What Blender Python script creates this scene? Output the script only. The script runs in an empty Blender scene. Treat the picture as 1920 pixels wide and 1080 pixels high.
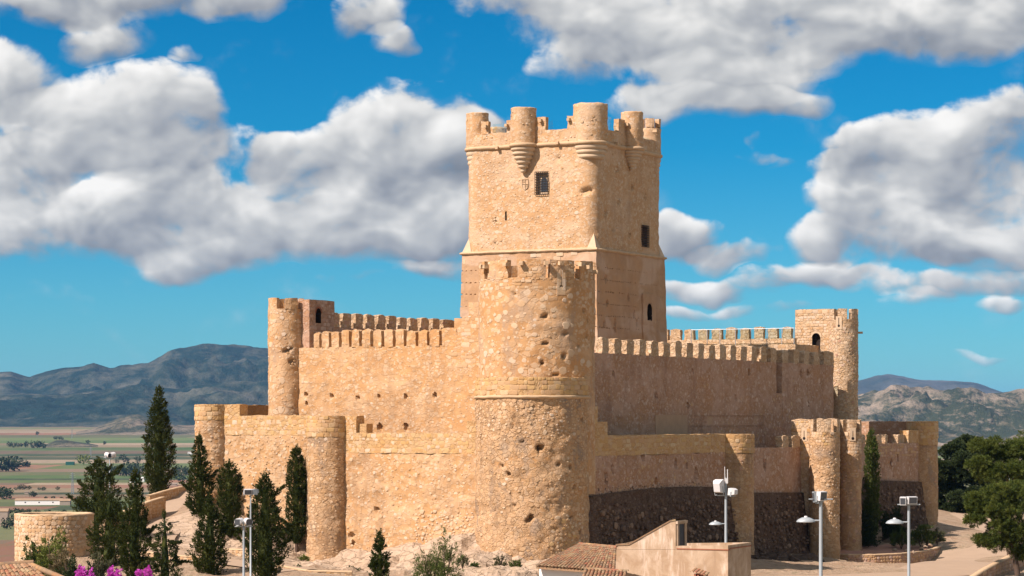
import bpy, math, random
import numpy as np
from mathutils import Vector, Matrix

# ------------------------------------------------------------------ camera, sky, sun, exposure
SC = bpy.context.scene
COL = SC.collection
FPX, HORIZ, ZC = 4700.0, 785.0, 80.0          # focal length in photo pixels, eye level row, eye height
cam_d = bpy.data.cameras.new('camera')
cam_d.sensor_width = 36.0
cam_d.lens = FPX / 1920 * 36.0
cam_d.shift_y = (HORIZ - 540) / 1920.0
cam_d.clip_start, cam_d.clip_end = 1.0, 90000.0
cam = bpy.data.objects.new('camera', cam_d)
COL.objects.link(cam)
cam.location = (0, 0, ZC)
cam.rotation_euler = (math.radians(90), 0, 0)
SC.camera = cam

SUN_AZ = math.radians(234.0)                    # clockwise from +Y
SUN_EL = math.radians(44.0)
sd = bpy.data.lights.new('sun', 'SUN')
sd.energy = 4.6
sd.angle = math.radians(0.5)
sd.color = (1.0, 0.85, 0.79)
sun = bpy.data.objects.new('sun', sd)
COL.objects.link(sun)
S = Vector((math.sin(SUN_AZ) * math.cos(SUN_EL), math.cos(SUN_AZ) * math.cos(SUN_EL), math.sin(SUN_EL)))
sun.rotation_euler = S.to_track_quat('Z', 'Y').to_euler()
sun.location = S * 400

vs = SC.view_settings
SC.display_settings.display_device = 'sRGB'
vs.view_transform = 'Standard'
vs.look = 'None'
vs.exposure = 0.86
vs.gamma = 1.0
vs.use_curve_mapping = False
SC.render.engine = 'CYCLES'
cy = SC.cycles
cy.use_denoising = True
try:
    cy.denoiser = 'OPENIMAGEDENOISE'
    cy.denoising_input_passes = 'RGB_ALBEDO_NORMAL'
    cy.denoising_prefilter = 'ACCURATE'
except Exception:
    pass
cy.max_bounces = 6
cy.diffuse_bounces = 3
cy.glossy_bounces = 2
cy.transmission_bounces = 4
cy.volume_bounces = 0
cy.transparent_max_bounces = 8
cy.sample_clamp_indirect = 8

# ------------------------------------------------------------------ node helpers
class NT:
    """tiny wrapper for building node trees"""
    def __init__(s, tree):
        s.t = tree
    def n(s, typ, **kw):
        nd = s.t.nodes.new(typ)
        for k, v in kw.items():
            setattr(nd, k, v)
        return nd
    def link(s, a, b):
        s.t.links.new(a, b)
    def put(s, sock, v):
        if hasattr(v, 'is_output'):
            s.t.links.new(v, sock)
        else:
            sock.default_value = v
    def m(s, op, a, b=None, c=None, clamp=False):
        nd = s.n('ShaderNodeMath', operation=op)
        nd.use_clamp = clamp
        s.put(nd.inputs[0], a)
        if b is not None: s.put(nd.inputs[1], b)
        if c is not None: s.put(nd.inputs[2], c)
        return nd.outputs[0]
    def v(s, op, a, b=None, out=0):
        nd = s.n('ShaderNodeVectorMath', operation=op)
        s.put(nd.inputs[0], a)
        if b is not None: s.put(nd.inputs[1], b)
        return nd.outputs[out]
    def mix(s, f, a, b, blend='MIX'):
        nd = s.n('ShaderNodeMix', data_type='RGBA', blend_type=blend)
        s.put(nd.inputs[0], f)
        for i, x in ((6, a), (7, b)):
            if isinstance(x, tuple) and len(x) == 3: x = (*x, 1)
            s.put(nd.inputs[i], x)
        return nd.outputs[2]
    def rng(s, x, a, b, c=0.0, d=1.0, smooth=False):
        nd = s.n('ShaderNodeMapRange')
        if smooth: nd.interpolation_type = 'SMOOTHSTEP'
        s.put(nd.inputs[0], x)
        for i, q in ((1, a), (2, b), (3, c), (4, d)): s.put(nd.inputs[i], q)
        return nd.outputs[0]
    def noise(s, vec, scale, detail=4, rough=.55, dist=0.0, out='Fac', dim='3D'):
        nd = s.n('ShaderNodeTexNoise', noise_dimensions=dim)
        s.link(vec, nd.inputs['Vector'])
        nd.inputs['Scale'].default_value = scale
        nd.inputs['Detail'].default_value = detail
        nd.inputs['Roughness'].default_value = rough
        nd.inputs['Distortion'].default_value = dist
        return nd.outputs[out]
    def voro(s, vec, scale, feature='F1', out='Distance', rand=1.0):
        nd = s.n('ShaderNodeTexVoronoi', feature=feature)
        s.link(vec, nd.inputs['Vector'])
        nd.inputs['Scale'].default_value = scale
        nd.inputs['Randomness'].default_value = rand
        return nd.outputs[out]
    def ramp(s, f, stops):
        nd = s.n('ShaderNodeValToRGB')
        cr = nd.color_ramp
        while len(cr.elements) < len(stops): cr.elements.new(.5)
        for e, (p, c) in zip(cr.elements, stops):
            e.position = p
            e.color = (*c, 1)
        s.put(nd.inputs[0], f)
        return nd.outputs[0]

# ------------------------------------------------------------------ sky: Nishita air + cumulus field
world = bpy.data.worlds.new('World')
SC.world = world
world.use_nodes = True
wt = world.node_tree
wt.nodes.clear()

# clouds: centre column, centre row (degrees expressed in the photo's scale), half width, half height up, down, weight
CLOUDS = [
 (280,-10,290,80,62,1.1),(120,10,150,50,45,.8),(205,70,90,50,55,.85),(440,20,110,60,40,.85),(342,105,38,30,30,.6),
 (10,165,165,110,75,1.35),(100,215,95,45,30,.8),
 (270,235,175,125,125,1.35),(130,260,150,100,90,1.0),(370,260,85,95,110,.8),(60,310,170,60,60,.8),
 (90,430,220,100,75,1.05),(240,420,160,80,80,1.0),(400,440,150,100,90,.95),(330,365,160,60,60,.8),(30,350,130,60,60,.7),
 (770,250,190,115,130,1.35),(580,290,130,75,80,.95),(900,260,130,85,130,1.0),(490,270,60,55,70,.7),(700,370,170,60,60,.8),
 (545,440,150,85,70,1.0),(690,440,180,80,72,1.0),(840,420,150,90,90,1.0),(450,380,140,90,80,.85),(400,495,170,45,36,.8),(800,512,110,24,20,.7),(640,525,60,14,12,.4),
 (690,25,80,60,45,.9),(745,72,45,40,32,.75),
 (1420,60,420,190,95,1.2),(1120,20,260,180,110,1.1),(980,10,150,110,50,.8),(1750,40,380,200,105,1.3),(1330,150,200,60,55,.9),(1080,130,110,50,40,.8),(1400,195,170,36,36,.75),(1230,190,110,40,36,.6),
 (1690,285,160,85,90,1.2),(1860,260,150,85,100,1.1),(1580,330,80,40,45,.8),(1800,355,190,60,60,1.0),
 (1640,385,160,60,60,.95),(1660,455,190,70,60,1.1),(1860,445,170,80,80,1.1),(1520,455,80,40,50,.8),(1760,535,230,32,32,.8),(1530,525,150,34,30,.75),
 (1275,445,110,62,50,1.3),(1370,480,75,38,40,.9),(1330,545,150,28,28,.8),
 (1385,305,75,22,20,.55),(1395,272,20,28,22,.5),(1450,315,55,22,18,.5),(1720,567,65,22,20,.6),(1855,578,62,22,20,.55),(1420,583,110,16,14,.5),(1270,590,60,16,12,.5),(1760,640,60,12,10,.35),(1830,683,60,11,9,.35),
]
def group(name, outs):
    gr = bpy.data.node_groups.new(name, 'ShaderNodeTree')
    gr.interface.new_socket('P', in_out='INPUT', socket_type='NodeSocketVector')
    for o_ in outs: gr.interface.new_socket(o_, in_out='OUTPUT', socket_type='NodeSocketFloat')
    g_ = NT(gr)
    return gr, g_, g_.n('NodeGroupInput').outputs[0], g_.n('NodeGroupOutput')
# body: where the big clouds stand
grp_b, g, P0, go = group('cloud_body', ['Body', 'Lift'])
w1 = g.noise(P0, 1 / 190.0, 3, .5, out='Color')
P1 = g.v('ADD', P0, g.v('MULTIPLY', g.v('SUBTRACT', w1, (.5, .5, .5)), (170, 120, 0)))
def vmadd(p, a_, b_):
    nd = g.n('ShaderNodeVectorMath', operation='MULTIPLY_ADD')
    g.link(p, nd.inputs[0]); nd.inputs[1].default_value = a_; nd.inputs[2].default_value = b_
    return nd.outputs[0]
acc = None; lac = None
for (cx, cyy, rx, ru, rd, wgt) in CLOUDS:
    x0, y0 = cx - 960, HORIZ - cyy
    up = vmadd(P1, (1 / rx, 1 / ru, 0), (-x0 / rx, -y0 / ru, 0))
    dn = vmadd(P1, (1 / rx, -1 / rd, 0), (-x0 / rx, y0 / rd, 0))
    mx = g.v('MAXIMUM', up, dn)
    q = g.v('DOT_PRODUCT', mx, mx, out=1)
    c = g.m('MAXIMUM', g.m('MULTIPLY_ADD', q, -wgt, wgt), 0.0)
    acc = c if acc is None else g.m('ADD', acc, c)
    hgt = g.m('MULTIPLY', g.v('DOT_PRODUCT', up, (-.40, .95, 0), out=1), c)
    lac = hgt if lac is None else g.m('ADD', lac, hgt)
lift = g.m('DIVIDE', lac, g.m('MAXIMUM', acc, .08))
acc = g.m('MINIMUM', g.m('MULTIPLY', acc, .80), .80)
sx = g.n('ShaderNodeSeparateXYZ'); g.link(P0, sx.inputs[0])
# beyond the frame the same kind of broken cumulus goes on
far_m = g.m('MAXIMUM', g.rng(g.m('ABSOLUTE', sx.outputs[0]), 900, 1300, smooth=True), g.rng(sx.outputs[1], 780, 1100, smooth=True))
far_f = g.m('MULTIPLY', g.rng(g.noise(P0, 1 / 620.0, 3, .5), .40, .62), 1.3)
body = g.m('ADD', g.m('MULTIPLY', acc, g.m('SUBTRACT', 1.0, far_m)), g.m('MULTIPLY', far_f, far_m))
g.link(body, go.inputs[0]); g.link(g.m('MULTIPLY', lift, g.m('SUBTRACT', 1.0, far_m)), go.inputs[1])
# puffs: the cauliflower detail
grp_p, g, P0, go = group('cloud_puff', ['Puff', 'Soft'])
st = g.v('MULTIPLY', P0, (1.0, 1.25, 1.0))
nz = g.noise(st, 1 / 165.0, 8, .55, .25)
nz2 = g.noise(st, 1 / 58.0, 6, .60, .2)
fld = g.m('ADD', g.m('MULTIPLY', g.m('SUBTRACT', nz, .5), 2.3), g.m('MULTIPLY', g.m('SUBTRACT', nz2, .5), .50))
g.link(fld, go.inputs[0])
soft = g.m('ADD', g.m('MULTIPLY', g.m('SUBTRACT', g.noise(st, 1 / 165.0, 3, .52, .25), .5), 2.2), g.m('MULTIPLY', g.m('SUBTRACT', nz, .5), .5))
g.link(soft, go.inputs[1])

w = NT(wt)
tc = w.n('ShaderNodeTexCoord')
nrm = w.v('NORMALIZE', tc.outputs['Generated'])
sp = w.n('ShaderNodeSeparateXYZ'); w.link(nrm, sp.inputs[0])
az = w.m('ARCTAN2', sp.outputs[0], sp.outputs[1])
el = w.m('ARCSINE', sp.outputs[2])
cb = w.n('ShaderNodeCombineXYZ')
w.link(w.m('MULTIPLY', az, FPX), cb.inputs[0]); w.link(w.m('MULTIPLY', el, FPX), cb.inputs[1])
PP = cb.outputs[0]
def tap(gr, off):
    nd = w.n('ShaderNodeGroup'); nd.node_tree = gr
    w.link(w.v('ADD', PP, off), nd.inputs[0])
    return nd.outputs
b0, lift = tap(grp_b, (0, 0, 0))
n0, s0 = tap(grp_p, (0, 0, 0)); s1 = tap(grp_p, (-14, 24, 0))[1]; s2 = tap(grp_p, (-34, 70, 0))[1]
f0 = w.m('ADD', b0, w.m('MULTIPLY', n0, w.rng(b0, -.05, .28, .30, 1.0)))
# crisp sunlit tops, soft ragged bases
wid = w.rng(lift, -.6, .6, .42, .19)
alpha = w.rng(f0, w.m('SUBTRACT', .34, wid), w.m('ADD', .34, wid), smooth=True)
veil = w.m('MULTIPLY', w.rng(w.m('ADD', b0, w.m('MULTIPLY', n0, .6)), .17, .75, smooth=True), .5)
alpha = w.m('MAXIMUM', alpha, veil)
lit = w.m('ADD', w.m('MULTIPLY', w.m('SUBTRACT', s0, s1), .30), w.m('MULTIPLY', w.m('SUBTRACT', s0, s2), .30))
lit = w.m('ADD', lit, w.m('MULTIPLY', lift, .46))
lit = w.m('ADD', lit, .57)
ccol = w.ramp(lit, [(0.0, (.20, .225, .27)), (.30, (.34, .365, .41)), (.58, (.57, .58, .59)), (.80, (.84, .83, .81)), (1.0, (1.04, 1.02, .99))])
sky = w.n('ShaderNodeTexSky', sky_type='NISHITA')
sky.sun_disc = False
sky.sun_elevation = SUN_EL
sky.sun_rotation = SUN_AZ
sky.altitude = 500
sky.air_density = 1.0
sky.dust_density = 0.15
sky.ozone_density = 3.0
tint = w.ramp(w.rng(el, -.02, .20), [(0.0, (.24, .44, .55)), (.30, (.125, .40, .55)), (.58, (.022, .325, .50)), (.85, (.003, .285, .46)), (1.0, (.003, .27, .45))])
skyt = w.mix(1.0, sky.outputs[0], tint, 'MULTIPLY')
SKY_STRENGTH = .10
cl = w.mix(1.0, ccol, (5.3, 5.3, 5.3), 'MULTIPLY')
# far low clouds sink into the horizon air
alpha = w.m('MULTIPLY', alpha, w.rng(el, 0.005, .05, .35, 1.0))
skyc = w.mix(alpha, skyt, cl)
bg = w.n('ShaderNodeBackground')
bg.inputs['Strength'].default_value = SKY_STRENGTH
w.link(skyc, bg.inputs['Color'])
wo = w.n('ShaderNodeOutputWorld')
w.link(bg.outputs[0], wo.inputs['Surface'])
try:
    world.cycles.sampling_method = 'NONE'
except Exception:
    pass

# ------------------------------------------------------------------ numpy noise and mesh helpers
def _hash(ix, iy, iz, seed):
    h = (ix * 374761393 + iy * 668265263 + iz * 1274126177 + seed * 974634211) & 0xffffffff
    h = ((h ^ (h >> 13)) * 1274126177) & 0xffffffff
    h = h ^ (h >> 16)
    return (h & 0xffff) / 65535.0
def vnoise(p, seed=0):
    i = np.floor(p).astype(np.int64); f = p - i
    u = f * f * (3 - 2 * f)
    r = 0
    for dx in (0, 1):
        for dy in (0, 1):
            for dz in (0, 1):
                wgt = (u[:, 0] if dx else 1 - u[:, 0]) * (u[:, 1] if dy else 1 - u[:, 1]) * (u[:, 2] if dz else 1 - u[:, 2])
                r = r + wgt * _hash(i[:, 0] + dx, i[:, 1] + dy, i[:, 2] + dz, seed)
    return r * 2 - 1
def fbm(p, oct=4, seed=0, gain=.5):
    r = 0; a = 1.0; q = np.asarray(p, float)
    for k in range(oct):
        r = r + a * vnoise(q, seed + k * 17)
        q = q * 2.03; a *= gain
    return r
def rough(V, amp=.05, freq=1.3, seed=0, oct=3):
    d = np.stack([fbm(V * freq, oct, seed + 101 * k, .6) for k in range(3)], 1)
    return V + d * amp

class MB:
    """collects vertices and faces (quads and triangles) for ONE mesh object"""
    def __init__(s):
        s.V = []; s.Q = []; s.T = []; s.n = 0; s.mq = []; s.mt = []
    def add(s, V, Q=None, T=None, mi=0):
        V = np.asarray(V, float).reshape(-1, 3)
        if Q is not None and len(Q):
            Q = np.asarray(Q, np.int64).reshape(-1, 4); s.Q.append(Q + s.n); s.mq.append(np.full(len(Q), mi))
        if T is not None and len(T):
            T = np.asarray(T, np.int64).reshape(-1, 3); s.T.append(T + s.n); s.mt.append(np.full(len(T), mi))
        s.V.append(V); s.n += len(V)
    def sheet(s, P, flip=False, keep=None, wrap=False, mi=0):
        m, n = P.shape[:2]
        idx = np.arange(m * n).reshape(m, n)
        if wrap:
            idx = np.concatenate([idx, idx[:, :1]], 1)
        a, b, c, d = idx[:-1, :-1], idx[:-1, 1:], idx[1:, 1:], idx[1:, :-1]
        q = np.stack([a, b, c, d], -1) if not flip else np.stack([d, c, b, a], -1)
        if keep is not None: q = q[keep]
        s.add(P.reshape(-1, 3), q.reshape(-1, 4), mi=mi)
    def box(s, o, e1, e2, e3, step=None, faces='123456', n=None, mi=0):
        """parallelepiped from corner o along e1, e2, e3 (a right-handed set); every face a grid"""
        o, e1, e2, e3 = (np.asarray(x, float) for x in (o, e1, e2, e3))
        def cnt(e): return 1 if step is None else max(1, int(round(np.linalg.norm(e) / step)))
        k = [cnt(e1), cnt(e2), cnt(e3)]
        def face(p, u, v, nu, nv):
            U = np.linspace(0, 1, nu + 1)[None, :, None]; W = np.linspace(0, 1, nv + 1)[:, None, None]
            s.sheet(p + U * u + W * v, mi=mi)
        if '1' in faces: face(o, e1, e3, k[0], k[2])                       # -e2 side
        if '2' in faces: face(o + e2 + e1, -e1, e3, k[0], k[2])            # +e2
        if '3' in faces: face(o + e2, -e2, e3, k[1], k[2])                 # -e1
        if '4' in faces: face(o + e1, e2, e3, k[1], k[2])                  # +e1
        if '5' in faces: face(o + e3, e1, e2, k[0], k[1])                  # top
        if '6' in faces: face(o + e2, e1, -e2, k[0], k[1])                 # bottom
    def lathe(s, c, prof, seg=24, a0=0.0, a1=2 * math.pi, mi=0, cap=True):
        """prof: list of (radius, z); c: (x, y)"""
        full = abs(a1 - a0 - 2 * math.pi) < 1e-6
        A = np.linspace(a0, a1, seg + (0 if full else 1), endpoint=not full)
        R = np.array([p[0] for p in prof])[:, None]; Z = np.array([p[1] for p in prof])[:, None]
        P = np.stack([c[0] + R * np.cos(A), c[1] + R * np.sin(A), Z + 0 * A], -1)
        s.sheet(P, wrap=full, mi=mi)
        if cap:
            for row, fl in ((0, True), (len(prof) - 1, False)):
                if prof[row][0] < 1e-4: continue
                ring = P[row]
                cc = np.array([[c[0], c[1], prof[row][1]]])
                V = np.concatenate([ring, cc]); k = len(ring)
                i = np.arange(k if full else k - 1); j = (i + 1) % k
                T = np.stack([i, j, np.full(len(i), k)], -1)
                if fl: T = T[:, ::-1]
                s.add(V, T=T, mi=mi)
    def tube(s, pts, rad, seg=8, mi=0, caps=True):
        pts = [np.asarray(p, float) for p in pts]
        rad = [rad] * len(pts) if np.isscalar(rad) else list(rad)
        rows = []; up = None
        for i, p in enumerate(pts):
            t = pts[min(i + 1, len(pts) - 1)] - pts[max(i - 1, 0)]
            t = t / (np.linalg.norm(t) + 1e-9)
            if up is None:
                up = np.array([0, 0, 1.]) if abs(t[2]) < .9 else np.array([1., 0, 0])
            x = np.cross(up, t); x /= np.linalg.norm(x) + 1e-9
            y = np.cross(t, x); up = y
            A = np.linspace(0, 2 * math.pi, seg, endpoint=False)
            rows.append(p + rad[i] * (np.cos(A)[:, None] * x + np.sin(A)[:, None] * y))
        P = np.stack(rows)
        s.sheet(P, wrap=True, mi=mi)
        if caps:
            for r, fl in ((0, True), (len(pts) - 1, False)):
                V = np.concatenate([P[r], pts[r][None]])
                i = np.arange(seg); T = np.stack([i, (i + 1) % seg, np.full(seg, seg)], -1)
                s.add(V, T=T[:, ::-1] if fl else T, mi=mi)
    def arrays(s):
        V = np.concatenate(s.V)
        Q = np.concatenate(s.Q) if s.Q else np.zeros((0, 4), np.int64)
        T = np.concatenate(s.T) if s.T else np.zeros((0, 3), np.int64)
        mi = np.concatenate(s.mq + s.mt) if (s.mq or s.mt) else np.zeros(0, int)
        return V, Q, T, mi
    def mesh(s, name, mats, smooth=True, base=(0, 0, 0), V=None):
        V0, Q, T, mi = s.arrays()
        if V is None: V = V0
        me = bpy.data.meshes.new(name)
        me.vertices.add(len(V))
        me.vertices.foreach_set('co', (V - np.asarray(base, float)).astype(np.float32).ravel())
        nl = Q.size + T.size
        me.loops.add(nl)
        me.loops.foreach_set('vertex_index', np.concatenate([Q.ravel(), T.ravel()]).astype(np.int32))
        me.polygons.add(len(Q) + len(T))
        ls = np.concatenate([np.arange(len(Q)) * 4, Q.size + np.arange(len(T)) * 3]).astype(np.int32)
        me.polygons.foreach_set('loop_start', ls)
        try:
            me.polygons.foreach_set('loop_total', np.concatenate([np.full(len(Q), 4), np.full(len(T), 3)]).astype(np.int32))
        except Exception:
            pass
        me.polygons.foreach_set('material_index', mi.astype(np.int32))
        me.polygons.foreach_set('use_smooth', np.full(len(Q) + len(T), bool(smooth)))
        for m in (mats if isinstance(mats, (list, tuple)) else [mats]):
            me.materials.append(m)
        me.update(calc_edges=True)
        me.validate()
        return me

def link(o):
    COL.objects.link(o)
    return o
GROUPS = {'castle tower': 'towers of the castle', 'castle wall': 'walls of the castle', 'lamp post': 'lamp posts and floodlight poles', 'pylon': 'pylons on the plain', 'pine': 'pines on the slopes', 'tree': 'dark trees behind the castle', 'shed': 'farm buildings on the plain', 'weed': 'weeds on the rock', 'stone wall': 'low stone walls below the castle'}
def thing(name, label, cat, loc=(0, 0, 0), group=None, kind='thing', rz=0.0):
    o = link(bpy.data.objects.new(name, None))
    o.empty_display_size = .3
    o.location = loc
    o.rotation_euler = (0, 0, rz)
    o['label'] = label; o['category'] = cat
    group = group or GROUPS.get(cat)
    if group: o['group'] = group
    if kind: o['kind'] = kind
    return o
def tag(o, label, cat, group=None, kind=None):
    o['label'] = label; o['category'] = cat
    if group: o['group'] = group
    if kind: o['kind'] = kind
    return o
def part(name, mb, mats, parent, smooth=False, V=None, kind=None, label=None):
    """world-space geometry in mb becomes one mesh object under parent (whose own transform is a pure translation chain)"""
    b = np.zeros(3); p = parent
    while p is not None:
        b += np.array(p.location); p = p.parent
    o = link(bpy.data.objects.new(name, mb.mesh(name, mats, smooth, b, V)))
    o.parent = parent
    if kind: o['kind'] = kind
    if label: o['label'] = label
    return o
def copy_tree(o, parent=None):
    c = o.copy(); COL.objects.link(c); c.parent = parent
    for ch in list(o.children): copy_tree(ch, c)
    return c
def struct(name, mb, mats, smooth=True, V=None, label=None, cat=None):
    o = link(bpy.data.objects.new(name, mb.mesh(name, mats, smooth, (0, 0, 0), V)))
    o['kind'] = 'structure'
    if label: o['label'] = label
    if cat: o['category'] = cat
    return o
def at(px, py, D):
    """point at distance D (m) seen at photo pixel (px, py): used while surveying the place from the photograph"""
    return np.array([(px - 960) / FPX * D, D, ZC + (HORIZ - py) / FPX * D])

# ------------------------------------------------------------------ castle axes: a runs left along the sunlit fronts, b runs back along the shaded fronts
TH = math.radians(28.0)
CU, SU = math.cos(TH), math.sin(TH)
E1 = np.array([-CU, SU, 0.0]); E2 = np.array([SU, CU, 0.0]); EZ = np.array([0, 0, 1.0])
ORG = np.array([2.0, 201.5, 0.0])
def ab(a, b, z=0.0):
    return ORG + E1 * a + E2 * b + EZ * z
def a_at(px, b):
    """a of the point seen in column px on the line of constant b"""
    t = (px - 960) / FPX
    o = ORG + E2 * b
    return (o[0] - t * o[1]) / (t * E1[1] - E1[0])
def b_at(px, a):
    t = (px - 960) / FPX
    o = ORG + E1 * a
    return (o[0] - t * o[1]) / (t * E2[1] - E2[0])
def z_at(py, p):
    return ZC + (HORIZ - py) / FPX * p[1]

# ------------------------------------------------------------------ materials
MATS = {}
def newmat(name):
    m = bpy.data.materials.new(name); m.use_nodes = True
    m.node_tree.nodes.clear()
    t = NT(m.node_tree)
    o = t.n('ShaderNodeOutputMaterial'); b = t.n('ShaderNodeBsdfPrincipled')
    t.link(b.outputs[0], o.inputs['Surface'])
    b.inputs['Roughness'].default_value = .9
    b.inputs['Specular IOR Level'].default_value = .15
    MATS[name] = m
    return m, t, b
def setbump(t, b, h, strength=.6, dist=.05):
    bp = t.n('ShaderNodeBump')
    bp.inputs['Strength'].default_value = strength
    bp.inputs['Distance'].default_value = dist
    t.link(h, bp.inputs['Height'])
    t.link(bp.outputs[0], b.inputs['Normal'])
def pos(t):
    return t.n('ShaderNodeNewGeometry').outputs['Position']

def wall_mat(name, mortar, dark, stones, scale=2.6, cover=.6, stain=(.30, .17, .08), stain_amt=.4, bump=.06, squash=1.25, edge=.05, speck=.5, lichen=None, joint=.12, pitamt=.25):
    """rubble masonry: mortar, buried stones of several tones, fine pitting, weather stains"""
    m, t, b = newmat(name)
    p = pos(t)
    wv = t.v('ADD', p, t.v('MULTIPLY', t.v('SUBTRACT', t.noise(p, 2.2, 2, .5, out='Color'), (.5, .5, .5)), (.30, .30, .22)))
    wv = t.v('MULTIPLY', wv, (1, 1, squash))
    col = t.voro(wv, scale, 'F1', 'Color')
    dst = t.voro(wv, scale, 'DISTANCE_TO_EDGE', 'Distance')
    sc = t.n('ShaderNodeSeparateColor'); t.link(col, sc.inputs[0])
    n_big = t.noise(p, .16, 4, .6, .6)
    n_mid = t.noise(p, .9, 4, .65, .3)
    n_fin = t.noise(p, 7.0, 4, .7)
    # smaller filling stones between the large ones
    col2 = t.voro(wv, scale * 2.7, 'F1', 'Color')
    dst2 = t.voro(wv, scale * 2.7, 'DISTANCE_TO_EDGE', 'Distance')
    sc2 = t.n('ShaderNodeSeparateColor'); t.link(col2, sc2.inputs[0])
    base = t.mix(t.rng(n_mid, .32, .68), mortar, dark)
    base = t.mix(t.m('MULTIPLY', t.rng(n_fin, .35, .75), .35), base, tuple(x * .68 for x in mortar))
    # older and newer lifts of work: broad pale and broad orange areas
    zone = t.noise(t.v('MULTIPLY', p, (1, 1, 1.7)), .21, 3, .55, .8)
    base = t.mix(t.m('MULTIPLY', t.rng(zone, .50, .60), .55), base, tuple(min(.62, x * q) for x, q in zip(mortar, (1.13, 1.28, 1.60))))
    base = t.mix(t.m('MULTIPLY', t.rng(zone, .47, .38), .45), base, tuple(x * q for x, q in zip(mortar, (.93, .82, .68))))
    k = len(stones)
    stc = t.ramp(sc.outputs[0], [(i / max(1, k - 1), s) for i, s in enumerate(stones)])
    stc2 = t.ramp(sc2.outputs[0], [(i / max(1, k - 1), s) for i, s in enumerate(stones)])
    cov = t.m('ADD', t.m('MULTIPLY', t.m('SUBTRACT', n_big, .5), 1.3), cover)
    s2 = t.m('MULTIPLY', t.m('LESS_THAN', sc2.outputs[1], t.m('MULTIPLY', cov, speck)), t.rng(dst2, .03, .10))
    s1 = t.m('MULTIPLY', t.m('LESS_THAN', sc.outputs[1], cov), t.rng(dst, edge * .5, edge * 1.8))
    c = t.mix(t.m('MULTIPLY', s2, .75), base, stc2)
    c = t.mix(t.m('MULTIPLY', s1, .85), c, stc)
    # joints a little darker where stones show
    jn = t.m('MULTIPLY', t.m('SUBTRACT', 1.0, t.rng(dst, 0.0, edge)), t.m('LESS_THAN', sc.outputs[1], cov))
    c = t.mix(t.m('MULTIPLY', jn, joint), c, tuple(x * .6 for x in mortar))
    # stains: broad clouds and vertical streaks
    stv = t.v('MULTIPLY', p, (1.1, 1.1, .16))
    streak = t.noise(stv, .8, 5, .6, .2)
    sm = t.m('MULTIPLY', t.rng(t.m('ADD', t.m('MULTIPLY', streak, .55), t.m('MULTIPLY', n_big, .45)), .50, .66), stain_amt)
    c = t.mix(sm, c, stain)
    if lichen:
        lm = t.m('MULTIPLY', t.rng(t.noise(t.v('MULTIPLY', p, (1, 1, .55)), .55, 6, .68, .4), .53, .63), .6)
        c = t.mix(lm, c, lichen)
    pit = t.rng(t.noise(p, 4.5, 5, .72), .60, .74)
    c = t.mix(t.m('MULTIPLY', pit, pitamt), c, tuple(x * .4 for x in mortar))
    t.link(c, b.inputs['Base Color'])
    h = t.m('ADD', t.m('MULTIPLY', s1, .55), t.m('MULTIPLY', s2, .25))
    h = t.m('ADD', h, t.m('MULTIPLY', n_fin, .55))
    h = t.m('SUBTRACT', h, t.m('MULTIPLY', pit, .5))
    setbump(t, b, h, 1.0, bump)
    return m

SAND = [(.45, .285, .15), (.50, .335, .19), (.56, .41, .26), (.48, .315, .175), (.58, .445, .30)]
wall_mat('rubble_wall', (.50, .305, .145), (.45, .255, .11), SAND, 3.1, .42, stain=(.27, .165, .09), stain_amt=.55, bump=.028)
wall_mat('drum_wall', (.49, .29, .135), (.42, .235, .10), SAND, 1.9, .40, stain=(.25, .155, .085), stain_amt=.5, lichen=(.33, .24, .165), bump=.032, speck=.7)
wall_mat('drum_rough', (.46, .275, .13), (.38, .215, .095), [(.41, .25, .12), (.48, .31, .17), (.54, .38, .23), (.44, .28, .14)], 2.4, .8, stain=(.21, .135, .08), stain_amt=.55, lichen=(.25, .195, .145), bump=.06, speck=1.0, joint=.25, pitamt=.4)
wall_mat('keep_wall', (.50, .32, .17), (.46, .28, .135), [(.46, .305, .17), (.52, .37, .225), (.57, .43, .29), (.49, .34, .20), (.54, .43, .31)], 3.2, .5, stain=(.30, .19, .11), stain_amt=.42, bump=.024)
wall_mat('shade_wall', (.42, .255, .15), (.32, .18, .095), [(.37, .22, .14), (.45, .29, .195), (.52, .39, .295), (.40, .24, .155)], 3.0, .5, stain=(.25, .14, .085), stain_amt=.6, bump=.045)  # shade put into the colour: darker copy of the sunlit masonry
wall_mat('ochre_wall', (.47, .285, .125), (.41, .235, .095), [(.48, .295, .125), (.53, .37, .19), (.46, .285, .13), (.55, .42, .27)], 2.2, .8, stain=(.30, .17, .07), stain_amt=.35, bump=.045)
wall_mat('scarp_rubble', (.13, .076, .045), (.08, .047, .029), [(.10, .06, .038), (.16, .105, .07), (.12, .077, .05), (.21, .145, .10)], 2.4, .8, stain=(.04, .028, .022), stain_amt=.6, bump=.16)
wall_mat('terrace_wall', (.46, .315, .175), (.39, .255, .135), [(.48, .325, .185), (.54, .39, .24), (.58, .45, .31), (.45, .29, .15)], 2.6, .9, stain_amt=.25, bump=.07, joint=.4)

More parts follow.
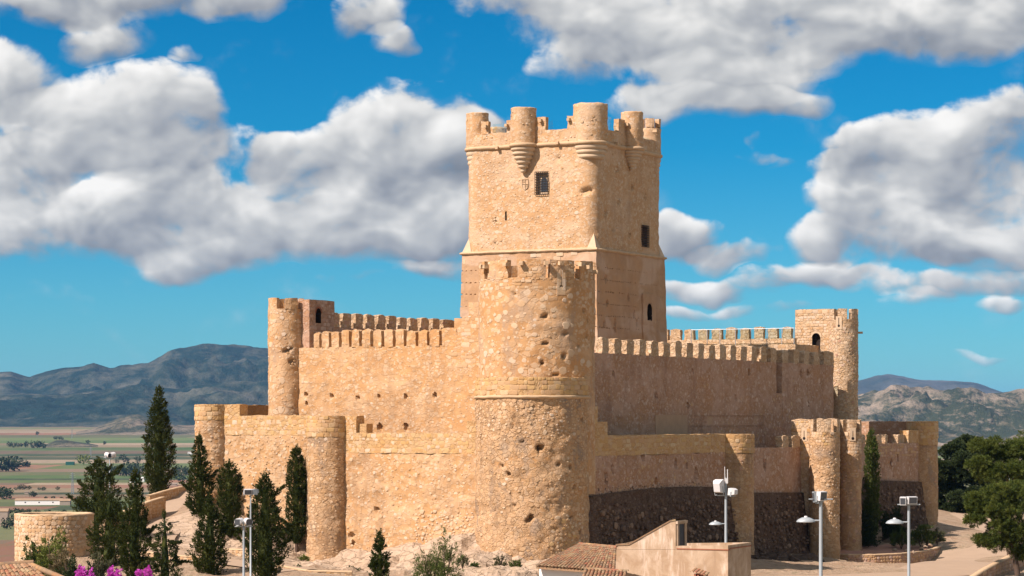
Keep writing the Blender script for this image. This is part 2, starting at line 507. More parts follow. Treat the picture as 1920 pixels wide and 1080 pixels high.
def stone_mat(name, cols):
    m, t, b = newmat(name)
    oi = t.n('ShaderNodeObjectInfo'); ge = t.n('ShaderNodeNewGeometry')
    r = t.m('FRACT', t.m('ADD', oi.outputs['Random'], ge.outputs['Random Per Island']))
    k = len(cols)
    c = t.ramp(r, [(i / (k - 1), x) for i, x in enumerate(cols)])
    p = ge.outputs['Position']
    n = t.noise(p, 9.0, 4, .7)
    c = t.mix(t.m('MULTIPLY', t.rng(n, .35, .75), .25), c, tuple(x * .7 for x in cols[0]))
    n2 = t.noise(p, 2.5, 3, .6)
    c = t.mix(t.m('MULTIPLY', t.rng(n2, .5, .7), .35), c, tuple(x * .8 for x in cols[1]))
    t.link(c, b.inputs['Base Color'])
    setbump(t, b, t.noise(p, 12., 5, .7), .8, .03)
    return m
stone_mat('stone_pale', [(.50, .345, .20), (.55, .41, .26), (.58, .44, .29), (.52, .365, .215), (.57, .46, .34), (.51, .385, .265)])
stone_mat('stone_tan', [(.44, .27, .13), (.48, .31, .165), (.52, .36, .21), (.45, .285, .15), (.50, .34, .19)])
stone_mat('stone_ochre', [(.48, .29, .11), (.52, .35, .16), (.44, .26, .11), (.55, .42, .26), (.50, .32, .135)])
stone_mat('stone_shade', [(.38, .23, .145), (.46, .29, .195), (.55, .41, .31), (.43, .265, .175), (.34, .20, .13)])  # stones for those walls, shade likewise put into their colour
stone_mat('stone_dark', [(.10, .06, .04), (.14, .09, .06), (.19, .13, .09), (.08, .05, .032)])
stone_mat('stone_dim', [(.20, .13, .085), (.26, .18, .12), (.16, .10, .065), (.23, .155, .10)])
stone_mat('stone_ashlar', [(.50, .36, .225), (.56, .42, .28), (.53, .40, .27), (.58, .46, .33)])

def plain_mat(name, col, rough_=.85, var=.25, scale=3.0, bump=.02, metal=0.0, spec=.2, stretch=(1, 1, 1), col2=None):
    m, t, b = newmat(name)
    p = t.v('MULTIPLY', pos(t), stretch)
    n = t.noise(p, scale, 5, .65)
    c2 = col2 or tuple(x * .55 for x in col)
    c = t.mix(t.m('MULTIPLY', t.rng(n, .38, .72), var if col2 is None else 1.0), col, c2)
    t.link(c, b.inputs['Base Color'])
    b.inputs['Roughness'].default_value = rough_
    b.inputs['Metallic'].default_value = metal
    b.inputs['Specular IOR Level'].default_value = spec
    if bump: setbump(t, b, t.noise(p, scale * 6, 4, .6), .6, bump)
    return m
plain_mat('ashlar', (.54, .41, .27), var=.35, scale=2.2)
plain_mat('mould', (.52, .37, .22), var=.5, scale=1.6, bump=.03)
plain_mat('iron', (.035, .03, .028), .6, .3, 6, 0, .6)
plain_mat('dark_inside', (.03, .022, .017), .95, .3, 2)
plain_mat('wood_door', (.12, .065, .035), .8, .4, 4, .01, stretch=(6, 6, .6))
m, t, b = newmat('plaster')
p = pos(t)
c = t.mix(t.rng(t.noise(p, .9, 5, .65, .5), .42, .60), (.36, .25, .155), (.46, .345, .235))
c = t.mix(t.m('MULTIPLY', t.rng(t.noise(t.v('MULTIPLY', p, (1.6, 1.6, .35)), 1.3, 5, .65, .4), .53, .66), .75), c, (.62, .50, .385))
c = t.mix(t.m('MULTIPLY', t.rng(t.noise(t.v('MULTIPLY', p, (3, 3, .3)), 1.1, 5, .7), .56, .72), .5), c, (.22, .15, .095))
t.link(c, b.inputs['Base Color'])
setbump(t, b, t.noise(p, 14, 4, .7), .5, .012)
plain_mat('plaster_pale', (.46, .36, .26), .9, .5, 1.5, .01)
plain_mat('whitewash', (.78, .76, .72), .85, .15, 1.5, .008)
plain_mat('galvanized', (.34, .38, .40), .45, .2, 4, 0, .55, .4)
plain_mat('lamp_white', (.60, .60, .58), .4, .1, 4, 0, 0, .4)
plain_mat('lamp_grey', (.33, .37, .38), .5, .15, 4, 0, .2, .4)
plain_mat('lamp_black', (.03, .03, .035), .5, .2, 4, 0)
plain_mat('brick_red', (.30, .12, .065), .9, .4, 5)
plain_mat('shed_roof', (.30, .21, .13), .9, .35, .2)
plain_mat('green_paint', (.02, .10, .075), .7, .2, 1)
plain_mat('bark', (.10, .07, .05), .95, .5, 5, .03, stretch=(1, 1, .25))
plain_mat('road_tan', (.36, .265, .18), .95, .22, .5, .01)
plain_mat('road_shade', (.30, .24, .185), .95, .25, .5, .01)
plain_mat('gravel_red', (.40, .22, .15), .95, .35, 2.0, .02)
plain_mat('cement', (.33, .27, .21), .9, .35, 1.2, .01)

def tile_mat(name, cols):
    m, t, b = newmat(name)
    oi = t.n('ShaderNodeObjectInfo'); ge = t.n('ShaderNodeNewGeometry')
    r = t.m('FRACT', t.m('ADD', oi.outputs['Random'], ge.outputs['Random Per Island']))
    k = len(cols)
    c = t.ramp(r, [(i / (k - 1), x) for i, x in enumerate(cols)])
    p = ge.outputs['Position']
    c = t.mix(t.m('MULTIPLY', t.rng(t.noise(p, 6., 5, .7), .42, .62), .65), c, (.14, .11, .075))
    c = t.mix(t.m('MULTIPLY', t.rng(t.noise(p, 2.1, 4, .7), .55, .66), .6), c, (.33, .27, .15))
    t.link(c, b.inputs['Base Color'])
    setbump(t, b, t.noise(p, 25., 4, .7), .6, .01)
    return m
tile_mat('roof_tile', [(.25, .13, .065), (.33, .19, .10), (.30, .10, .055), (.36, .25, .14), (.21, .13, .08), (.38, .22, .10)])

# glass: thin, a little green
m, t, b = newmat('glass_panel')
out = [x for x in t.t.nodes if x.type == 'OUTPUT_MATERIAL'][0]
tr = t.n('ShaderNodeBsdfTransparent'); tr.inputs[0].default_value = (.90, .97, .98, 1)
gl_ = t.n('ShaderNodeBsdfGlossy'); gl_.inputs['Color'].default_value = (.8, .95, .95, 1); gl_.inputs['Roughness'].default_value = .05
mx = t.n('ShaderNodeMixShader'); mx.inputs[0].default_value = .06
t.link(tr.outputs[0], mx.inputs[1]); t.link(gl_.outputs[0], mx.inputs[2]); t.link(mx.outputs[0], out.inputs[0])
m, t, b = newmat('window_pane')
b.inputs['Base Color'].default_value = (.05, .06, .07, 1)
b.inputs['Roughness'].default_value = .15
b.inputs['Specular IOR Level'].default_value = .6

def leaf_mat(name, c1, c2, c3, trans=.25):
    m, t, b = newmat(name)
    ge = t.n('ShaderNodeNewGeometry'); oi = t.n('ShaderNodeObjectInfo')
    r = ge.outputs['Random Per Island']
    p = ge.outputs['Position']
    n = t.noise(p, 1.1, 3, .6)
    c = t.mix(r, c1, c2)
    c = t.mix(t.rng(n, .45, .72), c, c3)
    t.link(c, b.inputs['Base Color'])
    b.inputs['Roughness'].default_value = .65
    b.inputs['Specular IOR Level'].default_value = .2
    tr = t.n('ShaderNodeBsdfTranslucent'); t.link(c, tr.inputs[0])
    mx = t.n('ShaderNodeMixShader'); mx.inputs[0].default_value = trans
    out = [x for x in t.t.nodes if x.type == 'OUTPUT_MATERIAL'][0]
    t.link(b.outputs[0], mx.inputs[1]); t.link(tr.outputs[0], mx.inputs[2]); t.link(mx.outputs[0], out.inputs[0])
    return m
leaf_mat('cypress_leaf', (.013, .027, .005), (.047, .062, .010), (.074, .082, .014))
leaf_mat('pine_leaf', (.038, .066, .012), (.095, .120, .020), (.125, .145, .026))
leaf_mat('dark_leaf', (.018, .034, .012), (.045, .065, .020), (.055, .075, .022))
leaf_mat('bush_leaf', (.040, .075, .015), (.10, .13, .025), (.13, .14, .04))
leaf_mat('olive_leaf', (.055, .065, .030), (.11, .115, .06), (.12, .12, .05))
leaf_mat('dry_leaf', (.16, .12, .06), (.24, .19, .10), (.13, .12, .05))
leaf_mat('far_leaf', (.030, .050, .020), (.055, .075, .028), (.06, .075, .03))
leaf_mat('bright_leaf', (.10, .14, .025), (.18, .20, .04), (.15, .17, .04))
leaf_mat('magenta_flower', (.52, .05, .42), (.70, .14, .62), (.60, .08, .50), .3)

def rock_mat(name, c1, c2, c3, scale=.9):
    m, t, b = newmat(name)
    p = pos(t)
    pv = t.v('MULTIPLY', p, (1, 1, 2.2))
    n = t.noise(pv, scale, 6, .65, .4)
    n2 = t.noise(p, scale * 6, 5, .7)
    cr = t.voro(t.v('ADD', pv, t.v('MULTIPLY', t.noise(p, 1.5, 3, .5, out='Color'), (.9, .9, .9))), scale * .9, 'DISTANCE_TO_EDGE', 'Distance')
    c = t.mix(t.rng(n, .35, .65), c1, c2)
    c = t.mix(t.m('MULTIPLY', t.rng(n2, .45, .75), .5), c, c3)
    c = t.mix(t.m('MULTIPLY', t.m('SUBTRACT', 1., t.rng(cr, 0, .03)), .4), c, tuple(x * .6 for x in c3))
    t.link(c, b.inputs['Base Color'])
    h = t.m('ADD', t.m('MULTIPLY', n, 1.0), t.m('MULTIPLY', n2, .5))
    h = t.m('ADD', h, t.m('MULTIPLY', t.rng(cr, 0, .05), .4))
    setbump(t, b, h, 1.0, .16)
    return m
rock_mat('dark_rock', (.12, .085, .06), (.085, .058, .042), (.05, .035, .027))  # castle shadow put into the rock colour, darker than the limestone
rock_mat('limestone', (.46, .355, .255), (.40, .295, .195), (.27, .19, .12))

# near ground: dry earth, limestone where it is steep
m, t, b = newmat('hill_ground')
ge = t.n('ShaderNodeNewGeometry'); p = ge.outputs['Position']
n = t.noise(p, .35, 6, .65, .3); n2 = t.noise(p, 2.6, 5, .7)
c = t.mix(t.rng(n, .38, .62), (.36, .265, .175), (.29, .195, .12))
c = t.mix(t.m('MULTIPLY', t.rng(n2, .45, .7), .5), c, (.43, .34, .25))
c = t.mix(t.m('MULTIPLY', t.rng(t.noise(p, .8, 4, .7), .56, .66), .55), c, (.13, .14, .06))
t.link(c, b.inputs['Base Color'])
setbump(t, b, t.m('ADD', n2, t.noise(p, .9, 5, .6)), 1.0, .25)

# plain: field colour is stored per parcel, rows and soil mottling come on top
m, t, b = newmat('fields')
p = pos(t)
at_ = t.n('ShaderNodeAttribute'); at_.attribute_name = 'parcel'
n = t.noise(t.v('MULTIPLY', p, (1, .22, 1)), .012, 6, .65, .3)
c = t.mix(t.m('MULTIPLY', t.rng(n, .35, .7), .35), at_.outputs['Color'], (.20, .155, .095))
c = t.mix(t.m('MULTIPLY', t.rng(t.noise(t.v('MULTIPLY', p, (1, .3, 1)), .03, 4, .7), .54, .64), .5), c, (.10, .115, .05))
t.link(c, b.inputs['Base Color'])

def hill_mat(name, rock, scrub, forest, fs=.004, f_lo=.42, f_hi=.56, dots=.02, rockc=.6):
    m, t, b = newmat(name)
    ge = t.n('ShaderNodeNewGeometry'); p = ge.outputs['Position']
    n = t.noise(p, fs, 6, .62, .4)
    d = t.noise(p, dots, 5, .75)
    c = t.mix(t.rng(n, .40, .6), rock, scrub)
    f = t.rng(t.m('ADD', t.m('MULTIPLY', n, .55), t.m('MULTIPLY', d, .45)), f_lo, f_hi)
    c = t.mix(f, c, forest)
    rk = t.rng(t.noise(t.v('MULTIPLY', p, (1, 1, 2.5)), fs * 5, 6, .7), .55, .63)
    c = t.mix(t.m('MULTIPLY', rk, rockc), c, rock)
    t.link(c, b.inputs['Base Color'])
    setbump(t, b, t.m('ADD', t.m('MULTIPLY', n, 2.0), d), 1.0, 18.0)
    return m
hill_mat('shaded_forest_hill', (.095, .095, .070), (.042, .054, .034), (.010, .024, .017), .0022, .40, .54, .012, .22)  # dark woodland, with cloud shadow put into its colours too
hill_mat('rocky_hill', (.27, .22, .165), (.14, .125, .08), (.035, .045, .025), .0035, .44, .53, .02, .5)
hill_mat('far_hill', (.10, .10, .09), (.06, .065, .05), (.035, .045, .035), .001, .4, .6, .004, .2)
hill_mat('bare_hill', (.20, .165, .115), (.10, .095, .055), (.035, .045, .025), .006, .46, .56, .03, .3)

# ------------------------------------------------------------------ stones set into the walls
rng = np.random.default_rng(7)
def wbase(p):
    b = np.zeros(3)
    while p is not None:
        b += np.array(p.location); p = p.parent
    return b
def place(name, me, parent, P, ex, ey, ez):
    """instance mesh me under parent with axes ex, ey, ez (scaled) at world point P"""
    o = bpy.data.objects.new(name, me)
    COL.objects.link(o)
    o.parent = parent
    q = np.asarray(P) - wbase(parent)
    o.matrix_basis = Matrix(((ex[0], ey[0], ez[0], q[0]), (ex[1], ey[1], ez[1], q[1]), (ex[2], ey[2], ez[2], q[2]), (0, 0, 0, 1)))
    return o
def stone_arrays(kind, seed):
    """one rounded stone in unit size: x, y in -.5 .. .5, z proud 0 .. 1"""
    r = np.random.default_rng(seed)
    if kind == 'block':
        k = 8
        a = np.array([-.93, -.5, .5, .93, .93 + 1.28, math.pi - .5 + .0, math.pi + .5, math.pi + .93 + .0])
        sx, sy = .5, .5
        base = np.array([(-.5, -.36), (-.40, -.5), (.38, -.5), (.5, -.37), (.5, .36), (.39, .5), (-.39, .5), (-.5, .38)])
        base = base * (1 + r.uniform(-.10, .04, (k, 1))) + r.uniform(-.045, .045, (k, 2))
    else:
        k = int(r.integers(7, 10))
        a = np.sort(np.linspace(0, 2 * math.pi, k, endpoint=False) + r.uniform(-.22, .22, k))
        rad = .5 * r.uniform(.74, 1.04, k)
        base = np.stack([np.cos(a) * rad, np.sin(a) * rad], 1)
    lv = [(1.04, -1.2), (1.0, .35), (.86, .86 + r.uniform(-.05, .05)), (.5, 1.0)]
    V = []
    for f, z in lv:
        zz = np.full((k, 1), z) + (r.uniform(-.16, .16, (k, 1)) if z > .5 else 0)
        V.append(np.concatenate([base * f, zz], 1))
    V = np.concatenate(V + [np.array([[0, 0, 1.02]])])
    Q = []; T = []
    for l in range(len(lv) - 1):
        for i in range(k):
            j = (i + 1) % k
            Q.append((l * k + i, l * k + j, (l + 1) * k + j, (l + 1) * k + i))
    for i in range(k):
        T.append(((len(lv) - 1) * k + i, (len(lv) - 1) * k + (i + 1) % k, len(lv) * k))
    return V, np.array(Q), np.array(T)
PROTO = {}
NVAR = 9
def proto(kind, mat):
    key = (kind, mat)
    if key not in PROTO:
        L = []
        for i in range(NVAR):
            A = stone_arrays(kind, 100 * (kind == 'block') + i)
            mb = MB(); mb.add(*A)
            L.append((A, mb.mesh('stone', MATS[mat], True)))
        PROTO[key] = L
    return PROTO[key]

class Face:
    """a flat wall face: s runs along dirn from p0, n is the outward normal"""
    def __init__(s, p0, dirn, n, L, batter=0.0, zb=0.0):
        s.p0 = np.asarray(p0, float); s.d = np.asarray(dirn, float); s.nn = np.asarray(n, float); s.L = L; s.bt = batter; s.zb = zb
    def at(s, u, z):
        p = s.p0 + s.d * u
        p = np.array([p[0], p[1], z]) - s.nn * (s.bt * (z - s.zb))
        return p, s.d, s.nn
class DrumFace:
    """curved face: s is arc length from the side that faces the camera (-Y), positive to the right"""
    def __init__(s, cx, cy, R):
        s.cx, s.cy, s.R = cx, cy, R
    def at(s, u, z):
        R = s.R(z) if callable(s.R) else s.R
        f = u / R
        n = np.array([math.sin(f), -math.cos(f), 0])
        return np.array([s.cx + R * n[0], s.cy + R * n[1], z]), np.array([math.cos(f), math.sin(f), 0]), n
def scatter(face, s0, s1, z0, z1, n, w0, w1, mats, kind='field', mask=None, asp=(.65, 1.0), proud=(.03, .07), power=2.0):
    out = []; cell = {}
    tries = 0
    cs = w1
    while len(out) < n and tries < n * 14:
        tries += 1
        s = rng.uniform(s0, s1); z = rng.uniform(z0, z1)
        if mask is not None and not mask(s, z): continue
        w = w0 + (w1 - w0) * rng.uniform() ** power
        w *= 1.0 - .55 * min(1.0, tries / (n * 14.0))
        h = w * rng.uniform(*asp)
        ci, cj = int(s // cs), int(z // cs)
        ok = True
        for i in (-1, 0, 1):
            for j in (-1, 0, 1):
                for (s2, z2, w2, h2) in cell.get((ci + i, cj + j), ()):
                    if abs(s - s2) < .5 * (w + w2) and abs(z - z2) < .5 * (h + h2): ok = False
        if not ok: continue
        cell.setdefault((ci, cj), []).append((s, z, w, h))
        p, t, nn = face.at(s, z)
        out.append((p, t, nn, w, h, rng.uniform(*proud), mats[rng.integers(len(mats))], kind, rng.uniform(-.25, .25) if kind == 'field' else 0.0))
    return out
def course(face, s0, s1, z0, z1, h0, h1, r0, r1, mats, skip=0.0, mask=None, proud=(.03, .07), kind='block', joint=.02, jit=.02):
    out = []
    z = z0
    while z < z1 - .08:
        h = min(rng.uniform(h0, h1), z1 - z)
        if z1 - z - h < .1: h = z1 - z
        s = s0 - rng.uniform(0, h)
        while s < s1:
            w = h * rng.uniform(r0, r1)
            c0, c1 = max(s, s0), min(s + w, s1)
            s += w
            if c1 - c0 < .12: continue
            if rng.uniform() < skip: continue
            sc, zc_ = .5 * (c0 + c1), z + h / 2 + rng.uniform(-jit, jit)
            if mask is not None and not mask(sc, zc_): continue
            p, t, nn = face.at(sc, zc_)
            out.append((p, t, nn, c1 - c0 - joint, h - joint, rng.uniform(*proud), mats[rng.integers(len(mats))], kind, rng.uniform(-.04, .04)))
        z += h
    return out
RDEF = (.05, 1.1, 3)
def add_stones(th, items, rp=RDEF, limit=300, seed=0, pits=()):
    """the largest stones are parts of their own, the remaining small ones one joined part"""
    items = [x for x in items if all(np.linalg.norm(x[0] - c) > max(rx, rz) + .5 * x[3] for c, n_, rx, rz, d_ in pits)]
    if not items: return
    items = sorted(items, key=lambda x: -(x[3] * x[4]))
    P = rough(np.array([x[0] for x in items]), rp[0], rp[1], rp[2])
    mb = MB(); mats = []; used = []
    for i, (p, t, n, w, h, pr, mat, kind, rot) in enumerate(items):
        c, s_ = math.cos(rot), math.sin(rot)
        ex = (t * c + EZ * s_) * w; ey = (EZ * c - t * s_) * h; ez = n * pr * .62
        v = int(rng.integers(NVAR))
        A, me = proto(kind, mat)[v]
        if i < limit:
            place('stone', me, th, P[i], ex, ey, ez)
        else:
            if mat not in used: used.append(mat)
            V = A[0][:, :1] * ex + A[0][:, 1:2] * ey + A[0][:, 2:] * ez + P[i]
            mb.add(V, A[1], A[2], mi=used.index(mat))
    if mb.n:
        part('small_stones', mb, [MATS[m] for m in used], th, True, kind='stuff')

# ------------------------------------------------------------------ castle builders
def merlon_meshes(w, t, h, mats, nvar=4, hump=.10, step=.16, seed=0, amp=.058):
    L = []
    for k in range(nvar):
        mb = MB()
        mb.box((-w / 2, 0, -.04), (w, 0, 0), (0, t, 0), (0, 0, h + .04), step, faces='12345')
        V = mb.arrays()[0].copy()
        f = np.clip((V[:, 2] - h * .6) / (h * .4), 0, 1)
        V[:, 2] += f * hump * (1 - (2 * V[:, 0] / w) ** 2)
        V = rough(V + 31.7 * k + seed, amp, 2.2, 5 + k) - 31.7 * k - seed
        L.append(mb.mesh('merlon', MATS[mats], False, V=V))
    return L
def put_merlon(th, me, P, ex, ey, sx=1.0, sz=1.0):
    sz = float(rng.uniform(.90, 1.06)); sx = float(rng.uniform(.94, 1.04))
    return place('merlon', me, th, P, np.asarray(ex) * sx, np.asarray(ey), EZ * sz)

def abwall(th, nm, a0, a1, b0, b1, z0, z1, mat, step=.18, rp=RDEF, faces='12345', smooth=False, pits=None):
    """box aligned with the castle; faces: 1 -b, 2 +b, 3 -a, 4 +a, 5 top"""
    mb = MB()
    mb.box(ab(a0, b0, z0), E1 * (a1 - a0), E2 * (b1 - b0), EZ * (z1 - z0), step, faces)
    V = mb.arrays()[0]
    V = dig(V, pits) if pits else V
    return part(nm, mb, MATS[mat], th, smooth, V=rough(V, *rp))
def dig(V, pits):
    """hollows knocked into the masonry: (centre, inward direction, half width, half height, depth)"""
    V = V.copy()
    for (c, nrm, rx, rz, dep) in pits:
        d = V - np.asarray(c)
        dz = d[:, 2]
        dn = d @ nrm
        tang = np.array([-nrm[1], nrm[0], 0])
        ds = d @ tang
        q = (ds / rx) ** 2 + (dz / rz) ** 2
        sel = (q < 1.6) & (np.abs(dn) < 1.2)
        if not sel.any(): continue
        w = np.clip(1.25 - q[sel] + .35 * fbm(V[sel] * 3.1, 2, 9), 0, 1)
        V[sel] += np.asarray(nrm) * (dep * np.minimum(1, w * 2.4))[:, None]
    return V
def drum_phi(cx, cy, R, px):
    """angle (0 faces the camera, positive right) of the drum's surface seen in photo column px"""
    t = (px - 960) / FPX
    f = 0.0
    for _ in range(40):
        y = cy - R * math.cos(f)
        sv = (t * y - cx) / R
        f = math.asin(max(-.999, min(.999, sv)))
    return f
def drum_pt(cx, cy, R, px, py):
    f = drum_phi(cx, cy, R, px)
    p = np.array([cx + R * math.sin(f), cy - R * math.cos(f), 0])
    p[2] = z_at(py, p)
    return p, f
def drum(th, nm, cx, cy, Rf, z0, z1, mat, step=.15, rp=RDEF, pits=None, smooth=True, cap=True, full=True):
    R0 = Rf(z0) if callable(Rf) else Rf
    nf = max(16, int(R0 * math.radians(230) / step)); nb = max(8, int(R0 * math.radians(130) / (step * 3)))
    A = np.concatenate([np.linspace(math.radians(-115), math.radians(115), nf, endpoint=False), np.linspace(math.radians(115), math.radians(245), nb, endpoint=False)])
    Z = np.linspace(z0, z1, max(3, int((z1 - z0) / step)))
    R = np.array([Rf(z) if callable(Rf) else Rf for z in Z])[:, None]
    P = np.stack([cx + R * np.sin(A), cy - R * np.cos(A), Z[:, None] + 0 * A], -1)
    mb = MB(); mb.sheet(P, wrap=True)
    if cap:
        k = len(A)
        V = np.concatenate([P[-1], [[cx, cy, z1]]])
        i = np.arange(k)
        mb.add(V, T=np.stack([i, (i + 1) % k, np.full(k, k)], -1))
    V = mb.arrays()[0]
    if pits: V = dig(V, pits)
    return part(nm, mb, MATS[mat], th, smooth, V=rough(V, *rp))
def ring_part(th, nm, cx, cy, prof, mat, seg=64, rp=None, smooth=True, mb=None, a0=0, a1=2 * math.pi):
    own = mb is None
    mb = mb or MB()
    mb.lathe((cx, cy), prof, seg, a0, a1, cap=False)
    if own:
        V = mb.arrays()[0]
        return part(nm, mb, MATS[mat], th, smooth, V=rough(V, *rp) if rp else None)

def perim(A0, A1, B0, B1, r, step, xa=(), xb=()):
    """points (a, b, side, na, nb) round a rounded rectangle, starting on the front (-b) from its left end; n is the outward offset direction"""
    def span(lo, hi, extra, st):
        x = np.linspace(lo, hi, max(2, int((hi - lo) / st) + 1))
        for e in extra:
            x = x[np.abs(x - e) > st * .35]
        return np.unique(np.concatenate([x, [lo, hi], [e for e in extra if lo < e < hi]]))
    fa = span(A0 + r, A1 - r, xa, step)[::-1]; fb = span(B0 + r, B1 - r, xb, step)
    ga = span(A0 + r, A1 - r, (), step * 3); gb = span(B0 + r, B1 - r, (), step * 3)[::-1]
    arc = lambda ca, cb, t0: [(ca + r * math.cos(t), cb + r * math.sin(t), -1, math.cos(t), math.sin(t)) for t in np.linspace(t0, t0 - math.pi / 2, 9)[1:-1]] if r > 0 else []
    f = [(x, B0, 0, 0, -1) for x in fa]; e1 = [(A0, x, 1, -1, 0) for x in fb]
    g_ = [(x, B1, 2, 0, 1) for x in ga]; e2 = [(A1, x, 3, 1, 0) for x in gb]
    if r == 0:
        f[0] = (A1, B0, 0, 1, -1); f[-1] = (A0, B0, 1, -1, -1); e1 = e1[1:]
        e1[-1] = (A0, B1, 1, -1, 1); g_ = g_[1:]; g_[-1] = (A1, B1, 2, 1, 1); e2 = e2[1:-1]
    return np.array(f + arc(A0 + r, B0 + r, 1.5 * math.pi) + e1 + arc(A0 + r, B1 - r, math.pi) + g_ + arc(A1 - r, B1 - r, .5 * math.pi) + e2 + arc(A1 - r, B0 + r, 2 * math.pi))
def sweep(mb, a0, a1, b0, b1, r, prof, step=.2, xa=(), xb=(), holes=()):
    """wall skin: profile (offset, z) swept round the rounded rectangle; holes: (side, lo, hi, zlo, zhi)"""
    q0 = perim(a0, a1, b0, b1, r, step, xa, xb)
    k = len(q0)
    P = np.stack([np.stack([*(ORG[:2, None] + E1[:2, None] * (q0[:, 0] + off * q0[:, 3]) + E2[:2, None] * (q0[:, 1] + off * q0[:, 4])), np.full(k, z)], -1) for off, z in prof])
    keep = None
    if holes:
        nx = np.roll(np.arange(k), -1)
        keep = np.ones((len(prof) - 1, k), bool)
        zz = np.array([z for o_, z in prof]); zm = .5 * (zz[1:] + zz[:-1])
        for side, lo, hi, zl, zh in holes:
            crd = q0[:, 0] if side == 0 else q0[:, 1]
            ins = (crd > lo - 1e-6) & (crd < hi + 1e-6)
            on = ins & ins[nx] & ((q0[:, 2] == side) | (q0[nx, 2] == side))
            keep &= ~(on[None] & ((zm > zl) & (zm < zh))[:, None])
    mb.sheet(P, wrap=True, keep=keep)
    return P

# ------------------------------------------------------------------ the keep
KA0 = 9.0; KB0 = b_at(1118, KA0)
KA1 = a_at(866, KB0); KB1 = b_at(1247, KA0)
KQ = ab(KA0, KB0)[1] / 217.9
KAM, KBM = (KA0 + KA1) / 2, (KB0 + KB1) / 2
keep = thing('castle_keep', 'tallest square stone tower, with round turrets along its parapet and a grilled window', 'castle tower', ab(KAM, KBM, 74))
ZS = z_at(467, ab(KA0, KB0))                                       # string course
zrow = [ZS - 1.65 - 1.11 * i for i in range(11)]
zz = sorted(set(list(np.arange(76, ZS, .30)) + [r + d for r in zrow for d in (-.08, 0, .08)] + [ZS]))
DB = (b_at(1209, KA0), b_at(1218, KA0)); DB = (*DB, z_at(601, ab(KA0, DB[0])), z_at(569, ab(KA0, DB[0])))                   # doorway in the right side
zz = [z for z in zz if all(abs(z - e) > .05 for e in DB[2:])] + list(DB[2:]); zz.sort()
mb = MB()
prof = [((ZS - z) * .022 - .02, z) for z in zz]
sweep(mb, KA0, KA1, KB0, KB1, 0, prof, .125, xb=DB[:2], holes=[(1, DB[0], DB[1], DB[2], DB[3])])
V = mb.arrays()[0]
rv = np.random.default_rng(3)
for r in zrow:
    sel = np.where(np.abs(V[:, 2] - r) < 1e-6)[0]
    pick = sel[(np.arange(len(sel)) % 4 == 0) & (rv.uniform(size=len(sel)) < .8)]
    ctr = ab(KAM, KBM)
    d = ctr - V[pick]; d[:, 2] = 0; d /= np.linalg.norm(d, axis=1)[:, None]
    V[pick] += d * rv.uniform(.10, .30, (len(pick), 1))
nb_ = E1 * 1.0
kp = [(ab(KA0, b_at(px, KA0), z_at(py, ab(KA0, b_at(px, KA0)))), E1, .22, .28, .22) for px, py in ((1135, 522), (1136, 568), (1130, 608), (1151, 605), (1188, 590), (1192, 605), (1151, 619), (1177, 558))]
V = dig(V, kp)
lower = part('lower_shaft', mb, wall_mat('tapia', (.47, .305, .175), (.41, .25, .135), [(.45, .29, .165), (.49, .33, .20)], 1.4, -.8, stain=(.32, .195, .11), stain_amt=.5, bump=.03, speck=.4), keep, False, V=rough(V, .05, .9, 4))
# doorway in the right side
mb = MB(); o = ab(KA0 - .25, DB[0], DB[2])
mb.box(o, E1 * .9, E2 * (DB[1] - DB[0]), EZ * (DB[3] - DB[2]), None, '1245')
mb.box(o, E1 * .9, E2 * (DB[1] - DB[0]), EZ * .01, None, '5')
dr = part('doorway', mb, MATS['dark_inside'], keep)
mb = MB()
ang = np.linspace(0, math.pi, 9)
dw_ = (DB[1] - DB[0]) / 2; zc_ = DB[3] - dw_
arch = [(DB[0] + dw_ - dw_ * math.cos(t), zc_ + dw_ * math.sin(t)) for t in ang]
for side in (0, 1):
    poly = [(DB[side], DB[3])] + [p for p in (arch[:5] if side == 0 else arch[4:][::-1])]
    Vp = [ab(KA0 - .255, b, z) for b, z in poly]
    mb.add(Vp, T=[(0, i, i + 1) for i in range(1, len(poly) - 1)])
part('arch_spandrel', mb, MATS['tapia'], keep)
zd0 = z_at(650, ab(KA0, DB[0])); zd1 = z_at(551, ab(KA0, DB[0]))
mb = MB(); mb.box(ab(KA0 - .27, DB[0] - .9, zd0), E1 * .20, E2 * .885, EZ * (zd1 - zd0), .3); mb.box(ab(KA0 - .27, DB[1] + .015, zd0), E1 * .20, E2 * .9, EZ * (zd1 - zd0), .3)
mb.box(ab(KA0 - .27, DB[0] - .01, zd0), E1 * .20, E2 * (DB[1] - DB[0] + .02), EZ * (DB[2] - zd0), .3); mb.box(ab(KA0 - .27, DB[0] - .01, DB[3] + .03), E1 * .20, E2 * (DB[1] - DB[0] + .02), EZ * (zd1 - DB[3] - .03), .3)
part('door_surround', mb, MATS['tapia'], keep, V=rough(mb.arrays()[0], .03, 1.5, 8))

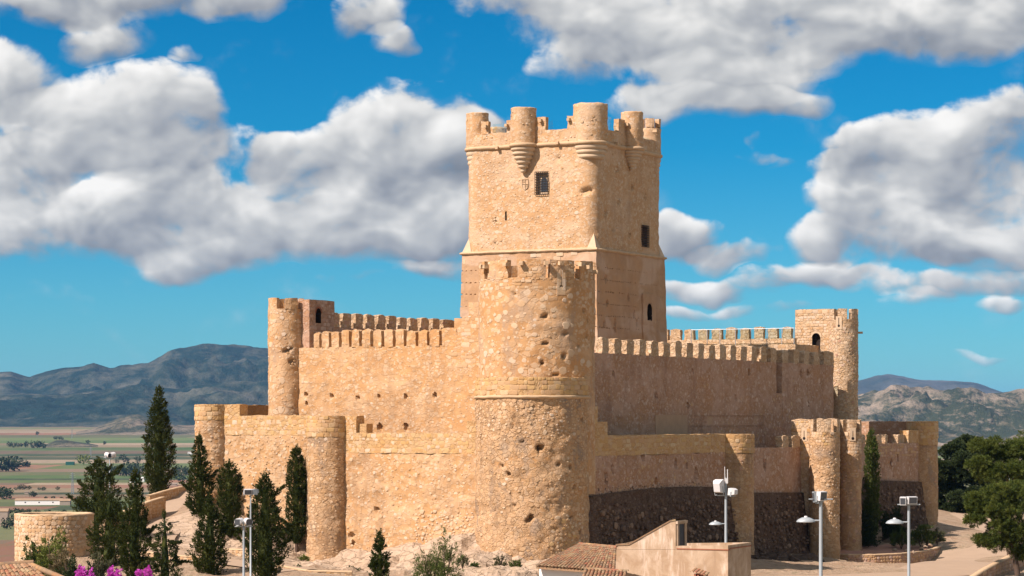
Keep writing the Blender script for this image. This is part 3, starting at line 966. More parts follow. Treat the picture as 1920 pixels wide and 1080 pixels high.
# upper shaft: rounded corners above a moulded string course
RC = 1.35 * KQ
ZT = 80 + 25.35 * KQ
WA = a_at(1015.5, KB0); WW = (WA - .62, WA + .62, z_at(364, ab(WA, KB0)), z_at(323, ab(WA, KB0)))
WBc = b_at(1210.0, KA0); WB = (WBc - .66, WBc + .66, z_at(462, ab(KA0, WBc)), z_at(424, ab(KA0, WBc)))
SLa = a_at(948, KB0); SL = (SLa - .09, SLa + .09, z_at(413, ab(SLa, KB0)), z_at(396, ab(SLa, KB0)))
zz = list(np.arange(ZS + .05, 80 + 24.2 * KQ, .2))
for e in (WW[2], WW[3], WB[2], WB[3], SL[2], SL[3]):
    zz = [z for z in zz if abs(z - e) > .07] + [e]
zz.sort()
mb = MB()
sweep(mb, KA0 + .1, KA1 - .1, KB0 + .1, KB1 - .1, RC, [(0.0, z) for z in zz], .2, xa=WW[:2] + SL[:2], xb=WB[:2],
      holes=[(0, *WW), (0, *SL), (1, *WB)])
V = mb.arrays()[0]
pits = []
for px, py, s in ((1046, 297, .17), (929, 413, .22), (1101, 356, .30), (1094, 360, .25), (1052, 457, .12), (928, 455, .14)):
    a = a_at(px, KB0 + .1); p = ab(a, KB0 + .1); p[2] = z_at(py, p); pits.append((p, E2, s, s * .9, .3))
for px, py, s in ((1157, 318, .3), (1135, 399, .35), (1160, 380, .25), (1186, 350, .3), (1210, 370, .25), (1180, 440, .25), (1150, 430, .2)):
    b = b_at(px, KA0 + .1); p = ab(KA0 + .1, b); p[2] = z_at(py, p); pits.append((p, E1, s, s * .8, .28))
V = dig(V, pits)
part('upper_shaft', mb, MATS['keep_wall'], keep, True, V=rough(V, .04, 1.2, 4))
# string course and corner broaches
mb = MB()
sweep(mb, KA0, KA1, KB0, KB1, 0, [(.0, ZS - .16), (.13, ZS - .06), (.17, ZS + .02), (.12, ZS + .10), (-.15, ZS + .20), (-1.9, ZS + .26)], .5)
part('string_course', mb, MATS['mould'], keep, False, V=rough(mb.arrays()[0], .025, 2.0, 6))
for ca, cb, sa, sb in ((KA0, KB0, 1, 1), (KA1, KB0, -1, 1), (KA0, KB1, 1, -1)):
    mb = MB()
    z0 = ZS + .12
    c = ab(ca + sa * .02, cb + sb * .02, z0)
    d = RC * .30
    top = ab(ca + sa * (d + .08), cb + sb * (d + .08), z0 + 1.40)
    p1 = ab(ca + sa * .98, cb + sb * .02, z0); p2 = ab(ca + sa * .02, cb + sb * .98, z0)
    cc = ab(ca + sa * RC, cb + sb * RC, z0)
    mb.add([c, p1, top, p2, cc], T=[(0, 1, 2), (0, 2, 3), (1, 4, 2), (4, 3, 2)])
    part('corner_broach', mb, MATS['ashlar'], keep)
# parapet: outer skin, coping and inner skin
mb = MB()
ZR = 80 + 24.2 * KQ
sweep(mb, KA0 + .1, KA1 - .1, KB0 + .1, KB1 - .1, RC, [(.10, ZR), (.10, ZR + .4), (.10, ZR + .8), (.10, ZT), (-.15, ZT + .03), (-.42, ZT), (-.42, ZR - .3)], .3)
part('parapet', mb, MATS['keep_wall'], keep, False, V=rough(mb.arrays()[0], .05, 1.6, 4))
mb = MB()
sweep(mb, KA0 + .1, KA1 - .1, KB0 + .1, KB1 - .1, RC, [(-.02, ZR - .34), (.16, ZR - .28), (.25, ZR - .14), (.22, ZR), (.08, ZR + .06)], .4)
part('parapet_moulding', mb, MATS['mould'], keep, True, V=rough(mb.arrays()[0], .02, 2.0, 6))
mb = MB(); mb.box(ab(KA0 + .4, KB0 + .4, ZR - .5), E1 * (KA1 - KA0 - .8), E2 * (KB1 - KB0 - .8), EZ * .3)
part('roof_terrace', mb, MATS['cement'], keep)
# turrets
def turret(a, b, R, ztop, n_rings, zlow, taper, label=None, notch=None):
    c = ab(a, b)
    hsh = int(a * 13 + b * 7) % 97
    mbb = MB()
    prof = [(R, ZR + .02)] + [(R * (1 + .012 * math.sin(5 * i)), z) for i, z in enumerate(np.arange(ZR + .25, ztop - .05, .25))] + [(R, ztop - .02), (R - .12, ztop + .02), (R - .42, ztop - .02), (R - .45, ztop - 1.4)]
    mbb.lathe(c, prof, 40, cap=True)
    body_ = part('turret', mbb, MATS['keep_wall'], keep, True, V=rough(mbb.arrays()[0], .05, 1.7, hsh))
    mbm = MB(); mbm.lathe(c, [(R - .05, ZR - .32), (R + .10, ZR - .28), (R + .17, ZR - .14), (R + .14, ZR - .01), (R + .0, ZR + .05)], 40, cap=False)
    part('turret_moulding', mbm, MATS['mould'], body_, True)
    # corbel rings, each a roll that is narrower than the one above
    zt = ZR - .30
    hs_ = (zt - zlow) / n_rings
    for i in range(n_rings):
        f0 = 1 - (1 - taper) * (i / max(1, n_rings)) ** 1.15
        f1 = 1 - (1 - taper) * ((i + 1) / max(1, n_rings)) ** 1.15
        r0, r1 = R * f0, R * f1
        zt_ = zt - i * hs_; zb_ = zt_ - hs_
        if n_rings <= 3 and i == 0:
            zz_ = [(r1 * .97, zb_), (r0 * .99, zb_ + hs_ * .25), (r0 * 1.0, zb_ + hs_ * .6), (r0 * .97, zt_)]
        else:
            zz_ = [(max(.03, r1 * .94), zb_), (r0 * .98, zb_ + hs_ * .30), (r0 * 1.0, zb_ + hs_ * .6), (r0 * .93, zt_)]
        mr = MB(); mr.lathe(c, zz_, 36, cap=True)
        part('corbel_ring', mr, MATS['ashlar'], body_, True)
    return c, body_
def tz(py, a, b): return z_at(py, ab(a, b))
TURR = []
for (a_, b_, R_, py, n_, pl, tp) in ((KA0 + 1.15 * KQ, KB0 + 1.2 * KQ, 1.50 * KQ, 193, 3, 297, .80), (KA1 - 1.0 * KQ, KB0 + 1.1 * KQ, 1.02 * KQ, 211, 3, 310, .80), (a_at(981.5, KB0 - .15), KB0 - .15, 1.13 * KQ, 201, 6, 323, .06),
                                     (KA0 - .15, b_at(1185, KA0 - .15), 1.0 * KQ, 209, 6, 318, .06), (KA0 + 1.05 * KQ, KB1 - 1.05 * KQ, 1.02 * KQ, 240, 3, 322, .80)):
    zt = tz(py, a_, b_ - R_ * .8)
    TURR.append((turret(a_, b_, R_, zt, n_, tz(pl, a_, b_ - R_ * .8), tp), R_, zt))
for (a_, b_, n_, zl, tp) in ((KA1 + .15, KBM, 6, ZR - 2.6, .06), (KAM, KB1 + .15, 6, ZR - 2.6, .06), (KA1 - 1.0, KB1 - 1.05, 3, ZR - 1.7, .80)):
    TURR.append((turret(a_, b_, 1.02, ZR + 2.7, n_, zl, tp), 1.02, ZR + 2.7))
# the far right turret is open: three merlons on a low ring
c5 = ab(KA0 + 1.05 * KQ, KB1 - 1.05 * KQ)
for f0, f1 in ((-98, -60), (-28, 20), (52, 100), (150, 200)):
    mb = MB()
    A = np.radians(np.linspace(f0, f1, 8)); zt = z_at(224, c5); zl = z_at(240, c5) - .02
    for r_, fl in ((1.02 * KQ, False), (.60, True)):
        P = np.stack([np.stack([c5[0] + r_ * np.sin(A), c5[1] - r_ * np.cos(A), np.full(8, z)], -1) for z in (zl, zt)])
        mb.sheet(P, flip=fl)
    P = np.stack([np.stack([c5[0] + r_ * np.sin(A), c5[1] - r_ * np.cos(A), np.full(8, zt)], -1) for r_ in (1.02 * KQ, .60)]); mb.sheet(P)
    for i in (0, 7):
        P = np.array([[[c5[0] + r_ * math.sin(A[i]), c5[1] - r_ * math.cos(A[i]), z] for r_ in (.6, 1.02 * KQ)] for z in (zl, zt)]); mb.sheet(P)
    part('merlon', mb, MATS['keep_wall'], keep, V=rough(mb.arrays()[0], .03, 2, 4))
# raised parapet steps beside the turrets, spouts, glass guards
def kstep(side, lo, hi, z1):
    mb = MB()
    if side == 0: mb.box(ab(lo, KB0, ZT - .06), E1 * (hi - lo), E2 * .5, EZ * (z1 - ZT + .06), .25)
    else: mb.box(ab(KA0, lo, ZT - .06), E1 * .5, E2 * (hi - lo), EZ * (z1 - ZT + .06), .25)
    part('parapet_step', mb, MATS['keep_wall'], keep, V=rough(mb.arrays()[0], .04, 2, 4))
fa = lambda px: a_at(px, KB0)
fbb = lambda px: b_at(px, KA0)
kstep(0, fa(1023), fa(1004), z_at(221, ab(KAM, KB0))); kstep(0, fa(1078), fa(1064), z_at(217, ab(KA0 + 3, KB0)))
kstep(0, fa(959), fa(950), z_at(225, ab(KAM + 2, KB0))); kstep(0, fa(915.5), fa(902), z_at(228, ab(KA1 - 2, KB0)))
kstep(1, fbb(1160), fbb(1172), z_at(228, ab(KA0, KBM))); kstep(1, fbb(1198), fbb(1206), z_at(226, ab(KA0, KBM + 3)))
def spout(P, n, w=.26, l=.34):
    t = np.array([-n[1], n[0], 0])
    mb = MB(); mb.box(P - t * w / 2 - n * .08, t * w, n * (l + .08), EZ * w, None)
    part('waterspout', mb, MATS['mould'], keep)
for px, py in ((934, 277), (1047, 268), (912, 237), (951, 235), (1015, 226), (1068, 224)):
    a = fa(px); p = ab(a, KB0 - .02); p[2] = z_at(py + 3, p); spout(p, -E2)
for px, py in ((1172, 236), (1226, 248), (1153, 272)):
    b = fbb(px); p = ab(KA0 - .02, b); p[2] = z_at(py, p); spout(p, -E1)
def glass(p0, e, L, z0, z1, nm='glass_guard', th=None):
    n = np.array([-e[1], e[0], 0])
    mb = MB(); mb.box(p0 + EZ * z0 - n * .01, e * L, n * .02, EZ * (z1 - z0), None)
    return part(nm, mb, MATS['glass_panel'], th or keep)
a0_, a1_ = fa(1063), fa(1024)
glass(ab(a0_, KB0 + .75), E1, a1_ - a0_, ZT - .4, z_at(227, ab(KAM, KB0)))
glass(ab(fa(949), KB0 + .75), E1, fa(917) - fa(949), ZT - .4, z_at(231, ab(KA1 - 3, KB0)))
glass(ab(KA0 + .75, fbb(1141)), E2, fbb(1160) - fbb(1141), ZT - .4, z_at(221, ab(KA0, KBM - 2)))
glass(ab(KA0 + .75, fbb(1206)), E2, 3.0, ZT - .4, ZT + .3)
# grilled windows
def gwindow(side, lo, hi, zl, zh):
    fw = hi - lo
    if side == 0:
        base = ab(lo, KB0 + .1, zl); u = E1; n = -E2
    else:
        base = ab(KA0 + .1, lo, zl); u = E2; n = -E1
    H = zh - zl
    mb = MB()
    o = base - n * .42
    e_in = n * .80
    # reveals and back wall of the niche
    mb.add([base + n * .03, base - n * .42, base - n * .42 + EZ * H, base + n * .03 + EZ * H], Q=[(0, 1, 2, 3)])
    q = base + u * fw
    mb.add([q + n * .03, q - n * .42, q - n * .42 + EZ * H, q + n * .03 + EZ * H], Q=[(0, 1, 2, 3)])
    mb.add([base + n * .03, q + n * .03, q - n * .42, base - n * .42], Q=[(0, 1, 2, 3)])
    mb.add([base + n * .03 + EZ * H, q + n * .03 + EZ * H, q - n * .42 + EZ * H, base - n * .42 + EZ * H], Q=[(0, 1, 2, 3)])
    mb.add([base - n * .42, q - n * .42, q - n * .42 + EZ * H, base - n * .42 + EZ * H], Q=[(0, 1, 2, 3)])
    wn = part('window', mb, MATS['ashlar'] if side == 0 else MATS['shade_wall'], keep)  # niche on the shaded side takes the darker shade colour
    mb = MB()
    cw, ch = fw * .54, H * .66
    ac = base + u * fw * .5 + EZ * H * .12 - n * .40
    pts = [ac - u * cw / 2, ac + u * cw / 2] + [ac + EZ * (ch - cw / 2) + u * (cw / 2 * math.cos(t)) + EZ * (cw / 2 * math.sin(t)) for t in np.linspace(0, math.pi, 10)]
    mb.add(pts, T=[(0, i, i + 1) for i in range(1, len(pts) - 1)])
    part('pane', mb, MATS['window_pane'], wn)
    mb = MB()
    g0 = base - u * .06 - EZ * .05 + n * .16
    gw, gh = fw + .12, H + .1
    nv, nh = 8, 10
    for i in range(nv):
        p = g0 + u * (gw * i / (nv - 1)); mb.tube([p, p + EZ * gh], .030, 5)
    for j in range(nh):
        p = g0 + EZ * (gh * j / (nh - 1)) + n * .022; mb.tube([p, p + u * gw], .030, 5)
        for q in (p, p + u * gw):
            mb.tube([q, q - n * .2], .018, 5)
    part('grille', mb, MATS['iron'], wn)
gwindow(0, *WW)
gwindow(1, *WB)
mb = MB()
o = ab(SL[0], KB0 + .12, SL[2])
mb.box(o, E1 * (SL[1] - SL[0]), E2 * .6, EZ * (SL[3] - SL[2]), None, '2345')
part('arrow_slit', mb, MATS['dark_inside'], keep)
# carved shield with a quartered field, cut in low relief
mb = MB()
sa = a_at(984, KB0); sz0 = z_at(356, ab(sa, KB0)); sh = z_at(336, ab(sa, KB0)) - sz0; sw = .66
def shp(u, v): return ab(sa, KB0 + .1, sz0) + E1 * (-u * sw) + EZ * (v * sh)
out = [(-.5, 1), (.5, 1), (.5, .45), (.38, .18), (0, 0), (-.38, .18), (-.5, .45)]
for i in range(len(out)):
    mb.tube([shp(*out[i]) - E2 * .05, shp(*out[(i + 1) % len(out)]) - E2 * .05], .034, 5)
for l in (((0, 0), (0, 1)), ((-.5, .55), (.5, .55))):
    mb.tube([shp(*l[0]) - E2 * .05, shp(*l[1]) - E2 * .05], .03, 5)
for (u, v) in ((-.26, .78), (.26, .36)):
    mb.tube([shp(u - .12, v) - E2 * .05, shp(u + .12, v) - E2 * .05], .03, 5); mb.tube([shp(u, v - .1) - E2 * .05, shp(u, v + .1) - E2 * .05], .03, 5)
part('carved_shield', mb, MATS['mould'], keep)
# stones
inwin = lambda lo, hi, zl, zh, m=.3: (lambda s, z: not (lo - m < s < hi + m and zl - m < z < zh + m))
LA, LB = KA1 - KA0, KB1 - KB0
ff = Face(ab(KA0, KB0 + .1), E1, -E2, LA)
fr = Face(ab(KA0 + .1, KB0), E2, -E1, 14)
m0 = lambda s, z: inwin(WW[0] - KA0, WW[1] - KA0, WW[2], WW[3])(s, z) and inwin(SL[0] - KA0, SL[1] - KA0, SL[2], SL[3], .15)(s, z) and inwin(sa - KA0 - .4, sa - KA0 + .4, sz0, sz0 + 1, .1)(s, z) and not (abs(s - (a_at(981.5, KB0 - .15) - KA0)) < 1.1 and z > ZR - 3.0)
m1 = lambda s, z: inwin(WB[0] - KB0, WB[1] - KB0, WB[2], WB[3])(s, z)
it = scatter(ff, 1.6, LA - 1.6, ZS + .3, ZR - .5, 420, .18, .55, ['stone_pale', 'stone_pale', 'stone_tan', 'stone_ashlar'], mask=m0, proud=(.015, .05))
it += scatter(fr, 1.6, LB - 1.6, ZS + .3, ZR - .5, 240, .2, .6, ['stone_tan', 'stone_pale', 'stone_tan'], mask=m1, proud=(.015, .05))
fp = Face(ab(KA0, KB0), E1, -E2, 13); fq = Face(ab(KA0, KB0), E2, -E1, 14)
it += scatter(fp, 1.7, LA - 1.6, ZR + .1, ZT - .12, 60, .15, .4, ['stone_pale', 'stone_tan'], proud=(.02, .05))
it += scatter(fq, 1.7, LB - 1.6, ZR + .1, ZT - .12, 60, .15, .4, ['stone_pale', 'stone_tan'], proud=(.02, .05))
for (c, bd), R, zt in TURR[:5]:
    df = DrumFace(c[0], c[1], R)
    it += scatter(df, -R * 1.5, R * 1.5, ZR + .15, zt - .2, int(26 * R), .15, .38, ['stone_pale', 'stone_tan'], proud=(.015, .045))
it += course(Face(ab(KA0, KB0 + .01), E1, -E2, 13), .05, LA - .1, ZS - 1.0, ZS - .2, .3, .5, 1.4, 2.4, ['stone_ashlar', 'stone_pale'], skip=.45, proud=(.01, .03))
add_stones(keep, it, (.04, 1.2, 4))

# ------------------------------------------------------------------ the great corner drum: lower (outer) and upper (inner) tower
RL = lambda z: 4.50 + max(0.0, (73 - z)) * .012
LDX, LDY = 1.62, 200.0
ZL1 = 83.24; ZLB = 81.66
low = thing('round_tower', 'broad lower drum of pitted rubble with an ochre top band, at the near corner', 'castle tower', (LDX, LDY, 67))
pits = []
for px, py, rx, rz, d in ((979, 827, .30, .16, .4), (1013, 838, .42, .42, .55), (1010, 842, .2, .6, .4), (940, 873, .18, .34, .5), (952, 886, .42, .26, .5), (1048, 871, .22, .24, .5), (1068, 876, .22, .26, .5),
                          (996, 970, .30, .36, .55), (990, 976, .38, .2, .4), (962, 948, .22, .2, .3), (927, 957, .25, .25, .25), (1078, 914, .2, .22, .4), (1093, 788, .26, .26, .35), (962, 797, .10, .42, .35), (964, 783, .08, .5, .3), (1086, 998, .18, .18, .3), (1071, 970, .16, .16, .3)):
    p, f = drum_pt(LDX, LDY, 4.5, px, py)
    pits.append((p, np.array([-math.sin(f), math.cos(f), 0]), rx * .60, rz * .60, d))
drum(low, 'drum_wall', LDX, LDY, RL, 66.0, ZLB, MATS['drum_rough'], .14, (.11, 1.0, 11), pits) if False else None
b1 = drum(low, 'drum_wall', LDX, LDY, RL, 66.0, ZLB, 'drum_rough', .14, (.10, 1.0, 11), pits)
b2_ = drum(low, 'top_band', LDX, LDY, 4.52, ZLB + .12, ZL1, 'ochre_wall', .16, (.05, 1.3, 12))
ring_part(low, 'drum_moulding', LDX, LDY, [(4.40, ZLB - .14), (4.62, ZLB - .06), (4.70, ZLB + .06), (4.62, ZLB + .14), (4.45, ZLB + .18)], 'mould', 90, (.03, 1.2, 13))
fd = DrumFace(LDX, LDY, RL)
it = scatter(fd, -6.6, 6.2, 78.5, ZLB - .2, 300, .22, .56, ['stone_tan', 'stone_pale', 'stone_tan'], proud=(.02, .065), asp=(.55, .9))
it += scatter(fd, -6.6, 6.2, 69.0, 78.5, 430, .16, .54, ['stone_tan', 'stone_tan', 'stone_tan', 'stone_pale'], proud=(.02, .065), asp=(.55, .9))
it += scatter(fd, 1.5, 5.0, 68.5, 72.5, 90, .28, .62, ['stone_ochre', 'stone_pale', 'stone_tan'], proud=(.02, .07))
add_stones(low, it, (.10, 1.0, 11), pits=pits)
fdb = DrumFace(LDX, LDY, 4.52)
add_stones(low, course(fdb, -6.6, 6.2, ZLB + .2, ZL1 - .02, .26, .42, .9, 2.1, ['stone_ochre', 'stone_ochre', 'stone_tan'], skip=.12, proud=(.02, .07)), (.05, 1.3, 12), limit=0) if False else None
bandst = course(fdb, -6.6, 6.2, ZLB + .2, ZL1 - .02, .26, .42, .9, 2.1, ['stone_ochre', 'stone_ochre', 'stone_tan'], skip=.12, proud=(.02, .07))
add_stones(b2_, bandst, (.05, 1.3, 12), limit=140)

UDX, UDY, RU = 2.0, 201.5, 4.66
ZU1 = 92.50; ZUM = 91.10
upp = thing('round_tower', 'tall round tower with slotted battlements, rising above the ochre band in front of the keep', 'castle tower', (UDX, UDY, 80))
pits = []
for px, py, rx, rz, d in ((963, 549, .25, .14, .4), (1020, 592, .42, .12, .45), (1025, 590, .2, .2, .4), (1022, 644, .34, .2, .5), (1058, 669, .3, .3, .4), (1016, 680, .26, .26, .5), (1060, 626, .3, .26, .3), (1095, 583, .2, .24, .45), (1102, 600, .22, .28, .5), (1042, 702, .4, .15, .4), (1085, 648, .2, .2, .3), (1100, 630, .2, .25, .3)):
    p, f = drum_pt(UDX, UDY, RU, px, py)
    pits.append((p, np.array([-math.sin(f), math.cos(f), 0]), rx * .60, rz * .60, d))
drum(upp, 'drum_wall', UDX, UDY, RU, 74.0, ZUM, 'drum_wall', .15, (.06, 1.1, 21), pits)
notch = [-61, -25, 10, 43, 77, 112, 148, 184, 220, 256]
half = [3.4, 5.3, 2.2, 4.2, 3.5, 4, 4, 4, 4, 4]
for i in range(len(notch)):
    f0 = notch[i] + half[i]; f1 = notch[(i + 1) % 10] - half[(i + 1) % 10] + (360 if i == 9 else 0)
    A = np.radians(np.linspace(f0, f1, 14)); k = len(A)
    mb = MB()
    zs = np.linspace(ZUM - .06, ZU1, 9)
    hump = .06
    def ringp(r_, z): return np.stack([UDX + r_ * np.sin(A), UDY - r_ * np.cos(A), np.full(k, z)], -1)
    mb.sheet(np.stack([ringp(RU, z) for z in zs])); mb.sheet(np.stack([ringp(RU - .6, z) for z in zs]), flip=True)
    mb.sheet(np.stack([ringp(RU - r_, ZU1) for r_ in (0, .2, .4, .6)]))
    for e in (0, k - 1):
        mb.sheet(np.stack([[ringp(RU - r_, z)[e] for r_ in (0, .2, .4, .6)] for z in zs]))
    part('merlon', mb, MATS['drum_wall'], upp, V=rough(mb.arrays()[0], .05, 1.4, 21))
for f, z in ((-63, 92.05), (-57, 92.05), (-31, 92.15), (-15, 92.2), (8, 92.2), (22, 92.2), (45, 92.2), (56, 92.0), (72, 91.7)):
    n = np.array([math.sin(math.radians(f)), -math.cos(math.radians(f)), 0])
    p = np.array([UDX, UDY, z]) + n * RU; t_ = np.array([-n[1], n[0], 0])
    mb = MB(); mb.box(p - t_ * .16 - n * .15 - EZ * .14, t_ * .32, n * .58, EZ * .30, .16)
    part('bracket_stone', mb, MATS['mould'], upp, V=rough(mb.arrays()[0], .03, 3, 1))
# keyhole loop in a pale surround
p, f = drum_pt(UDX, UDY, RU, 1052, 545)
n = np.array([math.sin(f), -math.cos(f), 0]); t_ = np.array([math.cos(f), math.sin(f), 0])
mb = MB()
for (u0, u1, z0, z1) in ((-.36, .36, 89.75, 90.1), (-.36, -.15, 90.12, 91.0), (.15, .36, 90.12, 91.0), (-.13, -.05, 90.5, 91.7), (.05, .13, 90.5, 91.7), (-.36, -.15, 91.02, 91.5), (.15, .36, 91.02, 91.5)):
    mb.box(p * [1, 1, 0] + t_ * u0 - n * .12 + EZ * z0, t_ * (u1 - u0), n * .16, EZ * (z1 - z0))
lp = part('keyhole_surround', mb, MATS['stone_pale'], upp)
mb = MB()
c0 = p * [1, 1, 0] + n * .012 + EZ * 90.3
mb.add([c0 - t_ * .045 + EZ * .1, c0 + t_ * .045 + EZ * .1, c0 + t_ * .045 + EZ * 1.1, c0 - t_ * .045 + EZ * 1.1], Q=[(0, 1, 2, 3)])
pts = [c0 + t_ * (.14 * math.cos(x)) + EZ * (.18 * math.sin(x)) for x in np.linspace(0, 2 * math.pi, 14, endpoint=False)]
mb.add(pts, T=[(0, i, i + 1) for i in range(1, 13)])
part('keyhole', mb, MATS['dark_inside'], lp)
fu = DrumFace(UDX, UDY, RU)
it = scatter(fu, -6.8, 6.8, 83.3, 90.2, 170, .24, .80, ['stone_pale', 'stone_pale', 'stone_ashlar', 'stone_tan'], proud=(.02, .05), power=1.6)
it += course(fu, -6.8, 6.8, 90.2, ZUM - .02, .16, .28, 1.1, 2.4, ['stone_tan', 'stone_pale'], skip=.5, proud=(.02, .05))
nmask = lambda s, z: all(abs(math.degrees(s / RU) - q) > h + 1.5 for q, h in zip(notch, half)) and abs(s - f * RU) > .5
it += course(fu, -6.8, 6.8, ZUM + .05, ZU1 - .1, .18, .3, 1.1, 2.2, ['stone_tan', 'stone_pale', 'stone_tan'], skip=.3, proud=(.015, .045), mask=nmask)
add_stones(upp, it, (.06, 1.1, 21), pits=pits)

# ------------------------------------------------------------------ inner curtain, left (sunlit)
ZCL = 86.0; ZCLT = 87.3
il = thing('curtain_wall', 'high sunlit inner wall with narrow merlon gaps, left of the round corner tower', 'castle wall', ab(14, .8, 74))
pits = []
for px, py, s in ((574, 741, .12), (622, 744, .12), (671, 745, .12), (710, 743, .12), (760, 743, .13), (815, 741, .13), (713, 801, .2), (761, 799, .2), (575, 757, .1)):
    a = a_at(px, 0); p = ab(a, 0); p[2] = z_at(py, p); pits.append((p, E2, s, s * 1.6, .35))
abwall(il, 'wall_body', 4.0, 23.4, 0, 1.5, 74, ZCL, 'rubble_wall', .15, (.05, .9, 31), pits=pits)
gaps = [601, 619, 638, 657, 676, 697, 718, 739, 760, 782, 803, 826]
aa = [a_at(p, 0) for p in gaps]
edges = [a_at(586, 0)] + aa + [a_at(852, 0)]
ml = merlon_meshes(1.0, .60, ZCLT - ZCL, 'rubble_wall', 5, .09)
mls = []
for i in range(len(edges) - 1):
    lo, hi = edges[i + 1] + (.14 if i < len(aa) else -.2), edges[i] - .14
    wd = hi - lo
    o = put_merlon(il, ml[i % 5], ab((lo + hi) / 2, .0, ZCL), E1 * wd, E2)
# stepped shoulder against the round tower
for px0, px1, py, dz in ((852, 880, 596, 0), (879, 898, 566, 0)):
    a1_, a0_ = a_at(px0, 0), a_at(px1, 0)
    abwall(il, 'stepped_shoulder', a0_, a1_, .004, 1.5, ZCL + .0, z_at(py, ab(a0_, 0)), 'rubble_wall', .2, (.05, .9, 31))
fl = Face(ab(4.2, 0), E1, -E2, 19)
it = scatter(fl, 0, 19, 75.5, ZCL - .1, 420, .12, .34, ['stone_pale', 'stone_pale', 'stone_tan', 'stone_ashlar'], proud=(.015, .05))
it += course(fl, .3, 4.0, 84.2, 88.4, .26, .4, 1.2, 2.2, ['stone_pale', 'stone_tan'], skip=.35, proud=(.01, .035), mask=lambda s, z: z < 86.0 or s < 2.6)
add_stones(il, it, (.05, .9, 31), pits=pits)

# inner left round tower with its door block
LT = (24.2, .3); c = ab(*LT); RLT = 1.50
z1 = z_at(580, c); zt = z_at(560, c)
lt = thing('round_tower', 'slender sunlit round tower at the left end of the high inner wall', 'castle tower', c * [1, 1, 0] + [0, 0, 74])
pits = []
for px, py, rx, rz in ((537, 659, .26, .18), (548, 678, .26, .22), (543, 655, .3, .1)):
    p, f = drum_pt(c[0], c[1], RLT, px, py); pits.append((p, np.array([-math.sin(f), math.cos(f), 0]), rx, rz, .35))
drum(lt, 'drum_wall', c[0], c[1], RLT, 74, z1, 'drum_wall', .14, (.045, 1.1, 41), pits)
for f0, f1 in ((-100, -26), (2, 48), (85, 150), (190, 235)):
    A = np.radians(np.linspace(f0, f1, 10)); mb = MB()
    def rp_(r_, z): return np.stack([c[0] + r_ * np.sin(A), c[1] - r_ * np.cos(A), np.full(10, z)], -1)
    zs = np.linspace(z1 - .05, zt, 6)
    mb.sheet(np.stack([rp_(RLT, z) for z in zs])); mb.sheet(np.stack([rp_(RLT - .42, z) for z in zs])); mb.sheet(np.stack([rp_(RLT, zt), rp_(RLT - .42, zt)]))
    for e in (0, 9): mb.sheet(np.stack([[rp_(RLT, z)[e], rp_(RLT - .42, z)[e]] for z in zs]))
    part('merlon', mb, MATS['drum_wall'], lt, V=rough(mb.arrays()[0], .04, 1.6, 41))
add_stones(lt, scatter(DrumFace(c[0], c[1], RLT), -2.3, 2.3, 76, z1, 210, .16, .46, ['stone_pale', 'stone_tan', 'stone_pale'], proud=(.02, .06)), (.045, 1.1, 41))

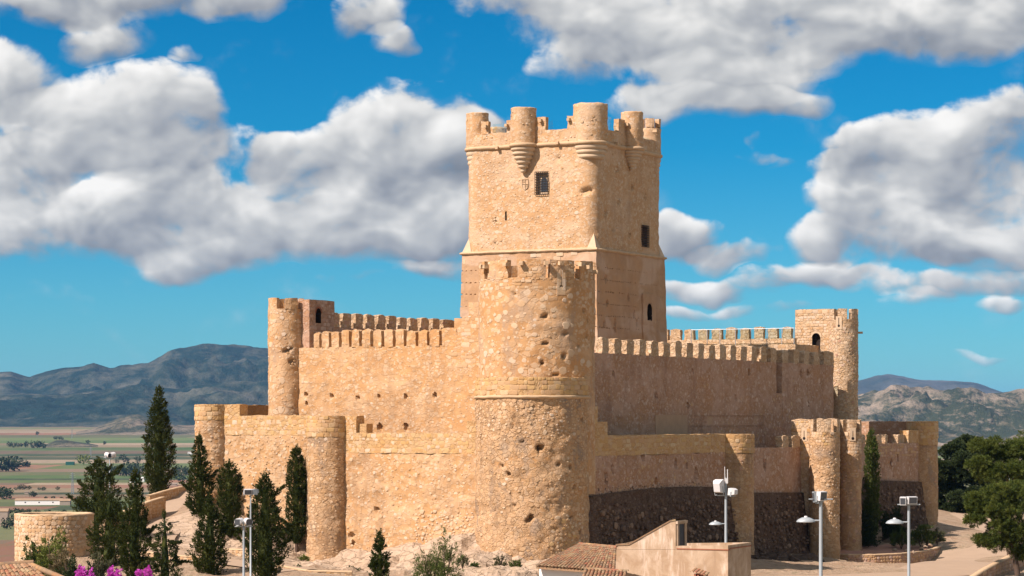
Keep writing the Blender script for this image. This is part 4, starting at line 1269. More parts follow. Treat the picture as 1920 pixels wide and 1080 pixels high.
def door_block(label, a0, a1, b0, b1, zt, zb, mat, side, dlo, dhi, dz0, dz1, smat):
    """square cap house over a wall stair, its door an arched opening"""
    th = thing('stair_house', label, 'stone turret', ab((a0 + a1) / 2, (b0 + b1) / 2, zb))
    mb = MB()
    # shell without the door's side
    mb.box(ab(a0, b0, zb), E1 * (a1 - a0), E2 * (b1 - b0), EZ * (zt - zb), .2, '245' if side == 1 else '2345')
    if side == 1:   # door in the side that faces -a
        mb.box(ab(a0, b0, zb), E1 * (a1 - a0), E2 * (b1 - b0), EZ * (zt - zb), .2, '1')
    # door side as strips round the opening
    def P(u, z): return ab(a0, u, z) if side == 1 else ab(u, b0, z)
    lo, hi = (b0, b1) if side == 1 else (a0, a1)
    r = (dhi - dlo) / 2; mid = (dlo + dhi) / 2; zs = dz1 - r
    for u0, u1, z0, zz1 in ((lo, dlo, zb, zt), (dhi, hi, zb, zt), (dlo, dhi, zb, dz0), (dlo, dhi, dz1 + .01, zt)):
        if u1 - u0 < .02 or zz1 - z0 < .02: continue
        nu, nz_ = max(1, int((u1 - u0) / .2)), max(1, int((zz1 - z0) / .2))
        mb.sheet(np.array([[P(u, z) for u in np.linspace(u0, u1, nu + 1)] for z in np.linspace(z0, zz1, nz_ + 1)]))
    T_ = np.linspace(0, math.pi, 13)
    arc = [(mid - r * math.cos(t), zs + r * math.sin(t)) for t in T_]
    for k in range(12):
        (u0, za), (u1, zb_) = arc[k], arc[k + 1]
        mb.add([P(u0, za), P(u1, zb_), P(u1, dz1 + .01), P(u0, dz1 + .01)], Q=[(0, 1, 2, 3)])
    V = rough(mb.arrays()[0], .02, 1.2, 51)
    part('house_wall', mb, MATS[mat], th, V=V)
    inn = E1 if side == 1 else E2
    mb = MB()
    ring = [(dlo, dz0)] + arc + [(dhi, dz0)]
    Pf = np.array([P(u, z) for u, z in ring]); 
    mb.sheet(np.stack([Pf, Pf + inn * .55]))
    cc = Pf.mean(0) + inn * .55
    V2 = np.concatenate([Pf + inn * .55, cc[None]]); k = len(Pf)
    mb.add(V2, T=[(i, (i + 1) % k, k) for i in range(k)])
    part('doorway', mb, MATS['dark_inside'], th)
    mb = MB()
    ro = r + .16
    outer = [(mid - ro * math.cos(t), zs + ro * math.sin(t)) for t in T_]
    nrm_ = -inn * .03
    mb.sheet(np.stack([np.array([P(u, z) for u, z in arc]) + nrm_, np.array([P(u, z) for u, z in outer]) + nrm_]))
    part('door_arch', mb, MATS['brick_red'] if smat == 'stone_shade' else MATS['ashlar'], th)
    fo = Face(ab(a0, b0), E2, -E1, b1 - b0) if side == 1 else Face(ab(a0, b0), E1, -E2, a1 - a0)
    L = hi - lo
    msk = lambda s, z: not (dlo - lo - .25 < s < dhi - lo + .25 and dz0 - .2 < z < dz1 + .3)
    it = course(fo, 0, L, zb + .1, zt - .05, .2, .42, .8, 1.7, [smat, smat, 'stone_tan' if smat != 'stone_shade' else smat], skip=.12, mask=msk, proud=(.03, .07), joint=.05, jit=.03)
    add_stones(th, it, (.02, 1.2, 51))
    return th
tb = (0.0, 0.0)
blk_a0 = a_at(580, 0.35)
p = ab(blk_a0, .35); ztb = z_at(561, p)
bb1 = b_at(627, blk_a0)
door_block('dark square stair house with arched door, beside the slender left tower', blk_a0, blk_a0 + 1.6, .35, bb1, ztb, 85.2, 'shade_wall', 1, b_at(592, blk_a0), b_at(602, blk_a0), z_at(606, ab(blk_a0, 2)), z_at(578, ab(blk_a0, 2)), 'stone_shade')

# ------------------------------------------------------------------ inner curtain, far left (seen over the near wall) and back
AFL = 24.0
def merlon_row(th, fixed, along, cuts, zb, ztop, mat, tk=.55, nvar=4, sgn=1):
    """merlons along b on the wall a = fixed (along 'b') or along a on b = fixed; cuts: list of (lo, hi)"""
    m_ = merlon_meshes(1.0, tk, ztop - zb, mat, nvar, .09)
    for i, (lo, hi) in enumerate(cuts):
        if along == 'a': put_merlon(th, m_[i % nvar], ab((lo + hi) / 2, fixed, zb), E1 * (hi - lo), E2 * sgn)
        else: put_merlon(th, m_[i % nvar], ab(fixed, (lo + hi) / 2, zb), E2 * (hi - lo), E1 * sgn)
fw = thing('curtain_wall', 'shaded battlement of the far left inner wall, seen over the sunlit wall', 'castle wall', ab(AFL, 20, 74))
abwall(fw, 'wall_body', AFL, AFL + 1.5, 3.2, 64, 74, 88.05, 'shade_wall', .4, (.05, .9, 61))
pxs = [640, 660, 683, 705, 726, 746, 766, 786, 806, 828, 846]
cuts = []
for i in range(len(pxs)):
    b0 = b_at(pxs[i], AFL); nxt = b_at(pxs[i + 1], AFL) if i + 1 < len(pxs) else b0 + 3.6
    cuts.append((b0 - (nxt - b0) * .0 + .0, b0 + (nxt - b0) * .66))
while cuts[-1][1] < 60:
    l = cuts[-1]; d_ = 3.4; cuts.append((l[0] + d_, l[1] + d_))
cuts = [(b_at(628, AFL), b_at(634, AFL))] + cuts
merlon_row(fw, AFL + .95, 'b', cuts, 88.05, z_at(590, ab(AFL, 10)) + .15, 'terrace_wall', .55)
fi = Face(ab(AFL, 3.2), E2, -E1, 58)
it = course(fi, 3, 26, 86.5, 88.0, .2, .35, .9, 1.9, ['stone_shade'], skip=.25, proud=(.02, .06), joint=.04)
fm = Face(ab(AFL + .95, 0), E2, -E1, 58)
mk = lambda s, z: any(lo + .15 < s < hi - .15 for lo, hi in cuts)
it += course(fm, 3, 32, 88.15, 89.25, .2, .34, .9, 1.8, ['stone_shade', 'stone_tan'], skip=.15, proud=(.03, .06), joint=.04, mask=mk)
add_stones(fw, it, (.03, .9, 61))

# inner right curtain (shaded)
ZR0 = 85.55; ZR1 = 86.85
ir = thing('curtain_wall', 'long shaded inner wall with sunlit merlon flanks, right of the round corner tower', 'castle wall', ab(.7, 32, 74))
BS0, BS1 = b_at(1455.5, 0), b_at(1466.5, 0)
BE = b_at(1563, 0)
pits = []
for px, py, s in ((1299, 696, .22), (1405, 699, .24), (1502, 700, .30), (1515, 700, .26), (1553, 668, .2), (1150, 702, .2), (1230, 742, .25), (1380, 745, .25), (1290, 760, .25), (1516, 757, .2)):
    b = b_at(px, 0); p = ab(0, b); p[2] = z_at(py, p); pits.append((p, E1, s, s * 1.0, .4))
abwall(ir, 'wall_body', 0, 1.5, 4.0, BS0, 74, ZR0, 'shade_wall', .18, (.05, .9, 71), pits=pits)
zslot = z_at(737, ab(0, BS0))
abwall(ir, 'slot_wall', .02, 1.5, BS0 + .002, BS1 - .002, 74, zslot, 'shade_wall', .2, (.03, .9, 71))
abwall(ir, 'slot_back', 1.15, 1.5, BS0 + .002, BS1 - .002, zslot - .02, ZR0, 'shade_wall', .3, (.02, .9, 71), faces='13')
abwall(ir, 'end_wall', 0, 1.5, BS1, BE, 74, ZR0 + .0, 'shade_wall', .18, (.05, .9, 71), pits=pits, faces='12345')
gl = [1120, 1141, 1165, 1188, 1211, 1234, 1256, 1278, 1299, 1320, 1341, 1361, 1380, 1400, 1419, 1437]
cuts = []
for i, g0 in enumerate(gl):
    e = gl[i + 1] if i + 1 < len(gl) else 1455.5
    cuts.append((b_at(g0 + (e - g0) * .46, 0), b_at(e, 0)))
cuts.append((BS1, b_at(1478, 0)))
for g0, e in ((1480, 1498), (1499, 1517), (1518, 1536), (1537, 1563)):
    cuts.append((b_at(g0 + 8.0, 0), b_at(e, 0)))
cuts[-1] = (b_at(1545, 0), BE)
merlon_row(ir, .0, 'b', cuts, ZR0, ZR1, 'terrace_wall', .66, 5)
fr_ = Face(ab(0, 4.0), E2, -E1, 62)
it = scatter(fr_, 7, BE - 4.2, 76.5, 84.6, 330, .16, .5, ['stone_shade', 'stone_shade', 'stone_tan'], proud=(.02, .06), mask=lambda s, z: not (BS0 - 4.3 < s < BS1 - 3.7 and z > zslot - .3))
it += scatter(fr_, BS1 - 4, BE - 4.2, 76.5, 84.6, 100, .3, .75, ['stone_shade'], proud=(.02, .06))
it += scatter(fr_, 38, BE - 4.4, 76, zslot - .4, 120, .3, .75, ['stone_shade'], proud=(.02, .06))
add_stones(ir, it, (.05, .9, 71))
# a smooth rendered patch low on the wall
bp0, bp1 = b_at(1228, 0), b_at(1430, 0)
bpm = b_at(1288, 0)
mb = MB()
mb.box(ab(-.07, bp0, 77), E1 * .1, E2 * (bpm - bp0), EZ * (z_at(778, ab(0, 20)) - 77), .4, '1345')
mb.box(ab(-.068, bpm + .003, z_at(799, ab(0, 24))), E1 * .1, E2 * (bp1 - bpm), EZ * (z_at(779, ab(0, 24)) - z_at(799, ab(0, 24))), .4, '12456')
plain_mat('render_patch', (.43, .285, .175), .95, .35, 1.2, .01)
part('render_patch', mb, MATS['render_patch'], ir, V=rough(mb.arrays()[0], .02, .8, 3))

# back right tower: drum, square block with the door
RT_b = 70.2; c = ab(.35, RT_b); RRT = 1.55
# put the drum so that it spans the columns of the photograph
cb_ = b_at(1581, .35); c = ab(.35, cb_)
z1 = z_at(600, c); zt = z_at(580, c)
rt = thing('round_tower', 'round tower with loophole at the far right end of the high inner wall', 'castle tower', c * [1, 1, 0] + [0, 0, 74])
drum(rt, 'drum_wall', c[0], c[1], RRT, 74, z1, 'terrace_wall', .16, (.045, 1.1, 81))
for f0, f1 in ((-80, -46), (-30, 8), (26, 66), (84, 140), (170, 230)):
    A = np.radians(np.linspace(f0, f1, 10)); mb = MB()
    def rp_(r_, z): return np.stack([c[0] + r_ * np.sin(A), c[1] - r_ * np.cos(A), np.full(10, z)], -1)
    zs = np.linspace(z1 - .05, zt, 6)
    mb.sheet(np.stack([rp_(RRT, z) for z in zs])); mb.sheet(np.stack([rp_(RRT - .45, z) for z in zs])); mb.sheet(np.stack([rp_(RRT, zt), rp_(RRT - .45, zt)]))
    for e in (0, 9): mb.sheet(np.stack([[rp_(RRT, z)[e], rp_(RRT - .45, z)[e]] for z in zs]))
    part('merlon', mb, MATS['terrace_wall'], rt, V=rough(mb.arrays()[0], .04, 1.6, 41))
p, f = drum_pt(c[0], c[1], RRT, 1573, 608)
n = np.array([math.sin(f), -math.cos(f), 0]); t_ = np.array([math.cos(f), math.sin(f), 0])
p0 = p * [1, 1, 0]; zz0 = z_at(618, c)
mb = MB(); mb.box(p0 - t_ * .33 - n * .2 + EZ * zz0, t_ * .66, n * .25, EZ * 1.35)
ls = part('loophole_surround', mb, MATS['ashlar'], rt)
mb = MB(); q = p0 + n * .055 + EZ * (zz0 + .35)
mb.add([q - t_ * .04, q + t_ * .04, q + t_ * .04 + EZ * .85, q - t_ * .04 + EZ * .85], Q=[(0, 1, 2, 3)])
pts = [q + t_ * (.13 * math.cos(x)) + EZ * (.14 * math.sin(x)) for x in np.linspace(0, 2 * math.pi, 12, endpoint=False)]
mb.add(pts, T=[(0, i, i + 1) for i in range(1, 11)])
part('loophole', mb, MATS['dark_inside'], ls)
mb = MB(); s0 = np.array([c[0] + RRT * math.sin(1.45), c[1] - RRT * math.cos(1.45), z_at(624, c)]); mb.box(s0 - EZ * .1, np.array([.5, 0, 0]), np.array([0, .25, 0]), EZ * .22)
part('waterspout', mb, MATS['mould'], rt)
add_stones(rt, scatter(DrumFace(c[0], c[1], RRT), -2.3, 2.3, 79, z1, 260, .2, .5, ['stone_tan', 'stone_pale', 'stone_shade'], proud=(.02, .06)), (.045, 1.1, 81))
bk = cb_ - .6
a1_, a0_ = a_at(1491, bk), a_at(1557, bk)
door_block('sunlit square stair house with arched doorway, beside the far right round tower', a0_, a1_, bk, bk + 2.4, z_at(579, ab(a0_, bk)), 84.5, 'terrace_wall', 0, a_at(1538, bk), a_at(1522.5, bk), z_at(654, ab(a0_, bk)), z_at(624, ab(a0_, bk)), 'stone_pale')

# back inner wall with merlons and a glass railing on its walk
BB = 65.0
bw = thing('curtain_wall', 'sunlit back wall with merlons and glass railing, between the keep and the far right tower', 'castle wall', ab(12, BB, 76))
zwk = z_at(640, ab(4, BB)); 
a1_ = a_at(1490, BB)
abwall(bw, 'side_wall', a1_ - .7, a1_ - .01, BB - 1.6, bk + .1, 76, zwk - .35, 'terrace_wall', .4, (.04, .9, 91))
abwall(bw, 'wall_body', a1_ + .02, AFL - .02, BB - 1.6, BB + .0, 76, zwk - .35, 'terrace_wall', .3, (.04, .9, 91))
abwall(bw, 'parapet', a1_ + .02, AFL - .02, BB + .01, BB + .7, 76, z_at(634, ab(4, BB)), 'terrace_wall', .3, (.04, .9, 91))
mp = [(1468, 1483), (1441, 1457), (1415, 1431), (1389, 1404), (1362, 1379), (1336, 1352), (1310, 1326), (1284, 1300), (1258, 1275), (1236, 1252), (1212, 1228)]
cuts = [(a_at(r_, BB), a_at(l_ - 1.5, BB)) for l_, r_ in mp]
merlon_row(bw, BB + .05, 'a', cuts, z_at(634, ab(4, BB)), z_at(614, ab(4, BB)), 'terrace_wall', .6, 4)
fbk = Face(ab(0, BB - 1.6), E1, -E2, 30)
it = course(fbk, a1_ + .1, 14, 86.5, zwk - .4, .22, .38, .8, 1.7, ['stone_pale', 'stone_tan', 'stone_ashlar'], skip=.2, proud=(.02, .05), joint=.05)
fb2 = Face(ab(0, BB + .05), E1, -E2, 30)
it += course(fb2, a1_ + .1, 14, z_at(634, ab(4, BB)) + .06, z_at(614, ab(4, BB)) - .1, .22, .36, .8, 1.6, ['stone_pale', 'stone_tan'], skip=.15, proud=(.02, .05), joint=.05, mask=lambda s, z: any(lo + .2 < s < hi - .2 for lo, hi in cuts))
add_stones(bw, it, (.03, .9, 91))
rl = thing('glass_railing', 'glass railing with steel posts along the back wall walk, beside the keep', 'railing', ab(8, BB - 1.5, zwk))
gz0, gz1 = z_at(636, ab(6, BB - 1.4)), z_at(617, ab(6, BB - 1.4))
gx = [1296, 1326, 1350, 1379, 1408, 1438, 1466, 1489]
ga_ = [a_at(q, BB - 1.4) for q in gx]
for i, x in enumerate(ga_):
    mb = MB(); mb.box(ab(x - .03, BB - 1.44, zwk - .36), E1 * .06, E2 * .06, EZ * (gz1 - zwk + .38))
    part('post', mb, MATS['galvanized'], rl)
    if i + 1 < len(ga_):
        mb = MB(); mb.box(ab(ga_[i + 1] + .08, BB - 1.42, gz0), E1 * (x - ga_[i + 1] - .16), E2 * .02, EZ * (gz1 - gz0))
        part('glass_pane', mb, MATS['glass_panel'], rl)
mb = MB(); mb.tube([ab(ga_[0], BB - 1.41, gz1 + .05), ab(ga_[-1], BB - 1.41, gz1 + .05)], .03, 6)
part('handrail', mb, MATS['galvanized'], rl)

# ------------------------------------------------------------------ outer wall, left (sunlit)
BO = -3.5
ZOL1 = z_at(779, ab(22, BO)); ZOL2 = z_at(812, ab(9, BO))
ol = thing('outer_wall', 'sunlit low outer wall with ochre coping, between the slim left towers and the great drum', 'castle wall', ab(16, BO, 68))
AT2 = a_at(615, BO + .2); AT3 = a_at(398, BO + .3)
pits = []
for px, py, s in ((660, 1004, .25), (662, 1018, .18), (705, 955, .2)):
    a = a_at(px, BO); p = ab(a, BO); p[2] = z_at(py, p); pits.append((p, E2, s, s, .3))
bd = 1.65
abwall(ol, 'wall_body', AT2, AT3, BO, BO + 1.2, 66, ZOL1 - bd, 'rubble_wall', .15, (.07, .9, 101))
abwall(ol, 'coping_band', AT2, AT3, BO - .015, BO + 1.2, ZOL1 - bd, ZOL1, 'ochre_wall', .18, (.05, .9, 102))
aS = a_at(668, BO)
abwall(ol, 'wall_body', 3.2, AT2, BO, BO + 1.2, 64, ZOL2 - bd, 'rubble_wall', .15, (.08, .9, 101), pits=pits)
abwall(ol, 'coping_band', 3.2, aS, BO - .015, BO + 1.2, ZOL2 - bd, ZOL2, 'ochre_wall', .18, (.05, .9, 102))
abwall(ol, 'coping_band', aS, AT2, BO - .018, BO + 1.2, ZOL2 - bd, ZOL1 - .05, 'ochre_wall', .18, (.05, .9, 102))
abwall(ol, 'wall_step', a_at(684, BO), aS - .003, BO + .3, BO + 1.25, ZOL2 - .1, z_at(795, ab(aS, BO)), 'ochre_wall', .2, (.05, .9, 102))
abwall(ol, 'wall_step', 3.3, a_at(876, BO), BO - .022, BO + 1.1, ZOL2 - .1, z_at(790, ab(4, BO)), 'ochre_wall', .2, (.05, .9, 102))
abwall(ol, 'wall_step', a_at(450, BO), AT3, BO - .02, BO + 1.15, ZOL1 - .1, z_at(759, ab(27, BO)), 'ochre_wall', .2, (.05, .9, 102))
fo = Face(ab(3.2, BO), E1, -E2, 30)
it = scatter(fo, .8, AT2 - 4.6, 68.5, ZOL2 - bd - .1, 330, .14, .40, ['stone_tan', 'stone_pale', 'stone_pale'], proud=(.02, .07))
it += scatter(fo, .8, 6, 67.5, 72.5, 200, .2, .5, ['stone_ashlar', 'stone_pale'], proud=(.03, .10))
it += scatter(fo, AT2 - 1.6, AT3 - 4, 71.5, ZOL1 - bd - .1, 330, .16, .44, ['stone_tan', 'stone_pale', 'stone_tan'], proud=(.02, .09))
add_stones(ol, it, (.08, .9, 101))
itb = course(fo, .8, aS - 3.2, ZOL2 - bd + .03, ZOL2 - .02, .24, .40, .8, 1.7, ['stone_ochre', 'stone_tan', 'stone_pale', 'stone_ochre'], skip=.12, proud=(.02, .06), joint=.04)
itb += course(fo, aS - 3.1, AT2 - 4.5, ZOL2 - bd + .03, ZOL1 - .1, .24, .40, .8, 1.7, ['stone_ochre', 'stone_pale'], skip=.15, proud=(.02, .06), joint=.04)
itb += course(fo, AT2 - 1.5, AT3 - 4.3, ZOL1 - bd + .03, ZOL1 - .02, .24, .42, .8, 1.7, ['stone_ochre', 'stone_tan', 'stone_pale', 'stone_ochre'], skip=.12, proud=(.02, .06), joint=.04)
cop = [o for o in ol.children if o.name.startswith('coping_band')]
add_stones(cop[0], itb, (.05, .9, 102), limit=290)

def plain_drum(label, cx, cy, R, zb, zband, zt, mat, bmat, smats, bsm, nst, seed, sm=(.14, .42), zs0=None):
    th = thing('round_tower', label, 'castle tower', (cx, cy, zb))
    drum(th, 'drum_wall', cx, cy, R, zb, zband, mat, .14, (.06, 1.1, seed))
    bnd = drum(th, 'top_band', cx, cy, R + .02, zband, zt, bmat, .16, (.05, 1.2, seed))
    df = DrumFace(cx, cy, R)
    add_stones(th, scatter(df, -R * 1.5, R * 1.5, zs0 or zb + 1.5, zband - .1, nst, sm[0], sm[1], smats, proud=(.02, .07)), (.06, 1.1, seed))
    add_stones(bnd, course(DrumFace(cx, cy, R + .02), -R * 1.5, R * 1.5, zband + .04, zt - .02, .24, .42, .9, 1.7, bsm, skip=.1, proud=(.02, .06), joint=.04), (.05, 1.2, seed), limit=140)
    return th
c = ab(AT2, BO + .2); zt = z_at(780, c)
plain_drum('slim sunlit outer tower with a cypress on its left, second from the left', c[0], c[1], 1.76, 65.5, zt - 1.75, zt, 'drum_rough', 'ochre_wall', ['stone_tan', 'stone_tan', 'stone_pale'], ['stone_ochre', 'stone_ochre', 'stone_tan'], 360, 111)
c = ab(AT3, BO + .3); zt = z_at(758, c)
plain_drum('leftmost outer tower, slim and sunlit, with open fields beyond it', c[0], c[1], 1.46, 70.0, zt - 1.35, zt, 'drum_wall', 'ochre_wall', ['stone_tan', 'stone_pale'], ['stone_ochre', 'stone_ochre', 'stone_tan'], 260, 121)
wo_ = thing('outer_wall', 'outer wall running back from the leftmost tower, only its dark inner face showing', 'castle wall', ab(AT3, 20, 70))
abwall(wo_, 'wall_body', AT3 - .6, AT3 + .6, BO + 1.4, 50, 68, z_at(760, ab(AT3, 5)), 'ochre_wall', .35, (.05, .9, 103))

# ------------------------------------------------------------------ outer wall, right (shaded), with its dark scarp
AO = -4.0
ZRO = z_at(815, ab(AO, 18))
ort = thing('outer_wall', 'shaded outer wall with ochre coping above dark rubble, right of the great drum', 'castle wall', ab(AO, 16, 67))
BT = b_at(1373, AO + .2); cT = ab(AO + .2, BT)
pits = []
for px, py, s in ((1205, 855, .3), (1268, 870, .3), (1305, 890, .4), (1150, 880, .3), (1230, 905, .3), (1289, 873, .2), (1330, 845, .2), (1137, 897, .3)):
    b = b_at(px, AO); p = ab(AO, b); p[2] = z_at(py, p); pits.append((p, E1, s, s * 1.3, .35))
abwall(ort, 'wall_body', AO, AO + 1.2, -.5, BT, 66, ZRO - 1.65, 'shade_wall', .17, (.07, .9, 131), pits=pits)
rcb = abwall(ort, 'coping_band', AO - .015, AO + 1.2, -.5, BT, ZRO - 1.65, ZRO, 'ochre_wall', .18, (.05, .9, 132))
abwall(ort, 'wall_step', AO - .02, AO + 1.15, -.4, b_at(1120, AO), ZRO - .1, z_at(763, ab(AO, 3)), 'ochre_wall', .2, (.05, .9, 132))
abwall(ort, 'wall_step', AO - .018, AO + 1.15, b_at(1120, AO) + .004, b_at(1139, AO), ZRO - .1, z_at(791, ab(AO, 4)), 'ochre_wall', .2, (.05, .9, 132))
fo = Face(ab(AO, -.5), E2, -E1, 34)
itb = course(fo, 3, BT + .5, ZRO - 1.6, ZRO - .03, .26, .42, 1.6, 3.2, ['stone_ochre', 'stone_ochre', 'stone_tan'], skip=.08, proud=(.02, .06), joint=.05)
itb += course(fo, 1.5, b_at(1120, AO) + .4, ZRO, z_at(765, ab(AO, 3)), .26, .42, 1.6, 3, ['stone_ochre'], skip=.08, proud=(.02, .06), joint=.05)
add_stones(rcb, itb, (.05, .9, 132), limit=290)
add_stones(ort, scatter(fo, 3, BT - 1, 72.5, ZRO - 1.7, 240, .2, .6, ['stone_shade', 'stone_shade', 'stone_tan'], proud=(.02, .08)), (.07, .9, 131), limit=180)
def scarp(th, b0, b1, zt_fn, z0, a_top, run, seed, mat='scarp_rubble'):
    """weathered dark rubble foot of the wall, leaning outward"""
    nb = int((b1 - b0) / .22); nz_ = 34
    B = np.linspace(b0, b1, nb); Tt = np.linspace(0, 1, nz_)
    P = np.zeros((nz_, nb, 3))
    for j, b in enumerate(B):
        zt_ = zt_fn(b)
        for i, t in enumerate(Tt):
            P[i, j] = ab(a_top - .30 - run * (1 - t) ** 1.1, b, z0 + (zt_ - z0) * t)
    top2 = np.array([ab(a_top + .12, b, zt_fn(b) + .03) for b in B])
    P = np.concatenate([P, top2[None]])
    mb = MB(); mb.sheet(P)
    V0 = mb.arrays()[0]
    fade = np.repeat(np.append(1 - Tt ** 3, .0), nb)[:, None]
    V = V0 + (rough(V0, .15, 1.3, seed, 4) - V0) * fade
    return part('rubble_scarp', mb, MATS[mat], th, False, V=V)
zs1 = lambda b: z_at(926, ab(AO, 8)) + .32 * math.sin((b - 2) * .115)
sc1 = scarp(ort, 0, BT - .6, zs1, 66, AO, 1.1, 5)
add_stones(sc1, scatter(Face(ab(AO - .36, 0), E2, -E1, 30, .19, 73.4), 2, BT - 1, 68.0, 73.1, 330, .22, .70, ['stone_dark', 'stone_dark', 'stone_dim'], proud=(.06, .20)), (.02, 1.1, 5), limit=280)
add_stones(sc1, scatter(Face(ab(AO, -.5), E2, -E1, 34), 2.5, BT - .8, 73.4, 74.5, 170, .10, .34, ['stone_dim', 'stone_dark', 'stone_dim'], proud=(.02, .05), mask=lambda s, z: z > zs1(s - .5) and rng.uniform() < 1.1 - (z - zs1(s - .5)) * 1.3), (.07, .9, 131), limit=0)
zt = z_at(814, cT)
plain_drum('round outer tower half in sun with ochre top, behind the floodlight pole', cT[0], cT[1], 1.95, 66, zt - 1.75, zt, 'drum_rough', 'ochre_wall', ['stone_tan', 'stone_shade', 'stone_tan'], ['stone_ochre', 'stone_ochre', 'stone_tan'], 220, 141)
# wall on to the gate
BG = 47.0
ow2 = thing('outer_wall', 'low dark outer wall between the half lit round tower and the gate towers', 'castle wall', ab(AO, 38, 67))
zw2 = z_at(840, ab(AO, 38))
abwall(ow2, 'wall_body', AO, AO + 1.1, BT + 1.0, BG + 1.5, 66, zw2, 'shade_wall', .2, (.06, .9, 151), pits=[(ab(AO, b_at(1435, AO), z_at(872, ab(AO, 37))), E1, .3, .5, .4)])
sc2 = scarp(ow2, BT + 1.2, BG + 1.0, lambda b: z_at(922 + .5 * (b - 36), ab(AO, 40)), 65, AO, 1.2, 6)
add_stones(sc2, scatter(Face(ab(AO - .36, 0), E2, -E1, 50, .16, 73), BT + 2.4, BG, 67.5, 72.6, 150, .25, .7, ['stone_dark', 'stone_dark', 'stone_dim'], proud=(.06, .20)), (.02, 1.1, 6))
zm = z_at(820, ab(AO, 43))
merlon_row(ow2, AO, 'b', [(b_at(1468, AO), b_at(1478, AO)), (b_at(1486, AO), b_at(1500, AO))], zw2, zm, 'terrace_wall', .75, 3)
add_stones(ow2, scatter(Face(ab(AO, BT), E2, -E1, 20), 2, BG - BT, 73, zw2, 110, .25, .6, ['stone_shade'], proud=(.02, .07)), (.06, .9, 151))

# gate towers
gt = thing('gate_tower', 'crenellated gate bastion with a round front and loophole, right of the low dark wall', 'castle tower', ab(-5.5, 48, 67))
AG = -6.3
BGf = b_at(1520, AG + .8)
cA_b = b_at(1546, AG); cA = ab(AG, cA_b); RA = 1.46
bfr = cA_b - .35
aL, aR = a_at(1484.5, bfr), a_at(1522, bfr)
zg = z_at(786, cA); zgm = z_at(810, cA)
abwall(gt, 'gate_wall', aR - 1.2, aL, bfr, bfr + 1.0, 66, zgm, 'terrace_wall', .18, (.04, 1.0, 161))
drum(gt, 'drum_wall', cA[0], cA[1], RA, 65, zgm, 'drum_rough', .13, (.06, 1.1, 162))
merlon_row(gt, bfr, 'a', [(a_at(1519, bfr), aL)], zgm, zg, 'terrace_wall', .55, 1)
for f0, f1 in ((-72, -54), (-38, 18), (48, 84), (120, 200)):
    A = np.radians(np.linspace(f0, f1, 10)); mb = MB()
    def rp_(r_, z): return np.stack([cA[0] + r_ * np.sin(A), cA[1] - r_ * np.cos(A), np.full(10, z)], -1)
    zs = np.linspace(zgm - .05, zg, 6)
    mb.sheet(np.stack([rp_(RA, z) for z in zs])); mb.sheet(np.stack([rp_(RA - .42, z) for z in zs])); mb.sheet(np.stack([rp_(RA, zg), rp_(RA - .42, zg)]))
    for e in (0, 9): mb.sheet(np.stack([[rp_(RA, z)[e], rp_(RA - .42, z)[e]] for z in zs]))
    part('merlon', mb, MATS['terrace_wall'], gt, V=rough(mb.arrays()[0], .035, 1.6, 41))
def loop(th, P, n, zc_, mat='ashlar', h=.75):
    t_ = np.array([-n[1], n[0], 0])
    mb = MB(); mb.box(P * [1, 1, 0] - t_ * .28 - n * .1 + EZ * (zc_ - .25), t_ * .56, n * .14, EZ * (h + .55))
    q_ = part('loophole_surround', mb, MATS[mat], th)
    mb = MB(); q = P * [1, 1, 0] + n * .048 + EZ * zc_
    mb.add([q - t_ * .035, q + t_ * .035, q + t_ * .035 + EZ * h, q - t_ * .035 + EZ * h], Q=[(0, 1, 2, 3)])
    pts = [q + t_ * (.15 * math.cos(x)) + EZ * (.15 * math.sin(x)) for x in np.linspace(0, 2 * math.pi, 12, endpoint=False)]
    mb.add(pts, T=[(0, i, i + 1) for i in range(1, 11)])
    part('loophole', mb, MATS['dark_inside'], q_)
a = a_at(1508, bfr); p = ab(a, bfr); loop(gt, p, -E2, z_at(822, p))
fg = Face(ab(aR - .8, bfr), E1, -E2, 4)
it = course(fg, .2, aL - aR + .8, z_at(862, cA), zg - .05, .2, .36, .8, 1.7, ['stone_pale', 'stone_tan', 'stone_ochre'], skip=.08, proud=(.02, .06), joint=.05, mask=lambda s, z: not (abs(s - (a - aR + .8)) < .4 and abs(z - z_at(815, p)) < .7))
it += course(DrumFace(cA[0], cA[1], RA), -2.0, 2.1, z_at(836, cA), zgm, .2, .34, .8, 1.6, ['stone_pale', 'stone_tan', 'stone_ochre'], skip=.08, proud=(.02, .06), joint=.05)
it += scatter(DrumFace(cA[0], cA[1], RA), -2.1, 2.1, 68.5, z_at(838, cA), 170, .2, .42, ['stone_tan', 'stone_pale'], proud=(.03, .08))
add_stones(gt, it, (.04, 1.0, 161), limit=300)
